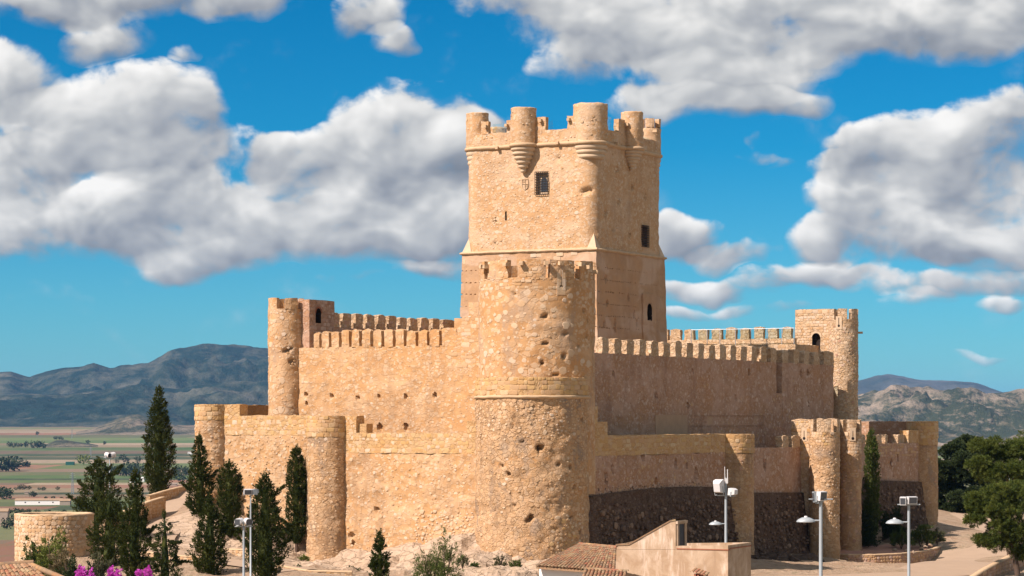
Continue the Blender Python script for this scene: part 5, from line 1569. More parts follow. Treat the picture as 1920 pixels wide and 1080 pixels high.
# second gate tower and the wall that joins them
cB_b = b_at(1594, AG + .1); cB = ab(AG + .1, cB_b); RB = 1.12
g2 = thing('gate_tower', 'smaller round gate tower with an arrow slit, left of the tall narrow cypress', 'castle tower', cB * [1, 1, 0] + [0, 0, 67])
zB = z_at(787, cB); zBm = z_at(810, cB)
drum(g2, 'drum_wall', cB[0], cB[1], RB, 65, zBm, 'drum_rough', .14, (.05, 1.1, 171))
for f0, f1 in ((-85, -45), (-22, 25), (50, 95), (130, 210)):
    A = np.radians(np.linspace(f0, f1, 8)); mb = MB()
    def rp_(r_, z): return np.stack([cB[0] + r_ * np.sin(A), cB[1] - r_ * np.cos(A), np.full(8, z)], -1)
    zs = np.linspace(zBm - .05, zB, 5)
    mb.sheet(np.stack([rp_(RB, z) for z in zs])); mb.sheet(np.stack([rp_(RB - .38, z) for z in zs])); mb.sheet(np.stack([rp_(RB, zB), rp_(RB - .38, zB)]))
    for e in (0, 7): mb.sheet(np.stack([[rp_(RB, z)[e], rp_(RB - .38, z)[e]] for z in zs]))
    part('merlon', mb, MATS['terrace_wall'], g2, V=rough(mb.arrays()[0], .03, 1.6, 41))
it = course(DrumFace(cB[0], cB[1], RB), -1.6, 1.7, z_at(850, cB), zBm, .2, .34, .8, 1.6, ['stone_pale', 'stone_tan'], skip=.08, proud=(.02, .06), joint=.05)
it += scatter(DrumFace(cB[0], cB[1], RB), -1.6, 1.7, 68, z_at(850, cB), 110, .2, .42, ['stone_shade', 'stone_tan'], proud=(.02, .06))
add_stones(g2, it, (.05, 1.1, 171))
p, f = drum_pt(cB[0], cB[1], RB, 1599, 820); loop(g2, p, np.array([math.sin(f), -math.cos(f), 0]), z_at(822, cB))
aGw = AG + .9
gw_ = thing('gate_wall', 'short crenellated wall joining the two round gate towers', 'castle wall', ab(aGw, 52, 67))
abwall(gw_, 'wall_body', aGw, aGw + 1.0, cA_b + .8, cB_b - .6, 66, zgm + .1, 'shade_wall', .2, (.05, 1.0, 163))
merlon_row(gw_, aGw, 'b', [(cA_b + 1.2, cA_b + 3.0), (cA_b + 4.2, cB_b - .8)], zgm + .1, zg, 'terrace_wall', .6, 2)
add_stones(gw_, scatter(Face(ab(aGw, 0), E2, -E1, 60), cA_b + 1, cB_b - .8, 70, zgm, 60, .25, .6, ['stone_shade'], proud=(.02, .06)), (.05, 1.0, 163))
# wall with merlons behind the cypress
AW3 = -4.8
ow3 = thing('outer_wall', 'shaded outer wall behind the narrow cypress, ending at the far right ochre tower', 'castle wall', ab(AW3, 68, 67))
zw3 = z_at(832, ab(AW3, 68))
bE3 = b_at(1729, AW3 + .2)
abwall(ow3, 'wall_body', AW3, AW3 + 1.1, cB_b - .8, bE3, 65, zw3, 'shade_wall', .22, (.06, 1.0, 181), pits=[(ab(AW3, b_at(1684, AW3), z_at(861, ab(AW3, 66))), E1, .3, .3, .4), (ab(AW3, b_at(1671, AW3), z_at(868, ab(AW3, 66))), E1, .3, .3, .4)])
merlon_row(ow3, AW3, 'b', [(b_at(1616, AW3), b_at(1622, AW3)), (b_at(1645, AW3), b_at(1653, AW3)), (b_at(1660, AW3), b_at(1664, AW3))], zw3, z_at(817, ab(AW3, 64)), 'terrace_wall', .7, 2)
abwall(ow3, 'wall_step', AW3 - .01, AW3 + 1.0, b_at(1703, AW3), bE3 - 1.0, zw3 - .1, z_at(807, ab(AW3, 76)), 'ochre_wall', .2, (.05, 1.0, 182))
abwall(ow3, 'wall_step', AW3 + .4, AW3 + 1.0, b_at(1690, AW3), b_at(1703, AW3), zw3 - .1, z_at(815, ab(AW3, 76)), 'terrace_wall', .2, (.05, 1.0, 182))
it = course(Face(ab(AW3, 0), E2, -E1, 90), b_at(1640, AW3), bE3 - 1.5, zw3 - 1.4, zw3 - .05, .24, .4, 1.4, 3, ['stone_shade', 'stone_tan'], skip=.15, proud=(.02, .06), joint=.05)
it += scatter(Face(ab(AW3, 0), E2, -E1, 90), cB_b + 1, bE3 - 1.5, 68, zw3 - 1.5, 170, .25, .7, ['stone_shade'], proud=(.02, .07))
add_stones(ow3, it, (.06, 1.0, 181))
sc3 = scarp(ow3, cB_b + 1.0, bE3 - 1.2, lambda b: z_at(900 + .6 * (b - 66), ab(AW3, 68)), 65, AW3, 1.2, 7)
add_stones(sc3, scatter(Face(ab(AW3 - .36, 0), E2, -E1, 90, .16, 73.5), cB_b + 2, bE3 - 2, 68, 73.0, 150, .3, .8, ['stone_dark', 'stone_dim'], proud=(.06, .20)), (.02, 1.1, 6))
c = ab(AW3 + .2, bE3); zt = z_at(790, c)
plain_drum('far right outer tower with ochre block top, dark trees behind it', c[0], c[1], 1.68, 65, zt - 2.6, zt, 'drum_rough', 'ochre_wall', ['stone_tan', 'stone_shade'], ['stone_ochre', 'stone_ochre', 'stone_tan'], 150, 191)
bk2 = thing('outer_wall', 'dark inner face of the back outer wall, running left from the far right tower', 'castle wall', ab(8, bE3, 67))
abwall(bk2, 'wall_body', AW3 + 1.4, AT3, bE3 - .5, bE3 + .6, 66, z_at(790, c), 'shade_wall', .4, (.05, .9, 192))
# castle interior ground
mb = MB(); mb.box(ab(AO + 1.3, BO + 1.3, 70), E1 * (AT3 - AO - 2), E2 * (bE3 - BO - 2.2), EZ * 5.2)
struct('castle_yard', mb, MATS['hill_ground'], False)

# ------------------------------------------------------------------ the castle hill
CP = [at(*q) for q in (
 (893,1030,197),(905,1050,195),(1000,1056,194.6),(1103,1044,198),(891,1004,199.5),(812,1017,200.5),(733,1033,202.5),(657,1045,204.8),
 (615,1064,204),(575,1050,205.5),(655,1062,203.5),(560,1015,207.5),(520,990,209),(470,972,211),(430,955,212.5),(398,948,210),
 (600,1078,200),(700,1080,196),(800,1068,195),(860,1055,194.5),(950,1066,191),(1040,1070,191),
 (330,958,222),(300,982,210),(272,1000,203),(352,935,236),(420,988,206),(450,1008,202),(380,1015,202),(500,1035,199),(540,1045,200),
 (280,1030,196),(350,1040,192),(450,1046,189),(550,1062,187),(220,1000,201),(180,1020,198),
 (102,1030,190),(30,1065,187),(170,1065,186),(100,1068,184),(-60,1075,186),
 (298,938,240),(250,968,232),(380,915,256),
 (1150,1055,205),(1250,1055,212),(1373,1042,223),(1450,1050,230),(1546,1046,238),(1640,1024,254),(1729,988,268),(1600,1066,243),(1720,1066,246),
 (1790,962,335),(1850,1000,285),(1800,1075,216),(1860,1060,225),(1760,1055,236),(1900,1040,240),(1960,1010,265),(1780,950,380),(1880,940,380),(1700,955,330),
)]
XY = [(p[0], p[1]) for p in CP]; ZZ = [p[2] for p in CP]
def cpt(x, y, z): XY.append((x, y)); ZZ.append(z)
for x, y, z in ((-40,150,66),(-20,160,67),(0,160,67),(20,165,66.5),(40,170,66),(60,180,65.5),(-40,120,65),(0,110,64),(40,110,64),(0,60,62),(-40,60,62),(40,60,62),
                (-48,190,64),(-60,200,58),(-52,220,60),(-42,240,64),(-36,262,62),(-60,260,46),(-80,220,44),(-30,290,60),(-20,330,56),(0,330,62),(-40,320,46),(-60,330,34),
                (15,285,75),(0,250,75),(30,300,70),(70,260,64),(90,260,56),(90,200,58),(80,330,60),(95,400,56),(60,430,62),(20,420,58),(-20,400,48)):
    cpt(x, y, z)
for k in range(28):
    t = 2 * math.pi * k / 28
    for rx, ry, z in ((260, 250, 6), (360, 380, -4)):
        x, y = 10 + rx * math.sin(t), 200 + ry * math.cos(t)
        if y > 40: cpt(x, y, z if y > 120 else max(z, 20))
for x, y in ((-120,60),(120,60),(-120,-20),(0,0),(120,-20),(-200,0),(200,0)): cpt(x, y, 52 if abs(x) < 50 else 30)
XY = np.array(XY); ZZ = np.array(ZZ)
def _phi(d): return d
_A = _phi(np.linalg.norm(XY[:, None] - XY[None], axis=2))
n_ = len(XY)
_M = np.zeros((n_ + 3, n_ + 3)); _M[:n_, :n_] = _A + np.eye(n_) * -.02; _M[:n_, n_] = 1; _M[:n_, n_ + 1:] = XY; _M[n_, :n_] = 1; _M[n_ + 1:, :n_] = XY.T
_w = np.linalg.solve(_M, np.concatenate([ZZ, np.zeros(3)]))
def ground(x, y):
    x = np.atleast_1d(np.asarray(x, float)); y = np.atleast_1d(np.asarray(y, float))
    q = np.stack([x.ravel(), y.ravel()], 1)
    out = np.empty(len(q))
    for i in range(0, len(q), 20000):
        d = _phi(np.linalg.norm(q[i:i + 20000, None] - XY[None], axis=2))
        out[i:i + 20000] = d @ _w[:n_] + _w[n_] + q[i:i + 20000] @ _w[n_ + 1:]
    return out.reshape(x.shape)
def gz(x, y): return float(ground(x, y)[0])
# roads as polylines on the hill
ROAD_L = [at(*q)[:2] for q in ((395,905,262),(362,930,240),(330,956,222),(295,984,209),(262,1010,199),(275,1034,193),(340,1046,189.5),(430,1052,187.5),(560,1070,184.5))]
ROAD_R = [np.array(q) for q in ((58,395),(60,340),(56.5,300),(50,262),(43,236),(36,214),(26,200),(10,186),(-10,172))]
def seg_dist(x, y, line):
    d = np.full(x.shape, 1e9)
    for p, q in zip(line[:-1], line[1:]):
        e = q - p; L = e @ e
        t = np.clip(((x - p[0]) * e[0] + (y - p[1]) * e[1]) / L, 0, 1)
        d = np.minimum(d, np.hypot(x - p[0] - t * e[0], y - p[1] - t * e[1]))
    return d
def hill_mesh():
    mb = MB()
    xs = np.arange(-62, 82.01, .5); ys = np.arange(150, 300.01, .5)
    X, Y = np.meshgrid(xs, ys)
    Z = ground(X, Y)
    dl, dr = seg_dist(X, Y, ROAD_L), seg_dist(X, Y, ROAD_R)
    off = np.clip((np.minimum(dl - 3.0, dr - 4.0)) / 1.5, 0, 1)
    pts = np.stack([X.ravel(), Y.ravel(), Z.ravel()], 1)
    u = pts[:, :2] - ORG[:2]
    a = u @ E1[:2]; b = u @ E2[:2]
    rockm = ((a > -4.5) & (a < 34) & (b > -18) & (b < 3)).reshape(X.shape)
    r1 = (1 - np.abs(fbm(pts * [.35, .35, .35], 4, 3, .55))).reshape(X.shape) - .6
    r2 = fbm(pts * .9, 4, 8, .6).reshape(X.shape)
    inside = ((a > -3) & (a < 30) & (b > -2) & (b < 80)).reshape(X.shape)
    Z = Z + off * np.where(rockm, 1.0 * r1 + .22 * r2, .12 * r2)
    P = np.stack([X, Y, Z], -1)
    quadmask = rockm[:-1, :-1]
    mb.sheet(P, keep=~quadmask, mi=0); mb.sheet(P, keep=quadmask, mi=1)
    o = struct('hill', mb, [MATS['hill_ground'], MATS['limestone']], False)
    return o
hill_mesh()
mb = MB()
xs = np.concatenate([np.arange(-420, -62, 8), [-62, 82], np.arange(90, 440, 8)]); ys = np.concatenate([np.arange(-60, 150, 6), [150, 300], np.arange(306, 660, 8)])
xs = np.unique(np.concatenate([xs, np.linspace(-62, 82, 30)])); ys = np.unique(np.concatenate([ys, np.linspace(150, 300, 30)]))
X, Y = np.meshgrid(xs, ys); Z = ground(X, Y)
edge = np.clip(np.minimum.reduce([X + 420, 440 - X, 660 - Y]) / 60, 0, 1)
Z = np.where(Y > 60, np.minimum(Z, 80), Z) * edge - 4 * (1 - edge)
cx_ = .25 * (X[:-1, :-1] + X[1:, 1:] + X[1:, :-1] + X[:-1, 1:]); cy_ = .25 * (Y[:-1, :-1] + Y[1:, 1:] + Y[1:, :-1] + Y[:-1, 1:])
keepm = ~((cx_ > -62) & (cx_ < 82) & (cy_ > 150) & (cy_ < 300))
mb.sheet(np.stack([X, Y, Z], -1), keep=keepm)
struct('terrain', mb, MATS['hill_ground'], True)
def ribbon(name, line, w, mat, lift=.05):
    pts = []
    for p, q in zip(line[:-1], line[1:]):
        n = max(2, int(np.linalg.norm(q - p) / 1.0))
        for t in np.linspace(0, 1, n, endpoint=False): pts.append(p + (q - p) * t)
    pts.append(line[-1]); pts = np.array(pts)
    for _ in range(4): pts[1:-1] = .25 * pts[:-2] + .5 * pts[1:-1] + .25 * pts[2:]
    d = np.gradient(pts, axis=0); d /= np.linalg.norm(d, axis=1)[:, None]
    nrm = np.stack([-d[:, 1], d[:, 0]], 1)
    O = np.linspace(-1, 1, 9)
    ww = w if np.ndim(w) else np.full(len(pts), w)
    G = pts[None] + O[:, None, None] * nrm[None] * ww[None, :, None] / 2
    Z = ground(G[..., 0], G[..., 1]) + lift
    Z[:] = Z * .3 + Z.mean(0) * .7
    mb = MB(); mb.sheet(np.concatenate([G, Z[..., None]], -1))
    return struct(name, mb, mat, True), pts
ribbon('road', ROAD_L, 5.2, MATS['road_tan'])
ribbon('road', ROAD_R, 8.0, MATS['road_tan'])

# ------------------------------------------------------------------ the plain: parcels of fields, rising gently to the hills
def G_(D): return 62.0 * np.clip((np.asarray(D, float) - 2600) / 6400, 0, 1.6) ** 1.45
def D_of_row(py):
    lo, hi = 400., 13000.
    for _ in range(50):
        m_ = .5 * (lo + hi)
        if HORIZ + FPX * (ZC - float(G_(m_))) / m_ > py: lo = m_
        else: hi = m_
    return lo
rp = np.random.default_rng(21)
PAL = {'tan': (.24, .185, .11), 'pale': (.32, .25, .165), 'green': (.065, .125, .032), 'dgreen': (.03, .06, .022), 'red': (.25, .125, .075), 'olive': (.125, .145, .058), 'brown': (.175, .125, .08), 'grass': (.105, .15, .045)}
rows = [(1010, 'olive'), (985, 'tan'), (966, 'olive'), (955, 'pale'), (948, 'tan'), (940, 'olive'), (935, 'pale'), (930, 'brown'), (926, 'dgreen'), (922, 'tan'), (914, 'red'), (908, 'pale'), (904, 'red'), (899, 'dgreen'), (896, 'pale'), (890, 'olive'),
        (884, 'brown'), (878, 'grass'), (870, 'green'), (868, 'pale'), (861, 'pale'), (856, 'tan'), (855, 'dgreen'), (850, 'brown'), (845, 'pale'), (843, 'dgreen'), (838, 'olive'), (834, 'pale'), (830, 'tan'), (825, 'green'), (820, 'olive'), (815, 'red'), (811, 'pale'), (808, 'tan'), (804, 'olive'), (801, 'green'), (797, 'olive'), (793, 'pale'), (790, 'tan'), (787, 'olive')]
mb = MB(); pc = []
names = list(PAL)
Dr = [380.0] + [D_of_row(y) for y, _ in rows] + [13500.0]
cols_ = ['olive'] + [c for _, c in rows]
for i in range(len(Dr) - 1):
    d0, d1 = Dr[i], Dr[i + 1]
    if d1 - d0 < 1: continue
    x = -.50 * d1 - 200
    while x < .50 * d1 + 200:
        wdt = rp.uniform(.05, .28) * d1
        nx_ = max(1, int(wdt / 90)); ny_ = max(1, int((d1 - d0) / 90))
        U = np.linspace(x, x + wdt, nx_ + 1); W = np.linspace(d0, d1, ny_ + 1)
        X, Y = np.meshgrid(U, W)
        Y2 = Y + .05 * X
        P = np.stack([X, Y2, G_(Y2) + 0 * X], -1)
        n0 = mb.n
        mb.sheet(P)
        nm = cols_[i] if rp.uniform() < .55 else ('green', 'olive', 'grass', 'dgreen', 'tan', 'brown', 'olive', 'brown', 'tan', 'red')[rp.integers(10)]
        c = np.array(PAL[nm]) * rp.uniform(.62, .98)
        pc.append(np.tile(np.append(c, 1), (mb.n - n0, 1)))
        x += wdt
o = struct('plain', mb, MATS['fields'], True)
ca = o.data.color_attributes.new('parcel', 'FLOAT_COLOR', 'POINT')
ca.data.foreach_set('color', np.concatenate(pc).astype(np.float32).ravel())
mb = MB(); mb.box((-40000, -3000, -6), (80000, 0, 0), (0, 60000, 0), (0, 0, 1.0), None, '5')
struct('lowland', mb, plain_mat('lowland', (.24, .20, .12), .95, .4, .002, 0), False)

# ------------------------------------------------------------------ hills
def hills(name, crest, D0, D1, D2, mat, seed, px0, px1, namp=.35, nf=1 / 900., dpx=6, nd=46, foot=lambda D: G_(D)):
    xs = np.array([c[0] for c in crest], float); ys = np.array([c[1] for c in crest], float)
    PXs = np.arange(px0, px1 + 1, dpx); Ds = np.concatenate([np.linspace(D0, D1, nd), np.linspace(D1, D2, nd // 3)[1:]])
    PX, DD = np.meshgrid(PXs, Ds)
    crest_z = ZC + (HORIZ - np.interp(PX, xs, ys)) / FPX * D1 - foot(D1)
    t = np.clip((DD - D0) / (D1 - D0), 0, 1)
    back = np.clip((DD - D1) / (D2 - D1), 0, 1)
    prof = (t * t * (3 - 2 * t)) * .55 + .45 * t ** 2.2
    X = (PX - 960) / FPX * DD
    pts = np.stack([X.ravel(), DD.ravel(), 0 * X.ravel()], 1)
    n1 = (1 - 2 * np.abs(fbm(pts * nf, 6, seed, .52))).reshape(X.shape)
    n2 = fbm(pts * nf * 7, 4, seed + 5, .6).reshape(X.shape)
    env = np.sin(np.pi * np.clip(t, 0, 1) ** 1.2) + .10
    h = crest_z * prof + np.abs(crest_z) * (namp * env * n1 + .05 * n2 * (.4 + env) * np.clip(t * 4, 0, 1))
    h = h * (1 - back * 1.0)
    Z = foot(DD) + h - 6 * (t <= 0) - 40 * back
    mb = MB(); mb.sheet(np.stack([X, DD, Z], -1))
    return struct(name, mb, mat, True)
hills('hills', [(-700, 690), (-200, 700), (0, 699), (20, 697), (55, 708), (85, 697), (120, 690), (150, 689), (175, 683), (208, 692), (240, 687), (280, 681), (300, 672), (322, 659), (350, 655), (380, 650), (420, 648), (460, 649), (500, 653), (560, 656), (700, 690), (960, 760), (1400, 790)], 9000, 11500, 14000, MATS['shaded_forest_hill'], 3, -700, 1400, .30)
hills('foothills', [(-700, 752), (-100, 748), (40, 738), (120, 741), (200, 733), (260, 722), (330, 731), (420, 716), (520, 712), (700, 745), (960, 785), (1400, 790)], 8300, 9600, 11000, MATS['shaded_forest_hill'], 14, -700, 1400, .30, 1 / 500.)
hills('knoll', [(130, 812), (165, 806), (190, 798), (215, 787), (240, 778), (258, 777), (275, 783), (300, 791), (340, 800), (400, 804), (480, 812)], 6900, 7400, 8000, MATS['bare_hill'], 22, 130, 480, .25, 1 / 220., 4, 26)
hills('knoll', [(60, 836), (90, 832), (105, 825), (118, 824), (140, 828), (170, 832), (190, 836), (210, 838)], 5350, 5600, 5900, MATS['bare_hill'], 25, 60, 210, .2, 1 / 120., 4, 16)
hills('mountains', [(800, 770), (1300, 735), (1560, 722), (1610, 714), (1640, 708), (1665, 704), (1690, 706), (1720, 711), (1755, 713), (1790, 714), (1830, 717), (1860, 728), (1895, 740), (1960, 752), (2300, 740), (2800, 750)], 14000, 17000, 20000, MATS['far_hill'], 31, 800, 2800, .22, 1 / 1400.)
hills('rocky_hills', [(800, 790), (1300, 770), (1560, 752), (1610, 744), (1645, 736), (1680, 728), (1715, 727), (1745, 726), (1780, 731), (1820, 734), (1850, 742), (1880, 739), (1905, 735), (1940, 731), (2100, 728), (2600, 745)], 5600, 7400, 9200, MATS['rocky_hill'], 41, 800, 2600, .38, 1 / 420.)

# air between here and the hills
hm = bpy.data.materials.new('air'); hm.use_nodes = True; hm.node_tree.nodes.clear(); t = NT(hm.node_tree)
vo = t.n('ShaderNodeVolumePrincipled'); oo = t.n('ShaderNodeOutputMaterial')
vo.inputs['Color'].default_value = (.16, .48, 1.0, 1); vo.inputs['Density'].default_value = 2.0e-5; vo.inputs['Anisotropy'].default_value = 0.1
t.link(vo.outputs[0], oo.inputs['Volume'])
mb = MB(); mb.box((-38000, -2500, -8), (76000, 0, 0), (0, 58000, 0), (0, 0, 470), None)
hz_ = link(bpy.data.objects.new('haze', mb.mesh('haze', hm, False)))
hz_['kind'] = 'stuff'

# ------------------------------------------------------------------ vegetation
def _unit(v): return v / (np.linalg.norm(v, axis=1)[:, None] + 1e-9)
def leaves(mb, C, D, L, W, r, mi=0, up=None):
    """diamond leaves: centre base C, direction D, length L, width W"""
    n = len(C)
    D = _unit(D); q = r.normal(size=(n, 3)); s = _unit(np.cross(D, q))
    nn = np.cross(D, s)
    L = np.broadcast_to(np.asarray(L, float).reshape(-1, 1), (n, 1)); W = np.broadcast_to(np.asarray(W, float).reshape(-1, 1), (n, 1))
    V = np.stack([C, C + D * L * .45 + s * W * .5 + nn * W * .12, C + D * L, C + D * L * .45 - s * W * .5 + nn * W * .12], 1)
    i = np.arange(n * 4).reshape(n, 4)
    mb.add(V.reshape(-1, 3), i, mi=mi)
def sprays(mb, P, D, L, n, spread, ll, lw, r, mi=0, fan=.6):
    """tufts of leaves: each tuft at P along D, length L, n leaves"""
    m = len(P); D = _unit(D)
    L = np.broadcast_to(np.asarray(L, float), (m,))
    sp = np.broadcast_to(np.asarray(spread, float), (m,))
    t = r.uniform(0, 1, (m, n)) ** .8
    rad = _unit(r.normal(size=(m * n, 3))).reshape(m, n, 3)
    rad = rad - (rad * D[:, None]).sum(2, keepdims=True) * D[:, None]
    C = P[:, None] + D[:, None] * (t * L[:, None])[..., None] + rad * (sp[:, None] * (1.05 - t) * r.uniform(.3, 1.0, (m, n)))[..., None]
    LD = D[:, None] * 1.0 + rad * fan + r.normal(size=(m, n, 3)) * .22
    leaves(mb, C.reshape(-1, 3), LD.reshape(-1, 3), ll * r.uniform(.6, 1.3, m * n), lw * r.uniform(.6, 1.3, m * n), r, mi)
def crown_core(mb, prof, x, y, z0, lean, r, seg=10, mi=0):
    """ragged dense inner foliage"""
    rows = []
    for z, rad in prof:
        A = np.linspace(0, 2 * math.pi, seg, endpoint=False)
        k = rad * r.uniform(.75, 1.1, seg)
        rows.append(np.stack([x + lean[0] * (z - z0) + k * np.cos(A), y + lean[1] * (z - z0) + k * np.sin(A), np.full(seg, z)], -1))
    mb.sheet(np.stack(rows), wrap=True, mi=mi)
CYG = 'cypresses on the castle slope'
def cypress(px, D, ptop, pbase, hw, label, seed, shape='flame', horns=(), mat='cypress_leaf', lean=0.0, dens=1.0, name='cypress_tree', cat='cypress', zb=None, group=CYG):
    """hw: half width in photo pixels at the widest"""
    r = np.random.default_rng(seed)
    b = at(px, pbase, D); x, y = b[0], b[1]
    z0 = b[2] if zb is None else zb
    zt = at(px, ptop, D)[2]; H = zt - z0; R = max(.3, hw / FPX * D - .20)
    th = thing(name, label, cat, (x, y, z0), group)
    mb = MB(); mb.tube([(x, y, z0 - .6), (x, y, z0 + .25 * H), (x + lean * H * .6, y, z0 + .7 * H)], [.16, .11, .03], 8)
    part('trunk', mb, MATS['bark'], th, True)
    if shape == 'flame': f = lambda t: np.interp(t, [0, .06, .2, .4, .65, .85, 1], [.35, .62, .95, 1.0, .70, .36, .03])
    elif shape == 'column': f = lambda t: np.interp(t, [0, .05, .2, .6, .85, .95, 1], [.40, .75, .95, .95, .72, .42, .05])
    elif shape == 'cone': f = lambda t: np.interp(t, [0, .04, .12, .4, .7, .9, 1], [.5, .9, 1.0, .72, .40, .16, .02])
    elif shape == 'broad': f = lambda t: np.interp(t, [0, .05, .2, .45, .7, .88, 1], [.45, .8, 1.0, .92, .62, .30, .04])
    ph = r.uniform(0, 9, 8)
    lobe = lambda t, a: 1 + .16 * np.sin(3 * a + ph[0] + 9 * t) + .13 * np.sin(5 * a - ph[1] + 17 * t) + .10 * np.sin(2 * a + ph[2] - 31 * t)
    area = math.pi * R * H * 1.15
    m = int(area * 46 * dens)
    t = r.uniform(0, 1, m) ** 1.05
    keep_ = r.uniform(size=m) < (f(t) + .12); t = t[keep_]; m = len(t)
    a = r.uniform(0, 2 * math.pi, m)
    if shape in ('cone',):   # whorled boughs
        t = np.clip(np.round(t * 15) / 15 + r.normal(size=m) * .012, 0, .99)
    rr = R * f(t) * lobe(t, a) * np.where(r.uniform(size=m) < .62, r.uniform(.74, 1.0, m), r.uniform(.30, .8, m))
    P = np.stack([x + lean * H * t + rr * np.cos(a), y + rr * np.sin(a), z0 + .02 * H + t * H * .96], 1)
    out = np.stack([np.cos(a), np.sin(a), 0 * a], 1)
    upw = {'flame': 1.25, 'column': 1.6, 'cone': .35, 'broad': .75}[shape]
    Dv = out * 1.0 + np.array([0, 0, upw]) + r.normal(size=(m, 3)) * .22
    Ln = (.30 + .42 * r.uniform(size=m)) * (.55 + .45 * f(t)) * min(1.25, .5 + R * .5)
    mb = MB()
    sprays(mb, P, Dv, Ln * .9, 15, .11, .15, .07, r)
    # side boughs that break the outline
    hs = list(horns) + [(r.uniform(.1, .85), r.uniform(0, 6.28), r.uniform(.16, .32)) for _ in range(12)]
    for (ht, ha, hl) in hs:
        rad0 = R * float(f(ht)) * .7
        p0 = np.array([x + lean * H * ht + rad0 * math.cos(ha), y + rad0 * math.sin(ha), z0 + ht * H])
        dv = np.array([math.cos(ha) * .8, math.sin(ha) * .8, .75 if shape != 'cone' else .25]); dv /= np.linalg.norm(dv)
        Lh = hl * R * 1.35
        k = max(6, int(Lh * 22)); tt = np.linspace(0, 1, k)
        Pp = p0 + dv * (tt * Lh)[:, None] + r.normal(size=(k, 3)) * .06
        sprays(mb, Pp, np.tile(dv + [0, 0, .25], (k, 1)) + r.normal(size=(k, 3)) * .3, .42 * (1.1 - tt * .7), 30, .15 * (1.15 - tt), .13, .055, r)
    # top spire
    k = 10; tt = np.linspace(0, 1, k)
    Pp = np.stack([x + lean * H * (.9 + .1 * tt), y + 0 * tt, z0 + H * (.88 + .10 * tt)], 1) + r.normal(size=(k, 3)) * .05
    sprays(mb, Pp, np.tile([0, 0, 1.], (k, 1)) + r.normal(size=(k, 3)) * .15, .45, 26, .16, .13, .05, r)
    prof = [(z0 + H * q, R * float(f(q)) * .42) for q in np.linspace(.03, .9, 12)]
    crown_core(mb, prof, x, y, z0, (lean, 0), r)
    part('crown', mb, MATS[mat], th, False)
    return th
# left slope, back to front
cypress(298, 240, 724, 938, 29, 'tallest cypress, standing alone behind the ramp wall against the fields', 1, 'flame', dens=1.0, horns=((.5, 3.3, .5), (.42, 0.1, .5)))
cypress(378, 209, 818, 985, 26, 'cypress with a thin leaning tip and a side bough, before the leftmost tower', 2, 'flame', horns=((.36, 3.05, .95), (.50, .1, 1.0), (.15, 3.1, .8)), lean=-.035)
cypress(430, 205, 868, 1012, 25, 'cypress with many upright tips, right of the leaning tipped one', 3, 'column', horns=((.6, .2, .5), (.75, .0, .4), (.7, 3, .5)))
cypress(556, 206.8, 838, 1024, 21, 'dense slim cypress close against the left side of the slim outer tower', 4, 'column', horns=((.18, 3.1, 1.0), (.1, 3.2, .8)))
cypress(393, 181, 938, 1092, 33, 'broad cypress low in front of the ramp, left of the twin floodlights', 5, 'flame', horns=((.55, .1, .8),))
cypress(497, 177, 888, 1098, 38, 'large cypress with spreading side boughs, right of the twin floodlights', 6, 'flame', horns=((.78, .2, .8), (.42, .1, .9), (.30, 3.1, 1.0), (.3, .2, .9), (.38, 3.0, .9)))
cypress(250, 172, 884, 1098, 30, 'cypress with a long thin spire, in front of the curving ramp wall', 7, 'flame', horns=((.42, 0, .9), (.35, 3.2, .6)), lean=.02, mat='cypress_leaf')
cypress(309, 168, 966, 1092, 29, 'small loose conifer with drooping whorls, in front of the ramp bend', 8, 'cone', dens=.65, horns=((.25, .1, .8), (.2, 3.1, .8), (.5, 3.1, .7), (.55, .1, .6)))
cypress(205, 186, 928, 1066, 34, 'loose dark conifer beside the right end of the round stone bastion', 9, 'broad', dens=.8, horns=((.35, 3.1, .8), (.6, 0.1, .7)))
cypress(186, 199, 863, 1010, 44, 'wide bushy conifer behind the round stone bastion', 10, 'broad', dens=.8, horns=((.35, 3.1, .8), (.75, 0.1, .7), (.6, 3.0, .5)))
cypress(712, 152, 1003, 1112, 20, 'small pointed cypress at the bottom edge, below the sunlit outer wall', 11, 'flame', dens=1.1)
cypress(1634, 251, 806, 1012, 16, 'tall narrow cypress close against the shaded outer wall', 12, 'column', dens=1.3, mat='bush_leaf', horns=((.2, .1, .9),))
cypress(1, 178, 1010, 1070, 22, 'dark conifer cut by the left edge, beside the round stone bastion', 13, 'broad', dens=.6) if False else None

def bush(px, D, pbase, w, h, label, seed, mat='bush_leaf', name='bush', cat='bush', n=None, ll=.16, lw=.08, group=None, sp=.22, stuffy=False, zoff=-.05, flat=1.0):
    r = np.random.default_rng(seed)
    b = at(px, pbase, D); W = w / FPX * D; H = h / FPX * D
    th = thing(name, label, cat, tuple(b), group)
    mb = MB()
    for k in range(6):
        a = r.uniform(0, 6.28); q = np.array([math.cos(a), math.sin(a), 1.2 * H / W * 2])
        mb.tube([b + [0, 0, -.3], b + q * W * .2, b + q * W * .36 + [0, 0, H * .1]], [.04, .03, .012], 5)
    part('stem', mb, MATS['bark'], th)
    m = n or int(max(60, W * H * 60))
    u = _unit(r.normal(size=(m, 3))); u[:, 2] = np.abs(u[:, 2])
    nz_ = 1 + .25 * np.sin(u[:, 0] * 7 + seed) + .2 * np.sin(u[:, 1] * 9 + 2 * seed)
    P = b + u * np.array([W / 2, W / 2 * flat, H * .9]) * (r.uniform(.35, 1.0, m) ** .5 * nz_)[:, None] + [0, 0, zoff + H * .06]
    sprays(mb := MB(), P, u + [0, 0, .5] + r.normal(size=(m, 3)) * .4, sp * 1.6, 22, sp * .7, ll, lw, r)
    part('foliage', mb, MATS[mat], th)
    return th
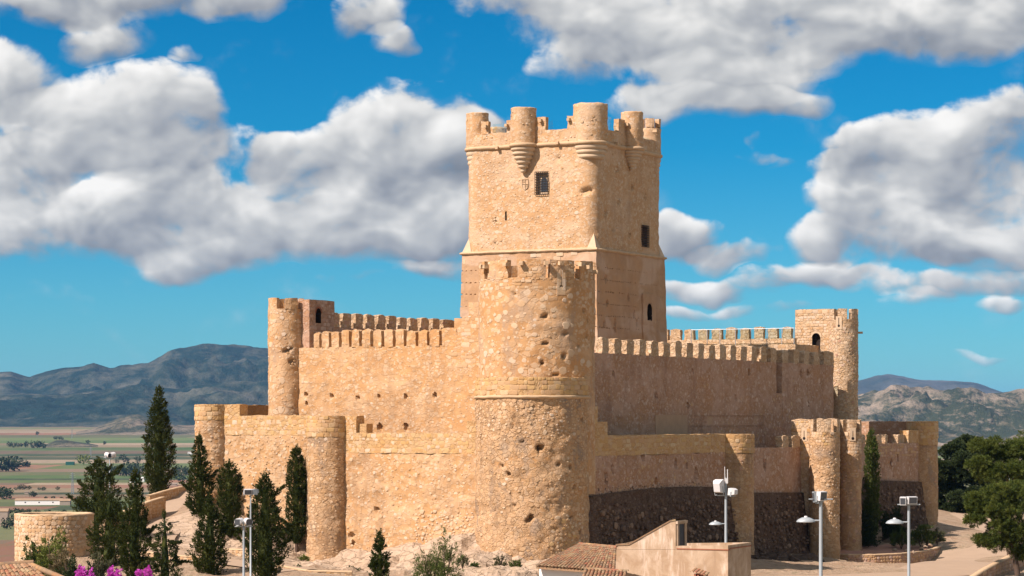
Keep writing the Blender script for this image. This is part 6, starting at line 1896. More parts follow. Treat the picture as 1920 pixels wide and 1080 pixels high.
bush(75, 166, 1112, 62, 88, 'round green bush at the foot of the round stone bastion', 30, 'bush_leaf')
bush(103, 165, 1108, 56, 96, 'pale green bush rising beside the rounder one, before the bastion', 31, 'bright_leaf', ll=.14)
bush(118, 163, 1110, 44, 70, 'dry brown bush right of the pale green one', 32, 'dry_leaf')
bush(135, 160, 1110, 40, 56, 'dark low bush left of the magenta flowers', 33, 'dark_leaf')
bush(184, 160, 1106, 50, 58, 'olive green bush between the two magenta flower patches', 34, 'olive_leaf')
for px, D, pb, w, h, lab, sd in ((156, 158, 1112, 36, 44, 'larger bank of magenta flowers, below the round stone bastion', 35), (214, 157, 1106, 24, 34, 'small patch of magenta flowers beside the thin spired cypress', 36), (272, 155, 1106, 28, 36, 'magenta flowers between the spired cypress and the loose conifer', 37)):
    bush(px, D, pb, w, h, lab, sd, 'magenta_flower', 'flowering_shrub', 'shrub', ll=.11, lw=.11, n=130, sp=.2)
bush(808, 150, 1100, 44, 62, 'thin young pine with open twigs, below the sunlit outer wall', 38, 'bush_leaf', 'young_pine', 'pine', n=190, ll=.16, lw=.04, sp=.30)
bush(822, 150.5, 1100, 22, 88, 'taller leader of the thin young pine', 39, 'olive_leaf', 'young_pine', 'pine', n=60, ll=.17, lw=.035, sp=.35) if False else None
bush(835, 152, 1100, 40, 84, 'tall sparse shrub with open twigs, left of the great drum foot', 40, 'bush_leaf', 'shrub', 'shrub', n=150, ll=.16, lw=.045, sp=.30)
for px, D, pb, w, h, m_, lab, sd in ((867, 190, 1062, 20, 20, 'olive_leaf', 'small grey green shrub on the pale rock left of the drum', 41), (937, 189, 1064, 22, 22, 'olive_leaf', 'tufted shrub at the foot of the great drum', 42), (967, 188, 1064, 22, 12, 'bush_leaf', 'low green shrub beside the tufted one, at the foot of the drum', 43),
                                  (558, 187, 1076, 16, 14, 'dark_leaf', 'little dark shrub below the slim outer tower', 44), (570, 200, 1052, 12, 9, 'bright_leaf', 'yellow green weed on the rock left of the slim outer tower', 45), (660, 198, 1072, 22, 7, 'olive_leaf', 'grassy weed on the rock right of the slim outer tower', 46),
                                  (890, 191, 1066, 12, 9, 'bush_leaf', 'tiny weed on the rock under the left edge of the drum', 47)):
    bush(px, D, pb, w, h, lab, sd, m_, 'weed' if 'weed' in lab else 'shrub', 'weed' if 'weed' in lab else 'shrub', ll=.10, lw=.045, sp=.14, n=60)

# pines and dark trees on the right
def pine(px, D, pbase, clumps, label, seed, mat='pine_leaf', name='pine_tree', cat='pine', dens=1.0, ll=.22, lw=.042, zb=None, limb=True, squash=.48):
    """clumps: (px, py, radius in px, depth offset m)"""
    r = np.random.default_rng(seed)
    b = at(px, pbase, D)
    if zb is not None: b[2] = zb
    th = thing(name, label, cat, tuple(b))
    cs = []
    for (cx, cyy, rad, dd) in clumps:
        p = at(cx, cyy, D + dd); cs.append((p, rad / FPX * D))
    top = max(c[0][2] for c in cs)
    mid = np.mean([c[0] for c in cs], 0)
    mb = MB()
    trunk = [b + [0, 0, -.8], b + (mid - b) * [.25, .25, 0] + [0, 0, (mid[2] - b[2]) * .5], np.array([mid[0], mid[1], mid[2] + (top - mid[2]) * .4])]
    mb.tube(trunk, [.26, .19, .07], 9)
    for p, R in cs:
        q = trunk[1] + (trunk[2] - trunk[1]) * np.clip((p[2] - trunk[1][2]) / (trunk[2][2] - trunk[1][2] + 1e-6) - .25, 0, .95)
        mb.tube([q, (q + p) / 2 + [0, 0, -.12 * R], p], [.09, .06, .025], 6)
    part('trunk', mb, MATS['bark'], th, True)
    mb = MB()
    for p, R in cs:
        # each clump is a cushion made of smaller tufted heads
        k = max(5, int(9 * dens))
        heads = p + _unit(r.normal(size=(k, 3))) * np.array([R, R, R * squash]) * r.uniform(.35, .9, (k, 1))
        for hq in heads:
            m = max(14, int(34 * dens * R))
            u = _unit(r.normal(size=(m, 3)) + [0, 0, .45])
            rr = R * .46
            P = hq + u * np.array([rr, rr, rr * .7]) * r.uniform(.45, 1, (m, 1))
            sprays(mb, P, u + [0, 0, .35] + r.normal(size=(m, 3)) * .25, .30, 26, .12, ll, lw, r, fan=.9)
    part('crown', mb, MATS[mat], th)
    return th
pine(1893, 228, 1052, [(1852, 838, 30, 0), (1838, 868, 24, -1), (1872, 858, 30, 1), (1900, 850, 30, 0), (1925, 842, 34, 0), (1850, 888, 30, -1), (1888, 884, 30, -1.5), (1916, 880, 30, 0), (1934, 905, 32, 1)], 'large sunlit pine at the right edge, its upper layers above the road', 50, dens=1.0)
pine(1908, 214, 1060, [(1842, 938, 30, 0), (1872, 925, 30, -1), (1905, 925, 34, -1), (1838, 958, 22, 0), (1866, 958, 30, -1), (1900, 962, 36, -1), (1830, 975, 18, 0), (1880, 990, 28, -1), (1915, 1000, 34, -1), (1862, 1020, 22, 0), (1888, 1020, 28, 0), (1845, 1012, 14, 0), (1922, 1035, 26, 0)], 'lower pine at the right edge, its boughs hanging over the road', 51, dens=1.0)
pine(1960, 300, 1000, [(1905, 842, 30, 0), (1930, 830, 36, 0), (1960, 860, 44, 0), (1940, 890, 40, 0)], 'pine behind the large sunlit one, cut by the right edge', 52, dens=.6, mat='pine_leaf')
pine(1790, 342, 968, [(1782, 850, 26, 0), (1800, 838, 24, 0), (1822, 830, 22, 3), (1768, 872, 18, -2), (1808, 866, 32, -2), (1782, 890, 30, -2), (1770, 915, 28, 0), (1815, 900, 34, 0), (1796, 925, 34, -2), (1830, 935, 30, 0), (1772, 948, 26, 0), (1806, 955, 28, 0), (1840, 960, 28, 0)], 'big dark shaded tree right of the far right tower', 53, 'dark_leaf', 'dark_tree', 'tree', dens=.9, ll=.3, lw=.12, zb=66)
pine(1850, 372, 960, [(1838, 860, 30, 0), (1862, 850, 30, 0), (1850, 890, 36, 0), (1880, 900, 36, 0), (1850, 925, 34, 0), (1890, 935, 30, 0)], 'dark tree deep behind the sunlit pines', 54, 'dark_leaf', 'dark_tree', 'tree', dens=.7, ll=.3, lw=.12, zb=66)
pine(1752, 400, 970, [(1755, 878, 18, 0), (1757, 905, 22, 0), (1748, 930, 24, 0)], 'dark tree half hidden by the far right tower', 55, 'dark_leaf', 'dark_tree', 'tree', dens=.6, ll=.3, lw=.12, zb=66)

# garden bed by the wall
for px, D, pb, w, h, m_, lab, sd in ((1600, 251, 1028, 84, 74, 'dark_leaf', 'wide dark shrub in the shade left of the narrow cypress', 60), (1566, 253, 1030, 46, 56, 'dark_leaf', 'dark shrub at the foot of the first gate tower', 61), (1672, 257, 1012, 50, 52, 'dark_leaf', 'dark shrub right of the narrow cypress foot', 62),
                                  (1690, 251, 1024, 34, 24, 'bush_leaf', 'fresh green shrub in the garden bed, left of the lamp post', 63), (1726, 253, 1020, 36, 30, 'bush_leaf', 'green shrub in the garden bed left of the palm', 64), (1757, 255, 1016, 20, 20, 'olive_leaf', 'grey green agave like clump at the right end of the garden bed', 65), (1650, 258, 1008, 18, 20, 'dark_leaf', 'little shrub at the cypress foot', 66)):
    bush(px, D, pb, w, h, lab, sd, m_, 'shrub', 'shrub', ll=.2, lw=.07, sp=.24)
def palm(px, D, pbase, H, L, label, seed):
    r = np.random.default_rng(seed); b = at(px, pbase, D); s = D / FPX
    th = thing('fan_palm', label, 'palm', tuple(b))
    mb = MB(); mb.tube([b - [0, 0, .2], b + [.05, 0, H * s * .6], b + [0, 0, H * s]], [.14, .12, .10], 8); part('trunk', mb, MATS['bark'], th, True)
    c = b + [0, 0, H * s]
    for k in range(16):
        a = r.uniform(0, 6.28); el_ = r.uniform(-.2, 1.2); ln = L * s * r.uniform(.8, 1.1)
        d = np.array([math.cos(a) * math.cos(el_), math.sin(a) * math.cos(el_), math.sin(el_)])
        mb = MB(); e = c + d * ln * .5
        mb.tube([c, e], [.015, .01], 4)
        side = _unit(np.cross(d, [0, 0, 1.])[None])[0]; upv = np.cross(side, d)
        for q in np.linspace(-1.15, 1.15, 11):
            dv = d * math.cos(q) + side * math.sin(q)
            w_ = .035
            tip = e + dv * ln * .55 - EZ * .06 * ln
            s2 = np.cross(dv, upv)
            mb.add([e, e + dv * ln * .25 + s2 * w_, tip, e + dv * ln * .25 - s2 * w_], Q=[(0, 1, 2, 3)])
        part('frond', mb, MATS['bush_leaf'], th)
palm(1738, 253.5, 1018, 22, 22, 'small fan palm in the garden bed below the far right tower', 70)

# trees far out on the plain
def fartree(seed, W, H, mat):
    r = np.random.default_rng(seed); mb = MB()
    mb.tube([(0, 0, -1), (0, 0, H * .4)], [.3, .2], 5)
    m = 150
    u = _unit(r.normal(size=(m, 3)))
    nz_ = 1 + .25 * np.sin(u[:, 0] * 5 + seed) + .2 * np.sin(u[:, 1] * 7)
    P = np.array([0, 0, H * .58]) + u * np.array([W / 2, W / 2, H * .42]) * (r.uniform(.4, 1, m) * nz_)[:, None]
    leaves(mb, P, u + r.normal(size=(m, 3)) * .6, H * .22, H * .16, r)
    return mb.mesh('plain_tree', MATS[mat], False)
FT = [fartree(1, 9, 9, 'far_leaf'), fartree(2, 11, 8, 'far_leaf'), fartree(3, 7, 8, 'far_leaf'), fartree(4, 10, 9, 'dark_leaf')]
FTb = fartree(5, 11, 9, 'bright_leaf')
def plaintree(px, pbase, hpx, label='small dark tree standing far out on the farmed plain', me=None, group='trees on the plain', wide=1.0):
    D = D_of_row(pbase); s = hpx / FPX * D / 9.0
    o = link(bpy.data.objects.new('plain_tree', me or FT[int(px * 7 + pbase) % 4]))
    p = at(px, pbase, D); p[2] = float(G_(p[1])) - .1
    o.location = p; o.scale = (s * wide, s * wide, s); o.rotation_euler = (0, 0, px * 1.7)
    tag(o, label, 'tree', group, 'thing')
plaintree(157, 872, 19, 'bright green tree alone at the edge of a pale field', FTb, None, 1.1)
for px, pb, hp, w_ in ((18, 838, 10, 1.0), (26, 839, 10, 1.1), (33, 838, 9, 1.0), (40, 838, 8, 1.), (49, 839, 13, .8), (63, 840, 14, 1.1), (74, 840, 15, 1.2), (82, 841, 9, 1.), (70, 816, 8, 1.), (104, 824, 6, 1.3), (112, 824, 6, 1.2), (117, 825, 5, 1.), (165, 832, 7, 1.), (196, 834, 8, .9), (4, 884, 26, 1.2), (16, 884, 28, 1.1), (27, 883, 24, 1.), (44, 876, 14, 1.3), (52, 876, 10, 1.2),
                   (226, 892, 22, 1.1), (237, 893, 26, 1.), (250, 892, 26, 1.), (262, 890, 22, 1.), (231, 866, 14, 1.), (240, 866, 9, 1.), (219, 868, 8, 1.), (259, 868, 14, .9), (205, 890, 20, 1.), (214, 891, 22, 1.), (330, 892, 20, 1.), (340, 893, 22, 1.1), (350, 892, 18, 1.), (338, 905, 18, 1.1),
                   (5, 936, 22, 1.2), (12, 935, 20, 1.), (62, 932, 12, 1.4), (38, 918, 9, 1.2), (46, 918, 8, 1.2), (55, 918, 7, 1.2), (30, 919, 6, 1.3), (82, 920, 8, 1.3), (74, 919, 6, 1.2), (108, 919, 7, 1.), (92, 967, 11, 1.2), (120, 966, 12, 1.2), (106, 967, 10, 1.2), (18, 964, 11, 1.2), (30, 965, 12, 1.2), (42, 964, 11, 1.2), (54, 964, 11, 1.3), (70, 963, 9, 1.3), (24, 988, 22, .9), (34, 980, 16, .9), (12, 992, 20, 1.),
                   (1787, 818, 6, 1.), (1880, 832, 7, 1.), (1898, 832, 8, 1.), (1910, 832, 8, 1.1), (1760, 826, 6, 1.2), (1772, 822, 5, 1.), (86, 936, 6, 1.3), (100, 936, 6, 1.4), (115, 937, 6, 1.4), (130, 937, 7, 1.4), (145, 937, 6, 1.3), (225, 924, 5, 1.4), (240, 924, 5, 1.4), (255, 924, 5, 1.3)):
    if pb > 980: lab = 'dark tree crowding the houses at the left edge, below the fields'
    elif pb > 950: lab = 'dark tree in the row between the long shed and the round bastion'
    elif pb > 928: lab = 'small tree beside the long white farm shed'
    elif pb > 922: lab = 'low bush in the orchard row right of the wide conifer'
    elif pb > 912: lab = 'low tree in the hedge along the red field'
    elif px > 1700: lab = 'small tree on the bare ground below the rocky hill on the right'
    elif px > 320: lab = 'dark tree in the clump right of the tallest cypress'
    elif px > 200: lab = 'dark tree in the thicket left of the tallest cypress'
    elif pb > 870: lab = 'large dark tree at the left edge beyond the farm shed'
    elif pb > 836: lab = 'dark tree in the windbreak on the left part of the plain'
    else: lab = 'lone tiny tree far out before the foothills'
    plaintree(px, pb, hp, lab, wide=w_)

# ------------------------------------------------------------------ buildings out on the plain
def prism_roof(mb, o, e1, e2, h, over=.4):
    """gable roof over the rectangle o, e1 (ridge way), e2"""
    o, e1, e2 = (np.asarray(x, float) for x in (o, e1, e2))
    u1 = e1 / np.linalg.norm(e1); u2 = e2 / np.linalg.norm(e2)
    o = o - u1 * over - u2 * over; e1 = e1 + 2 * over * u1; e2 = e2 + 2 * over * u2
    a, b, c, d = o, o + e1, o + e1 + e2, o + e2
    r0, r1 = o + e2 / 2 + EZ * h, o + e1 + e2 / 2 + EZ * h
    mb.add([a, b, c, d, r0, r1], Q=[(0, 1, 5, 4), (2, 3, 4, 5), (0, 3, 2, 1)], T=[(0, 4, 3), (1, 2, 5)])
def shed(px0, px1, pb, ph, label, wall, roofm, depth=12, rise=1.6, wins=0, turn=.06, name='farm_shed', cat='shed', door=False):
    D = D_of_row(pb); p0 = at(px0, pb, D); p1 = at(px1, pb, D); p0[2] = p1[2] = float(G_(D))
    L = p1[0] - p0[0]; H = ph / FPX * D
    e1 = np.array([L, turn * L, 0]); e2 = np.array([-turn * depth, depth, 0])
    th = thing(name, label, cat, tuple(p0 + e1 / 2))
    mb = MB(); mb.box(p0, e1, e2, EZ * H, None, '12345'); part('wall', mb, MATS[wall], th)
    mb = MB(); prism_roof(mb, p0 + EZ * H, e1, e2, rise); part('roof', mb, MATS[roofm], th)
    for k in range(wins):
        q = p0 + e1 * ((k + .7) / (wins + .4)) + EZ * H * .45 - e2 / depth * .04
        mb = MB(); mb.box(q, e1 / L * 1.3, e2 / depth * .1, EZ * 1.1); part('window', mb, MATS['dark_inside'], th)
    if door:
        q = p0 + e1 * .96 + e2 * .4; mb = MB(); mb.box(q, e1 / L * .1 + e1 * .042, e2 / depth * 2.4, EZ * 2.6); part('door', mb, MATS['dark_inside'], th)
    return th
shed(28, 115, 947, 8.5, 'long white farm shed with a brown roof below the red fields', 'whitewash', 'shed_roof', 14, 1.8, 3)
shed(112, 131, 947.5, 8.0, 'pale end block of the long white farm shed', 'cement', 'shed_roof', 10, 2.0, 0)
shed(123, 138, 872, 5.0, 'small green shed at the edge of a pale field', 'green_paint', 'green_paint', 14, 1.0)
shed(46, 53, 926.5, 4.5, 'tiny pale hut among the fields left of the long shed', 'cement', 'cement', 5, .3)
shed(243, 251, 905, 5, 'tiny white house right of the wide conifer', 'whitewash', 'shed_roof', 8, 1.2)
shed(264, 270, 903, 7, 'white hut behind the tallest cypress', 'whitewash', 'whitewash', 8, 1.0)
shed(319, 331, 911, 4, 'low grey shed right of the tallest cypress', 'cement', 'cement', 10, .8)
shed(352, 360, 851.5, 4, 'small pale tank house beside the leftmost tower', 'whitewash', 'cement', 8, .8)
shed(-6, 14, 985, 26, 'brown roofed house at the left edge below the fields', 'cement', 'shed_roof', 10, 2.2, 1)
def pylon(px, pb, pt, label):
    D = D_of_row(pb); p = at(px, pb, D); p[2] = float(G_(D)); H = (pb - pt) / FPX * D
    th = thing('pylon', label, 'pylon', tuple(p)); w = H * .055
    mb = MB()
    for sx, sy in ((1, 1), (1, -1), (-1, 1), (-1, -1)):
        mb.tube([p + [sx * w, sy * w, 0], p + [sx * w * .25, sy * w * .25, H]], .16, 4)
    part('leg', mb, MATS['galvanized'], th)
    mb = MB()
    for k in range(9):
        f0, f1 = k / 9, (k + 1) / 9; a, b = w * (1 - .75 * f0), w * (1 - .75 * f1)
        for s in (1, -1):
            mb.tube([p + [-a, s * a, H * f0], p + [b, s * b, H * f1]], .08, 3); mb.tube([p + [a, s * a, H * f0], p + [-b, s * b, H * f1]], .08, 3)
    part('lattice', mb, MATS['galvanized'], th)
    mb = MB()
    for f, l in ((.78, .16), (.87, .13), (.95, .10)):
        mb.tube([p + [-H * l, 0, H * f], p + [H * l, 0, H * f]], .14, 4)
    part('cross_arm', mb, MATS['galvanized'], th)
pylon(136, 926, 886, 'steel lattice pylon on the plain left of the wide conifer')
pylon(135, 822, 804, 'distant steel pylon near the pale knoll')
pylon(170, 862, 838, 'thin distant pylon above the floodlight on the left')

# ------------------------------------------------------------------ round bastion, ramp parapets, retaining walls
tw = wall_mat
bc = at(102, 1030, 190.5); RB_ = 73 / FPX * 190.5
zt = at(102, 966, 187.6)[2]
bs = thing('round_bastion', 'low round open stone bastion at the bottom left, fields behind it', 'stone wall', (bc[0], bc[1], 66))
mb = MB()
A_ = np.linspace(0, 2 * math.pi, 150, endpoint=False)
zs = np.linspace(65.5, zt, 34)
ring = lambda r_, z: np.stack([bc[0] + r_ * np.sin(A_), bc[1] - r_ * np.cos(A_), np.full(150, z)], -1)
mb.sheet(np.stack([ring(RB_, z) for z in zs]), wrap=True)
mb.sheet(np.stack([ring(RB_ - .45, z) for z in zs[10:]]), wrap=True, flip=True)
part('wall_body', mb, MATS['terrace_wall'], bs, V=rough(mb.arrays()[0], .03, 1.2, 201))
mb = MB(); mb.sheet(np.stack([ring(RB_ + .02, zt - .10), ring(RB_ + .03, zt + .02), ring(RB_ - .22, zt + .06), ring(RB_ - .47, zt + .02), ring(RB_ - .47, zt - .1)]), wrap=True)
part('coping', mb, MATS['mould'], bs, True, V=rough(mb.arrays()[0], .02, 2, 3))
df = DrumFace(bc[0], bc[1], RB_)
it = course(df, -RB_ * 1.5, RB_ * 1.5, 68.4, zt - .12, .20, .36, .8, 1.5, ['stone_tan', 'stone_pale', 'stone_tan', 'stone_ashlar'], skip=.04, proud=(.03, .07), kind='field', joint=-.03, jit=.05)
add_stones(bs, it, (.03, 1.2, 201), limit=300)
def polywall(name, label, pts, th_, mat, smats, seed, cat='stone wall', cop=True, sh0=.2, sh1=.36, kind='field', limit=120):
    """pts: (x, y, zbottom, ztop)"""
    pts = [np.asarray(p, float) for p in pts]
    th = thing(name, label, cat, tuple(pts[0][:3]))
    mb = MB(); mc = MB(); items = []
    for p, q in zip(pts[:-1], pts[1:]):
        d = q[:2] - p[:2]; L = np.linalg.norm(d); d3 = np.array([*(d / L), 0]); n = np.array([d3[1], -d3[0], 0])
        if n[1] > 0: n = -n
        k = max(2, int(L / .25)); U = np.linspace(0, 1, k)
        rows = []
        for f in np.linspace(0, 1, 8):
            rows.append(np.stack([np.array([*(p[:2] + d * u), (p[2] + (q[2] - p[2]) * u) * (1 - f) + (p[3] + (q[3] - p[3]) * u) * f]) for u in U]))
        F = np.stack(rows)
        mb.sheet(F); mb.sheet(F - n * th_)
        mb.sheet(np.stack([F[:, 0], F[:, 0] - n * th_])); mb.sheet(np.stack([F[:, -1], F[:, -1] - n * th_]))
        T = F[-1]
        mc.sheet(np.stack([T + n * .03 - EZ * .06, T + n * .04 + EZ * .03, T - n * th_ / 2 + EZ * .06, T - n * (th_ + .04) + EZ * .03, T - n * (th_ + .03) - EZ * .06]))
        fc = Face(np.array([p[0], p[1], 0]), d3, n, L)
        sl = (q[3] - p[3]) / L; sb = (q[2] - p[2]) / L
        hmax = max(p[3], q[3])
        items += course(fc, 0, L, min(p[2], q[2]), hmax, sh0, sh1, .9, 1.8, smats, skip=.05, kind=kind, joint=-.02 if kind == 'field' else .03, mask=lambda s, z, p=p, sl=sl, sb=sb: p[2] + sb * s + .02 < z < p[3] + sl * s - .12, proud=(.03, .06))
    part('wall_body', mb, MATS[mat], th, V=rough(mb.arrays()[0], .025, 1.2, seed))
    if cop: part('coping', mc, MATS['mould'], th, True, V=rough(mc.arrays()[0], .015, 2, seed))
    add_stones(th, items, (.025, 1.2, seed), limit=limit)
    return th
def wpt(px, pbot, ptop, D):
    p = at(px, pbot, D); return (p[0], p[1], p[2] - .5, at(px, ptop, D)[2])
polywall('ramp_parapet', 'lower stone parapet beside the sunlit ramp, left of the leaning tipped cypress', [wpt(196, 1002, 978, 197), wpt(240, 985, 958, 206), wpt(285, 968, 940, 215), wpt(311, 958, 932, 221)], .42, 'terrace_wall', ['stone_tan', 'stone_pale'], 210)
polywall('ramp_parapet', 'upper stone parapet of the ramp, stepping up towards the leftmost tower', [wpt(281, 955, 930, 229), wpt(318, 945, 919, 235), wpt(352, 937, 911, 241), wpt(385, 928, 900, 248)], .42, 'terrace_wall', ['stone_tan', 'stone_pale'], 211)
polywall('retaining_wall', 'low stone retaining wall under the ramp bend, behind the row of front cypresses', [wpt(262, 1075, 1034, 190), wpt(330, 1082, 1042, 187.5), wpt(420, 1088, 1045, 186)], .4, 'terrace_wall', ['stone_tan', 'stone_pale'], 212)
polywall('retaining_wall', 'stone retaining wall along the upper ramp edge below the pale rock', [wpt(405, 1046, 1030, 196), wpt(455, 1046, 1030, 194.5), wpt(500, 1052, 1034, 193)], .4, 'terrace_wall', ['stone_tan', 'stone_pale'], 213)
polywall('retaining_wall', 'stone retaining wall in front of the slim outer tower foot', [wpt(500, 1092, 1056, 185.5), wpt(575, 1092, 1070, 184), wpt(660, 1094, 1072, 184)], .4, 'terrace_wall', ['stone_tan', 'stone_ochre'], 214)
# garden bed wall (curved) and the bed
gp = [wpt(1545, 1080, 1040, 243), wpt(1590, 1080, 1040, 241.5), wpt(1640, 1078, 1040, 242), wpt(1690, 1074, 1038, 243.5), wpt(1730, 1066, 1034, 246.5), wpt(1757, 1056, 1028, 251), wpt(1769, 1046, 1021, 257), wpt(1770, 1040, 1016, 264)]
polywall('garden_wall', 'low curved stone wall round the shaded garden bed', gp, .4, 'shade_wall', ['stone_shade', 'stone_tan'], 215, limit=200)
mb = MB()
G2 = np.array([[p[0], p[1], p[3] - .12] for p in gp]); back = np.array([ab(AW3 - .3, b_at(px, AW3), z_at(1010, ab(AW3, 66))) for px in np.linspace(1545, 1748, len(gp))])
back[:, 2] = G2[:, 2] + .5
F_ = np.linspace(0, 1, 8)[:, None, None]
mb.sheet(G2[None] * (1 - F_) + back[None] * F_)
struct('garden_bed', mb, MATS['gravel_red'], False, V=rough(mb.arrays()[0], .12, .7, 77))
rk = np.random.default_rng(5)
for i, (px, py, D, s) in enumerate(((1757, 1016, 257, .5), (1745, 1022, 252, .35), (1727, 1030, 248, .45), (1768, 1010, 261, .45), (1700, 1032, 247, .4), (1714, 1035, 245, .3), (1735, 1026, 250, .3), (1676, 1030, 248, .4), (1779, 1006, 264, .5))):
    mb = MB(); p = at(px, py, D)
    A, _ = proto('field', 'stone_pale')[i % NVAR]
    mb.lathe((0, 0), [(.05, -.3), (.42, -.25), (.5, 0), (.36, .28), (.05, .36)], 10)
    V = rough(mb.arrays()[0] * [s * 1.3, s, s] + i * 7.7, .12, 2.5, 300 + i) - i * 7.7
    o = link(bpy.data.objects.new('boulder', mb.mesh('boulder', MATS['limestone'], False, V=V))); o.location = p
    tag(o, 'pale boulder edging the garden bed beside the road', 'rock', 'boulders round the garden bed', 'thing')
mb = MB(); p = at(1647, 1010, 255); mb.box(p - [.3, .2, 1], (.6, 0, 0), (0, .5, 0), (0, 0, 2.1), .2)
o = struct('stone_pillar', mb, MATS['limestone'], False, V=rough(mb.arrays()[0], .04, 2, 5)); tag(o, 'pale stone pillar beside the foot of the narrow cypress', 'pillar', None, 'thing')
# road edge wall at the lower right
polywall('road_wall', 'brown retaining wall along the road edge at the bottom right corner', [wpt(1812, 1100, 1092, 200), wpt(1850, 1086, 1068, 208), wpt(1880, 1072, 1052, 216), wpt(1925, 1050, 1030, 228)], .5, 'shade_wall', ['stone_shade', 'stone_tan'], 216)

# ------------------------------------------------------------------ town house at the bottom centre
HD = 132.0
HA = math.radians(22); h1 = np.array([math.cos(HA), -math.sin(HA) * -1, 0]); h1 = np.array([math.cos(math.radians(25)), -math.sin(math.radians(25)), 0]); h2 = np.array([math.sin(math.radians(25)), math.cos(math.radians(25)), 0])
sH = HD / FPX
house = thing('town_house', 'plastered house with a sloped stair roof and flat terrace, bottom centre below the dark wall', 'house', tuple(at(1365, 1150, HD)))
def hp(px, py):
    """point on the sunlit front of the house in that photo position"""
    o = at(1365, 1080, HD); t_ = (px - 960) / FPX
    s = (o[0] - t_ * o[1]) / (t_ * -h1[1] * -1 - h1[0]) if False else (t_ * o[1] - o[0]) / (h1[0] - t_ * h1[1])
    p = o + h1 * s; p[2] = z_at(py, p); return p
c_r = hp(1365, 1080)
Lr = 3.4
zpar = hp(1365, 1030)[2]
def slab(poly, depth, n, nm, mat, th=house, bump=0.012):
    """flat outline extruded by depth along -n"""
    poly = [np.asarray(p, float) for p in poly]; k = len(poly)
    mb = MB(); c = np.mean(poly, 0)
    Vf = poly + [c]; Vb = [p - n * depth for p in poly] + [c - n * depth]
    T = [(i, (i + 1) % k, k) for i in range(k)]
    mb.add(Vf, T=T); mb.add(Vb, T=T)
    for i in range(k):
        a, b = poly[i], poly[(i + 1) % k]
        mb.add([a, b, b - n * depth, a - n * depth], Q=[(0, 1, 2, 3)])
    return part(nm, mb, MATS[mat], th)
nf_ = -h2
L0, R0_ = hp(1155, 1150), hp(1365, 1150)
zl = hp(1155, 1025)[2]
# lower storey block: front, right side; terrace floor sunk behind the parapet
fw_ = R0_ - L0
mb = MB(); mb.box(L0, fw_, h2 * .22, EZ * (zpar - L0[2]), .5, '12345'); part('front_wall', mb, MATS['plaster'], house)
mb = MB(); mb.box(R0_ - h1 * .22 + h2 * .222, h1 * .22, h2 * (Lr - .222), EZ * (zpar - L0[2]), .5, '2345'); part('side_wall', mb, MATS['plaster'], house)
mb = MB(); mb.box(L0 + h2 * Lr, fw_, h2 * .2, EZ * (zpar - L0[2]), .5, '12345'); part('back_wall', mb, MATS['plaster'], house)
mb = MB(); mb.box(L0 + h2 * .22, fw_ - h1 * .22, h2 * (Lr - .22), EZ * (zpar - L0[2] - .55)); part('terrace_floor', mb, MATS['cement'], house)
mb = MB(); mb.box(hp(1269, 1030) - h2 * .03 + EZ * .002, R0_ * [1, 1, 0] - hp(1269, 1030) * [1, 1, 0] + h1 * .03, h2 * .28, EZ * .06); mb.box(R0_ * [1, 1, 0] - h1 * .25 + h2 * .255 + EZ * (zpar + .002), h1 * .28, h2 * (Lr - .05), EZ * .06)
part('parapet_coping', mb, MATS['brick_red'], house)
# stair bulkhead: sloped top, dark door at its high end
wedge = [hp(1155, 1030), hp(1267, 1030), hp(1267, 976), hp(1257, 978), hp(1236, 990), hp(1208, 1006), hp(1180, 1022), hp(1155, 1023)]
wd = 1.5
wedge = [p + nf_ * .012 for p in wedge]
slab(wedge, wd, nf_, 'stair_bulkhead', 'plaster')
e_t = [hp(1155, 1022), hp(1180, 1021), hp(1208, 1005), hp(1236, 989), hp(1257, 977), hp(1267.5, 975)]
mb = MB(); T0 = np.array(e_t) + nf_ * .05
mb.sheet(np.stack([T0 - EZ * .03, T0 + EZ * .05, T0 - nf_ * (wd + .08) + EZ * .05, T0 - nf_ * (wd + .08) - EZ * .03])); part('bulkhead_coping', mb, MATS['roof_tile'], house)
p = hp(1267, 1028) + h1 * .012
mb = MB(); mb.box(p + h2 * .32, h1 * .02, h2 * .82, EZ * (hp(1267, 984)[2] - p[2])); part('door', mb, MATS['lamp_black'], house)
# opening shading frame: lintel and jambs project beyond the door
mb = MB(); zt_ = hp(1267, 977)[2]
mb.box(p + h2 * .06 + EZ * 0, h1 * .07, h2 * .24, EZ * (zt_ - p[2] - .16)); mb.box(p + h2 * 1.17, h1 * .07, h2 * .28, EZ * (zt_ - p[2] - .16)); mb.box(p - h2 * .01 + EZ * (zt_ - p[2] - .158), h1 * .10, h2 * 1.5, EZ * .15)
part('door_frame', mb, MATS['plaster'], house)
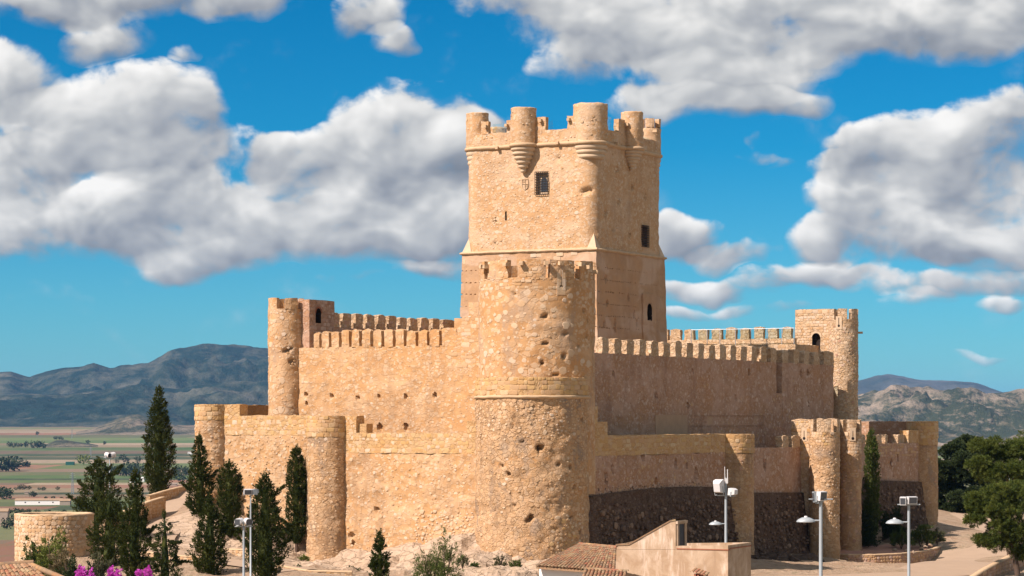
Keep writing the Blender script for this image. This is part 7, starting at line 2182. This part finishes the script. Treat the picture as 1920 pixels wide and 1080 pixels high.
# chimney made of bricks with a little tiled cap
ch = thing('chimney', 'small brick chimney with a tiled cap, against the plastered house', 'chimney', tuple(hp(1326, 1100) + nf_ * .9))
p = hp(1313, 1090) + nf_ * 1.0
mb = MB(); mb.box(p - EZ * .5, h1 * .66, h2 * .5, EZ * (hp(1313, 1082)[2] - p[2] + .35), .3); part('chimney_stack', mb, MATS['plaster'], ch)
z0 = hp(1313, 1082)[2] - .15 + .0
for k in range(4):
    q = p * [1, 1, 0] + h1 * (.02 + .17 * k) + EZ * (z0 + .04)
    mb = MB(); mb.box(q, h1 * .10, h2 * .48, EZ * .34); part('brick', mb, MATS['brick_red'], ch)
for k in range(5):
    q = p * [1, 1, 0] + h1 * (-.08 + .17 * k) + EZ * (z0 + .62 - .05 * k) - h2 * .08
    A = np.linspace(0, math.pi, 7); mb = MB()
    P = np.stack([np.stack([q + h2 * d - h1 * .09 * math.cos(a) + EZ * (.06 * math.sin(a) - (.16 if d < .3 else 0)) for a in A]) for d in (0, .66)])
    mb.sheet(P); part('tile', mb, MATS['roof_tile'], ch)

# tiled roofs: every barrel tile a part
def tile_mesh(w=.21, L=.46, r0=.085, r1=.072, cover=True):
    mb = MB(); A = np.linspace(0, math.pi, 6)
    for rr, fl in (((r0, r1), False), ((r0 - .016, r1 - .016), True)):
        P = np.stack([np.stack([np.array([-r * math.cos(a), y, r * .8 * math.sin(a)]) for a in A]) for r, y in ((rr[0], 0), (rr[1], L))])
        mb.sheet(P, flip=fl)
    P = np.stack([np.stack([np.array([-r * math.cos(a), 0, r * .8 * math.sin(a)]) for a in A]) for r in (r0, r0 - .016)]); mb.sheet(P)
    return mb.mesh('tile', MATS['roof_tile'], True)
TILE = [tile_mesh(.21, .46 + .02 * i, .085 + .004 * i, .070) for i in range(3)]
def tiled_roof(th, p_eave0, p_eave1, p_ridge0, p_ridge1, pitch=.21, step=.36, limit=300, seed=1, base='cement', ridge=True):
    """eave from p_eave0 to p_eave1, ridge above; columns of tiles run up the slope"""
    r = np.random.default_rng(seed)
    p_eave0, p_eave1, p_ridge0, p_ridge1 = (np.asarray(x, float) for x in (p_eave0, p_eave1, p_ridge0, p_ridge1))
    mb = MB(); F = np.linspace(0, 1, 10)[:, None, None]; U = np.linspace(0, 1, 14)[None, :, None]
    lo = p_eave0 + (p_eave1 - p_eave0) * U; hi = p_ridge0 + (p_ridge1 - p_ridge0) * U
    S_ = lo * (1 - F) + hi * F
    mb.sheet(S_); mb.sheet(S_ - EZ * .12, flip=True)
    mb.sheet(np.stack([S_[0], S_[0] - EZ * .12])); mb.sheet(np.stack([S_[:, 0], S_[:, 0] - EZ * .12])); mb.sheet(np.stack([S_[:, -1], S_[:, -1] - EZ * .12]))
    part('roof_deck', mb, MATS['roof_tile'], th)
    nc = int(round(np.linalg.norm(p_eave1 - p_eave0) / pitch))
    rest = MB(); cnt = 0
    nn = np.cross(p_eave1 - p_eave0, p_ridge0 - p_eave0); nn = nn / np.linalg.norm(nn)
    if nn[2] < 0: nn = -nn
    for c in range(nc):
        u = (c + .5) / nc
        a = p_eave0 + (p_eave1 - p_eave0) * u; b = p_ridge0 + (p_ridge1 - p_ridge0) * u
        d = b - a; L = np.linalg.norm(d); d = d / L
        nr = max(1, int(L / step))
        x = np.cross(d, nn); x /= np.linalg.norm(x)
        for k in range(nr):
            q = a + d * (k * L / nr - .06) + nn * (.022 + .012 * (k % 2) * 0 + r.uniform(0, .012)) + x * r.uniform(-.012, .012)
            tl = d * 1.0 - nn * .035
            place('tile', TILE[int(r.integers(3))], th, q + nn * .02, x + d * r.uniform(-.03, .03), tl, nn)
    if ridge:
        e = p_ridge1 - p_ridge0; L = np.linalg.norm(e); e = e / L; k = int(L / .38)
        up = np.cross(e, np.cross(EZ, e)); up /= np.linalg.norm(up)
        for i in range(k):
            place('ridge_tile', TILE[i % 3], th, p_ridge0 + e * (i * L / k) + nn * .04, np.cross(e, up) * 1.35, e * 1.05, up * 1.35)
roof1 = thing('tiled_house', 'white house with a sloping roof of weathered barrel tiles, left of the plastered house', 'house', tuple(at(1080, 1150, HD)))
ea0, ea1 = at(1005, 1062, 130.5), at(1153, 1073, 129.2)
ri0, ri1 = at(1086, 1021, 134.2), at(1155, 1027, 133.0)
tiled_roof(roof1, ea0, ea1, ri0, ri1, .185, .33, seed=3)
mb = MB(); q0, q1 = ea0 + [.28, .30, -.16], ea1 + [0, .30, -.16]
mb.box(q0 - EZ * 3.5, (q1 - q0) * [1, 1, 0], (-.1, .25, 0), EZ * 3.5, .6); part('wall', mb, MATS['whitewash'], roof1)
mb = MB(); mb.sheet(np.array([[ea0 + [.28, .35, -3.5], ri0 + [.1, 0, -3.5]], [ea0 + [.28, .35, -.16], ri0 + [.1, 0, -.16]]])); part('gable', mb, MATS['whitewash'], roof1)
roof3 = thing('tiled_lean_to', 'strip of tiled roof under the white wall at the bottom edge', 'roof', tuple(at(1125, 1100, 126)))
tiled_roof(roof3, at(1088, 1090, 124.5), at(1170, 1094, 124), at(1096, 1068, 126.5), at(1176, 1072, 126), .19, .34, seed=5, ridge=True)
roof2 = thing('tiled_house', 'house corner with a tiled roof and thick ridge at the bottom left', 'house', tuple(at(40, 1110, 88)))
tiled_roof(roof2, at(-30, 1108, 86.5), at(118, 1112, 85.8), at(-30, 1066, 88.5), at(58, 1060, 88.5), .22, .38, seed=7, ridge=False)
A0, A1 = at(-20, 1062, 88.6), at(62, 1056, 88.7)
for k in range(3):
    f0, f1 = k / 3, (k + 1) / 3
    mb = MB(); mb.tube([A0 + (A1 - A0) * f0, A0 + (A1 - A0) * f1 + (A1 - A0) * .015], [.13, .115], 12); part('ridge_tile', mb, MATS['roof_tile'], roof2, True)
B0, B1 = at(60, 1060, 88.4), at(122, 1086, 86.0)
for k in range(3):
    f0, f1 = k / 3, (k + 1) / 3
    mb = MB(); mb.tube([B0 + (B1 - B0) * f0, B0 + (B1 - B0) * f1 + (B1 - B0) * .02], [.10, .09], 10); part('verge_tile', mb, MATS['roof_tile'], roof2, True)
mb = MB(); mb.box(at(-30, 1112, 87.5) - [0, 0, 3], (4.2, 0, 0), (0, 1.6, 0), (0, 0, 2.9)); part('wall', mb, MATS['plaster'], roof2)
# bright rock ledge left of the white house
mb = MB(); mb.lathe((0, 0), [(.1, -1.4), (1.3, -1.3), (1.5, -.2), (1.25, .55), (.4, .8), (.02, .82)], 26)
V = mb.arrays()[0] * [1.7, .9, 1]; V = rough(V, .25, 1.1, 44, 4)
o = link(bpy.data.objects.new('rock_ledge', mb.mesh('rock_ledge', MATS['limestone'], False, V=V))); o.location = at(952, 1082, 184); tag(o, 'pale fluted rock ledge at the bottom edge left of the white house', 'rock', None, 'thing')

# ------------------------------------------------------------------ lamp posts and floodlights
def rot(yaw, pitch):
    return np.array(Matrix.Rotation(yaw, 3, 'Z') @ Matrix.Rotation(pitch, 3, 'X'))
def flood(th, P, yaw, pitch, w=.55, h=.42, d=.34, style='box', nm='floodlight', mat='lamp_white'):
    R = rot(yaw, pitch)
    mb = MB()
    if style == 'round':
        A = np.linspace(0, 2 * math.pi, 20, endpoint=False)
        rows = [np.stack([w / 2 * k * np.cos(A), np.full(20, y), h / 2 * k * np.sin(A)], -1) for k, y in ((.80, d * .5), (.98, d * .3), (1.0, -d * .5))]
        mb.sheet(np.stack(rows), wrap=True)
        for rI in (0, 2):
            V = np.concatenate([rows[rI], rows[rI].mean(0)[None]]); i = np.arange(20); mb.add(V, T=np.stack([i, (i + 1) % 20, np.full(20, 20)], -1))
    else:
        # housing: wider at the front, tapering to the back
        f = np.array([(-w / 2, -d / 2, -h / 2), (w / 2, -d / 2, -h / 2), (w / 2, -d / 2, h / 2), (-w / 2, -d / 2, h / 2)])
        b_ = np.array([(-w * .38, d / 2, -h * .30), (w * .38, d / 2, -h * .30), (w * .38, d / 2, h * .34), (-w * .38, d / 2, h * .34)])
        m_ = np.array([(-w / 2, d * .05, -h * .46), (w / 2, d * .05, -h * .46), (w / 2, d * .05, h * .5), (-w / 2, d * .05, h * .5)])
        V = np.concatenate([f, m_, b_])
        Q = [(0, 1, 2, 3), (11, 10, 9, 8)]
        for L in (0, 4):
            for i in range(4): Q.append((L + i, L + 4 + i, L + 4 + (i + 1) % 4, L + (i + 1) % 4))
        mb.add(V, Q)
    V = mb.arrays()[0] @ R.T + P
    o = part(nm, mb, MATS[mat], th, style == 'round', V=V)
    mb = MB(); mb.box((-w * .42, -d / 2 - .012, -h * .40), (w * .84, 0, 0), (0, .01, 0), (0, 0, h * .8)); part('lens', mb, MATS['window_pane'], o, V=mb.arrays()[0] @ R.T + P)
    mb = MB()
    for s in (-1, 1): mb.box((s * (w / 2 + .02) - .012, -.03, -h * .62), (.024, 0, 0), (0, .06, 0), (0, 0, h * .66))
    mb.box((-w / 2 - .03, -.03, -h * .66), (w + .06, 0, 0), (0, .06, 0), (0, 0, .03)); part('yoke', mb, MATS['lamp_grey'], o, V=mb.arrays()[0] @ R.T + P)
def street_arm(th, P, ln, side=-1):
    a = P + np.array([side * ln, 0, 0])
    mb = MB(); mb.tube([P, a], .035, 7); part('lamp_arm', mb, MATS['lamp_grey'], th, True)
    mb = MB(); c = a + np.array([side * .10, 0, 0])
    mb.lathe((0, 0), [(.34, -.06), (.34, -.02), (.28, .05), (.15, .12), (.05, .14)], 20); V = mb.arrays()[0] * [1.15, .8, 1] + c
    o = part('lamp_head', mb, MATS['lamp_grey'], th, True, V=V)
    mb = MB(); mb.lathe((0, 0), [(.07, .13), (.075, .17), (.04, .19)], 10); part('sensor_cap', mb, MATS['lamp_white'], o, True, V=mb.arrays()[0] + c)
    mb = MB(); mb.lathe((0, 0), [(.24, -.075), (.28, -.055)], 16); part('lens', mb, MATS['lamp_white'], o, True, V=mb.arrays()[0] * [1.15, .8, 1] + c)
def lamp(px, D, ptop, label, r0=.085, r1=.055, zb=None, arm=None, name='lamp_post'):
    t_ = at(px, ptop, D); z0 = gz(t_[0], t_[1]) - .3 if zb is None else zb
    th = thing(name, label, 'lamp post', (t_[0], t_[1], z0))
    mb = MB(); mb.lathe((t_[0], t_[1]), [(r0 * 1.8, z0), (r0 * 1.8, z0 + .5), (r0, z0 + .55), (r1, t_[2])], 14); part('pole', mb, MATS['lamp_grey'], th, True)
    mb = MB(); mb.tube([t_ + [-.5, 0, .02], t_ + [.5, 0, .02]], .03, 6); part('cross_arm', mb, MATS['lamp_grey'], th)
    if arm: street_arm(th, np.array([t_[0], t_[1], at(px, arm, D)[2]]), .52)
    return th, t_
D1_ = 104.
th, t_ = lamp(1539, D1_, 937, 'lamp post with a street light and one grey floodlight, right of the house', .095, .07, None, 976)
flood(th, t_ + [-.02, .05, .16], .9, .1, .52, .38, .34, mat='lamp_white'); flood(th, t_ + [-.18, -.05, .13], -1.2, .1, .16, .44, .3, mat='lamp_grey')
th, t_ = lamp(1704, 110, 947, 'lamp post with a street light and two white floodlights, before the garden bed', .085, .06, None, 979)
flood(th, t_ + [.10, 0, .22], .35, .1, .44, .32, .34); flood(th, t_ + [-.24, -.05, .2], -.35, .15, .26, .34, .34)
th, t_ = lamp(1361, 150, 930, 'tall pole with two white floodlights and aerials, rising behind the house terrace', .10, .075, None, 982, 'floodlight_pole')
flood(th, t_ + [-.45, -.1, .55], 2.6, -.25, .55, .8, .5); flood(th, t_ + [.42, -.1, .25], -2.2, -.1, .5, .42, .42)
mb = MB(); mb.tube([t_, t_ + [0, 0, 1.1]], .05, 8); part('mast', mb, MATS['lamp_grey'], th)
mb = MB(); mb.tube([t_ + [-.05, 0, 1.0], t_ + [-.07, 0, 1.75]], .022, 6); mb.tube([t_ + [.1, 0, .9], t_ + [.1, 0, 1.6]], .03, 6); mb.box(t_ + [-.08, -.05, .75], (.2, 0, 0), (0, .1, 0), (0, 0, .3)); part('aerial', mb, MATS['lamp_white'], th)
th, t_ = lamp(457, 140, 988, 'lamp post with two white drum floodlights, between the front cypresses', .085, .06, None, None, 'floodlight_pole')
flood(th, t_ + [-.22, 0, .3], -.5, .1, .42, .40, .48, 'round'); flood(th, t_ + [.22, 0, .3], .5, .1, .42, .40, .48, 'round')
th, t_ = lamp(470, 172, 927, 'slim lamp post with a pair of pale box floodlights, behind the drum floodlights', .075, .05, None, None, 'floodlight_pole')
flood(th, t_ + [-.2, 0, .2], .25, .2, .56, .36, .4, mat='lamp_white'); flood(th, t_ + [.3, 0, .2], -1.0, .15, .42, .36, .4, mat='lamp_grey')
th, t_ = lamp(206, 204, 858, 'lamp post with two white floodlights in front of the wide conifer', .075, .05, None, None, 'floodlight_pole')
flood(th, t_ + [-.2, 0, .22], 1.0, .2, .36, .42, .42, 'round'); flood(th, t_ + [.25, 0, .22], -.9, .2, .36, .44, .42, 'round')
th, t_ = lamp(1893, 252, 893, 'slim lamp post with white floodlights among the pine boughs at the right edge', .07, .05, None, None, 'floodlight_pole')
flood(th, t_ + [-.08, 0, .15], .4, .15, .26, .36, .3); flood(th, t_ + [.14, 0, .15], -.5, .15, .26, .36, .3)

for i, (px, py, D, w_, h_, lab) in enumerate(((1462, 1072, 229, 2.6, 1.9, 'bedrock in painted shade under the low wall, right of the house'), (1510, 1066, 232, 2.0, 1.4, 'dark rounded bedrock at the foot of the first gate tower'), (1425, 1078, 225, 1.8, 1.7, 'dark bedrock partly hidden by the right end of the house'))):
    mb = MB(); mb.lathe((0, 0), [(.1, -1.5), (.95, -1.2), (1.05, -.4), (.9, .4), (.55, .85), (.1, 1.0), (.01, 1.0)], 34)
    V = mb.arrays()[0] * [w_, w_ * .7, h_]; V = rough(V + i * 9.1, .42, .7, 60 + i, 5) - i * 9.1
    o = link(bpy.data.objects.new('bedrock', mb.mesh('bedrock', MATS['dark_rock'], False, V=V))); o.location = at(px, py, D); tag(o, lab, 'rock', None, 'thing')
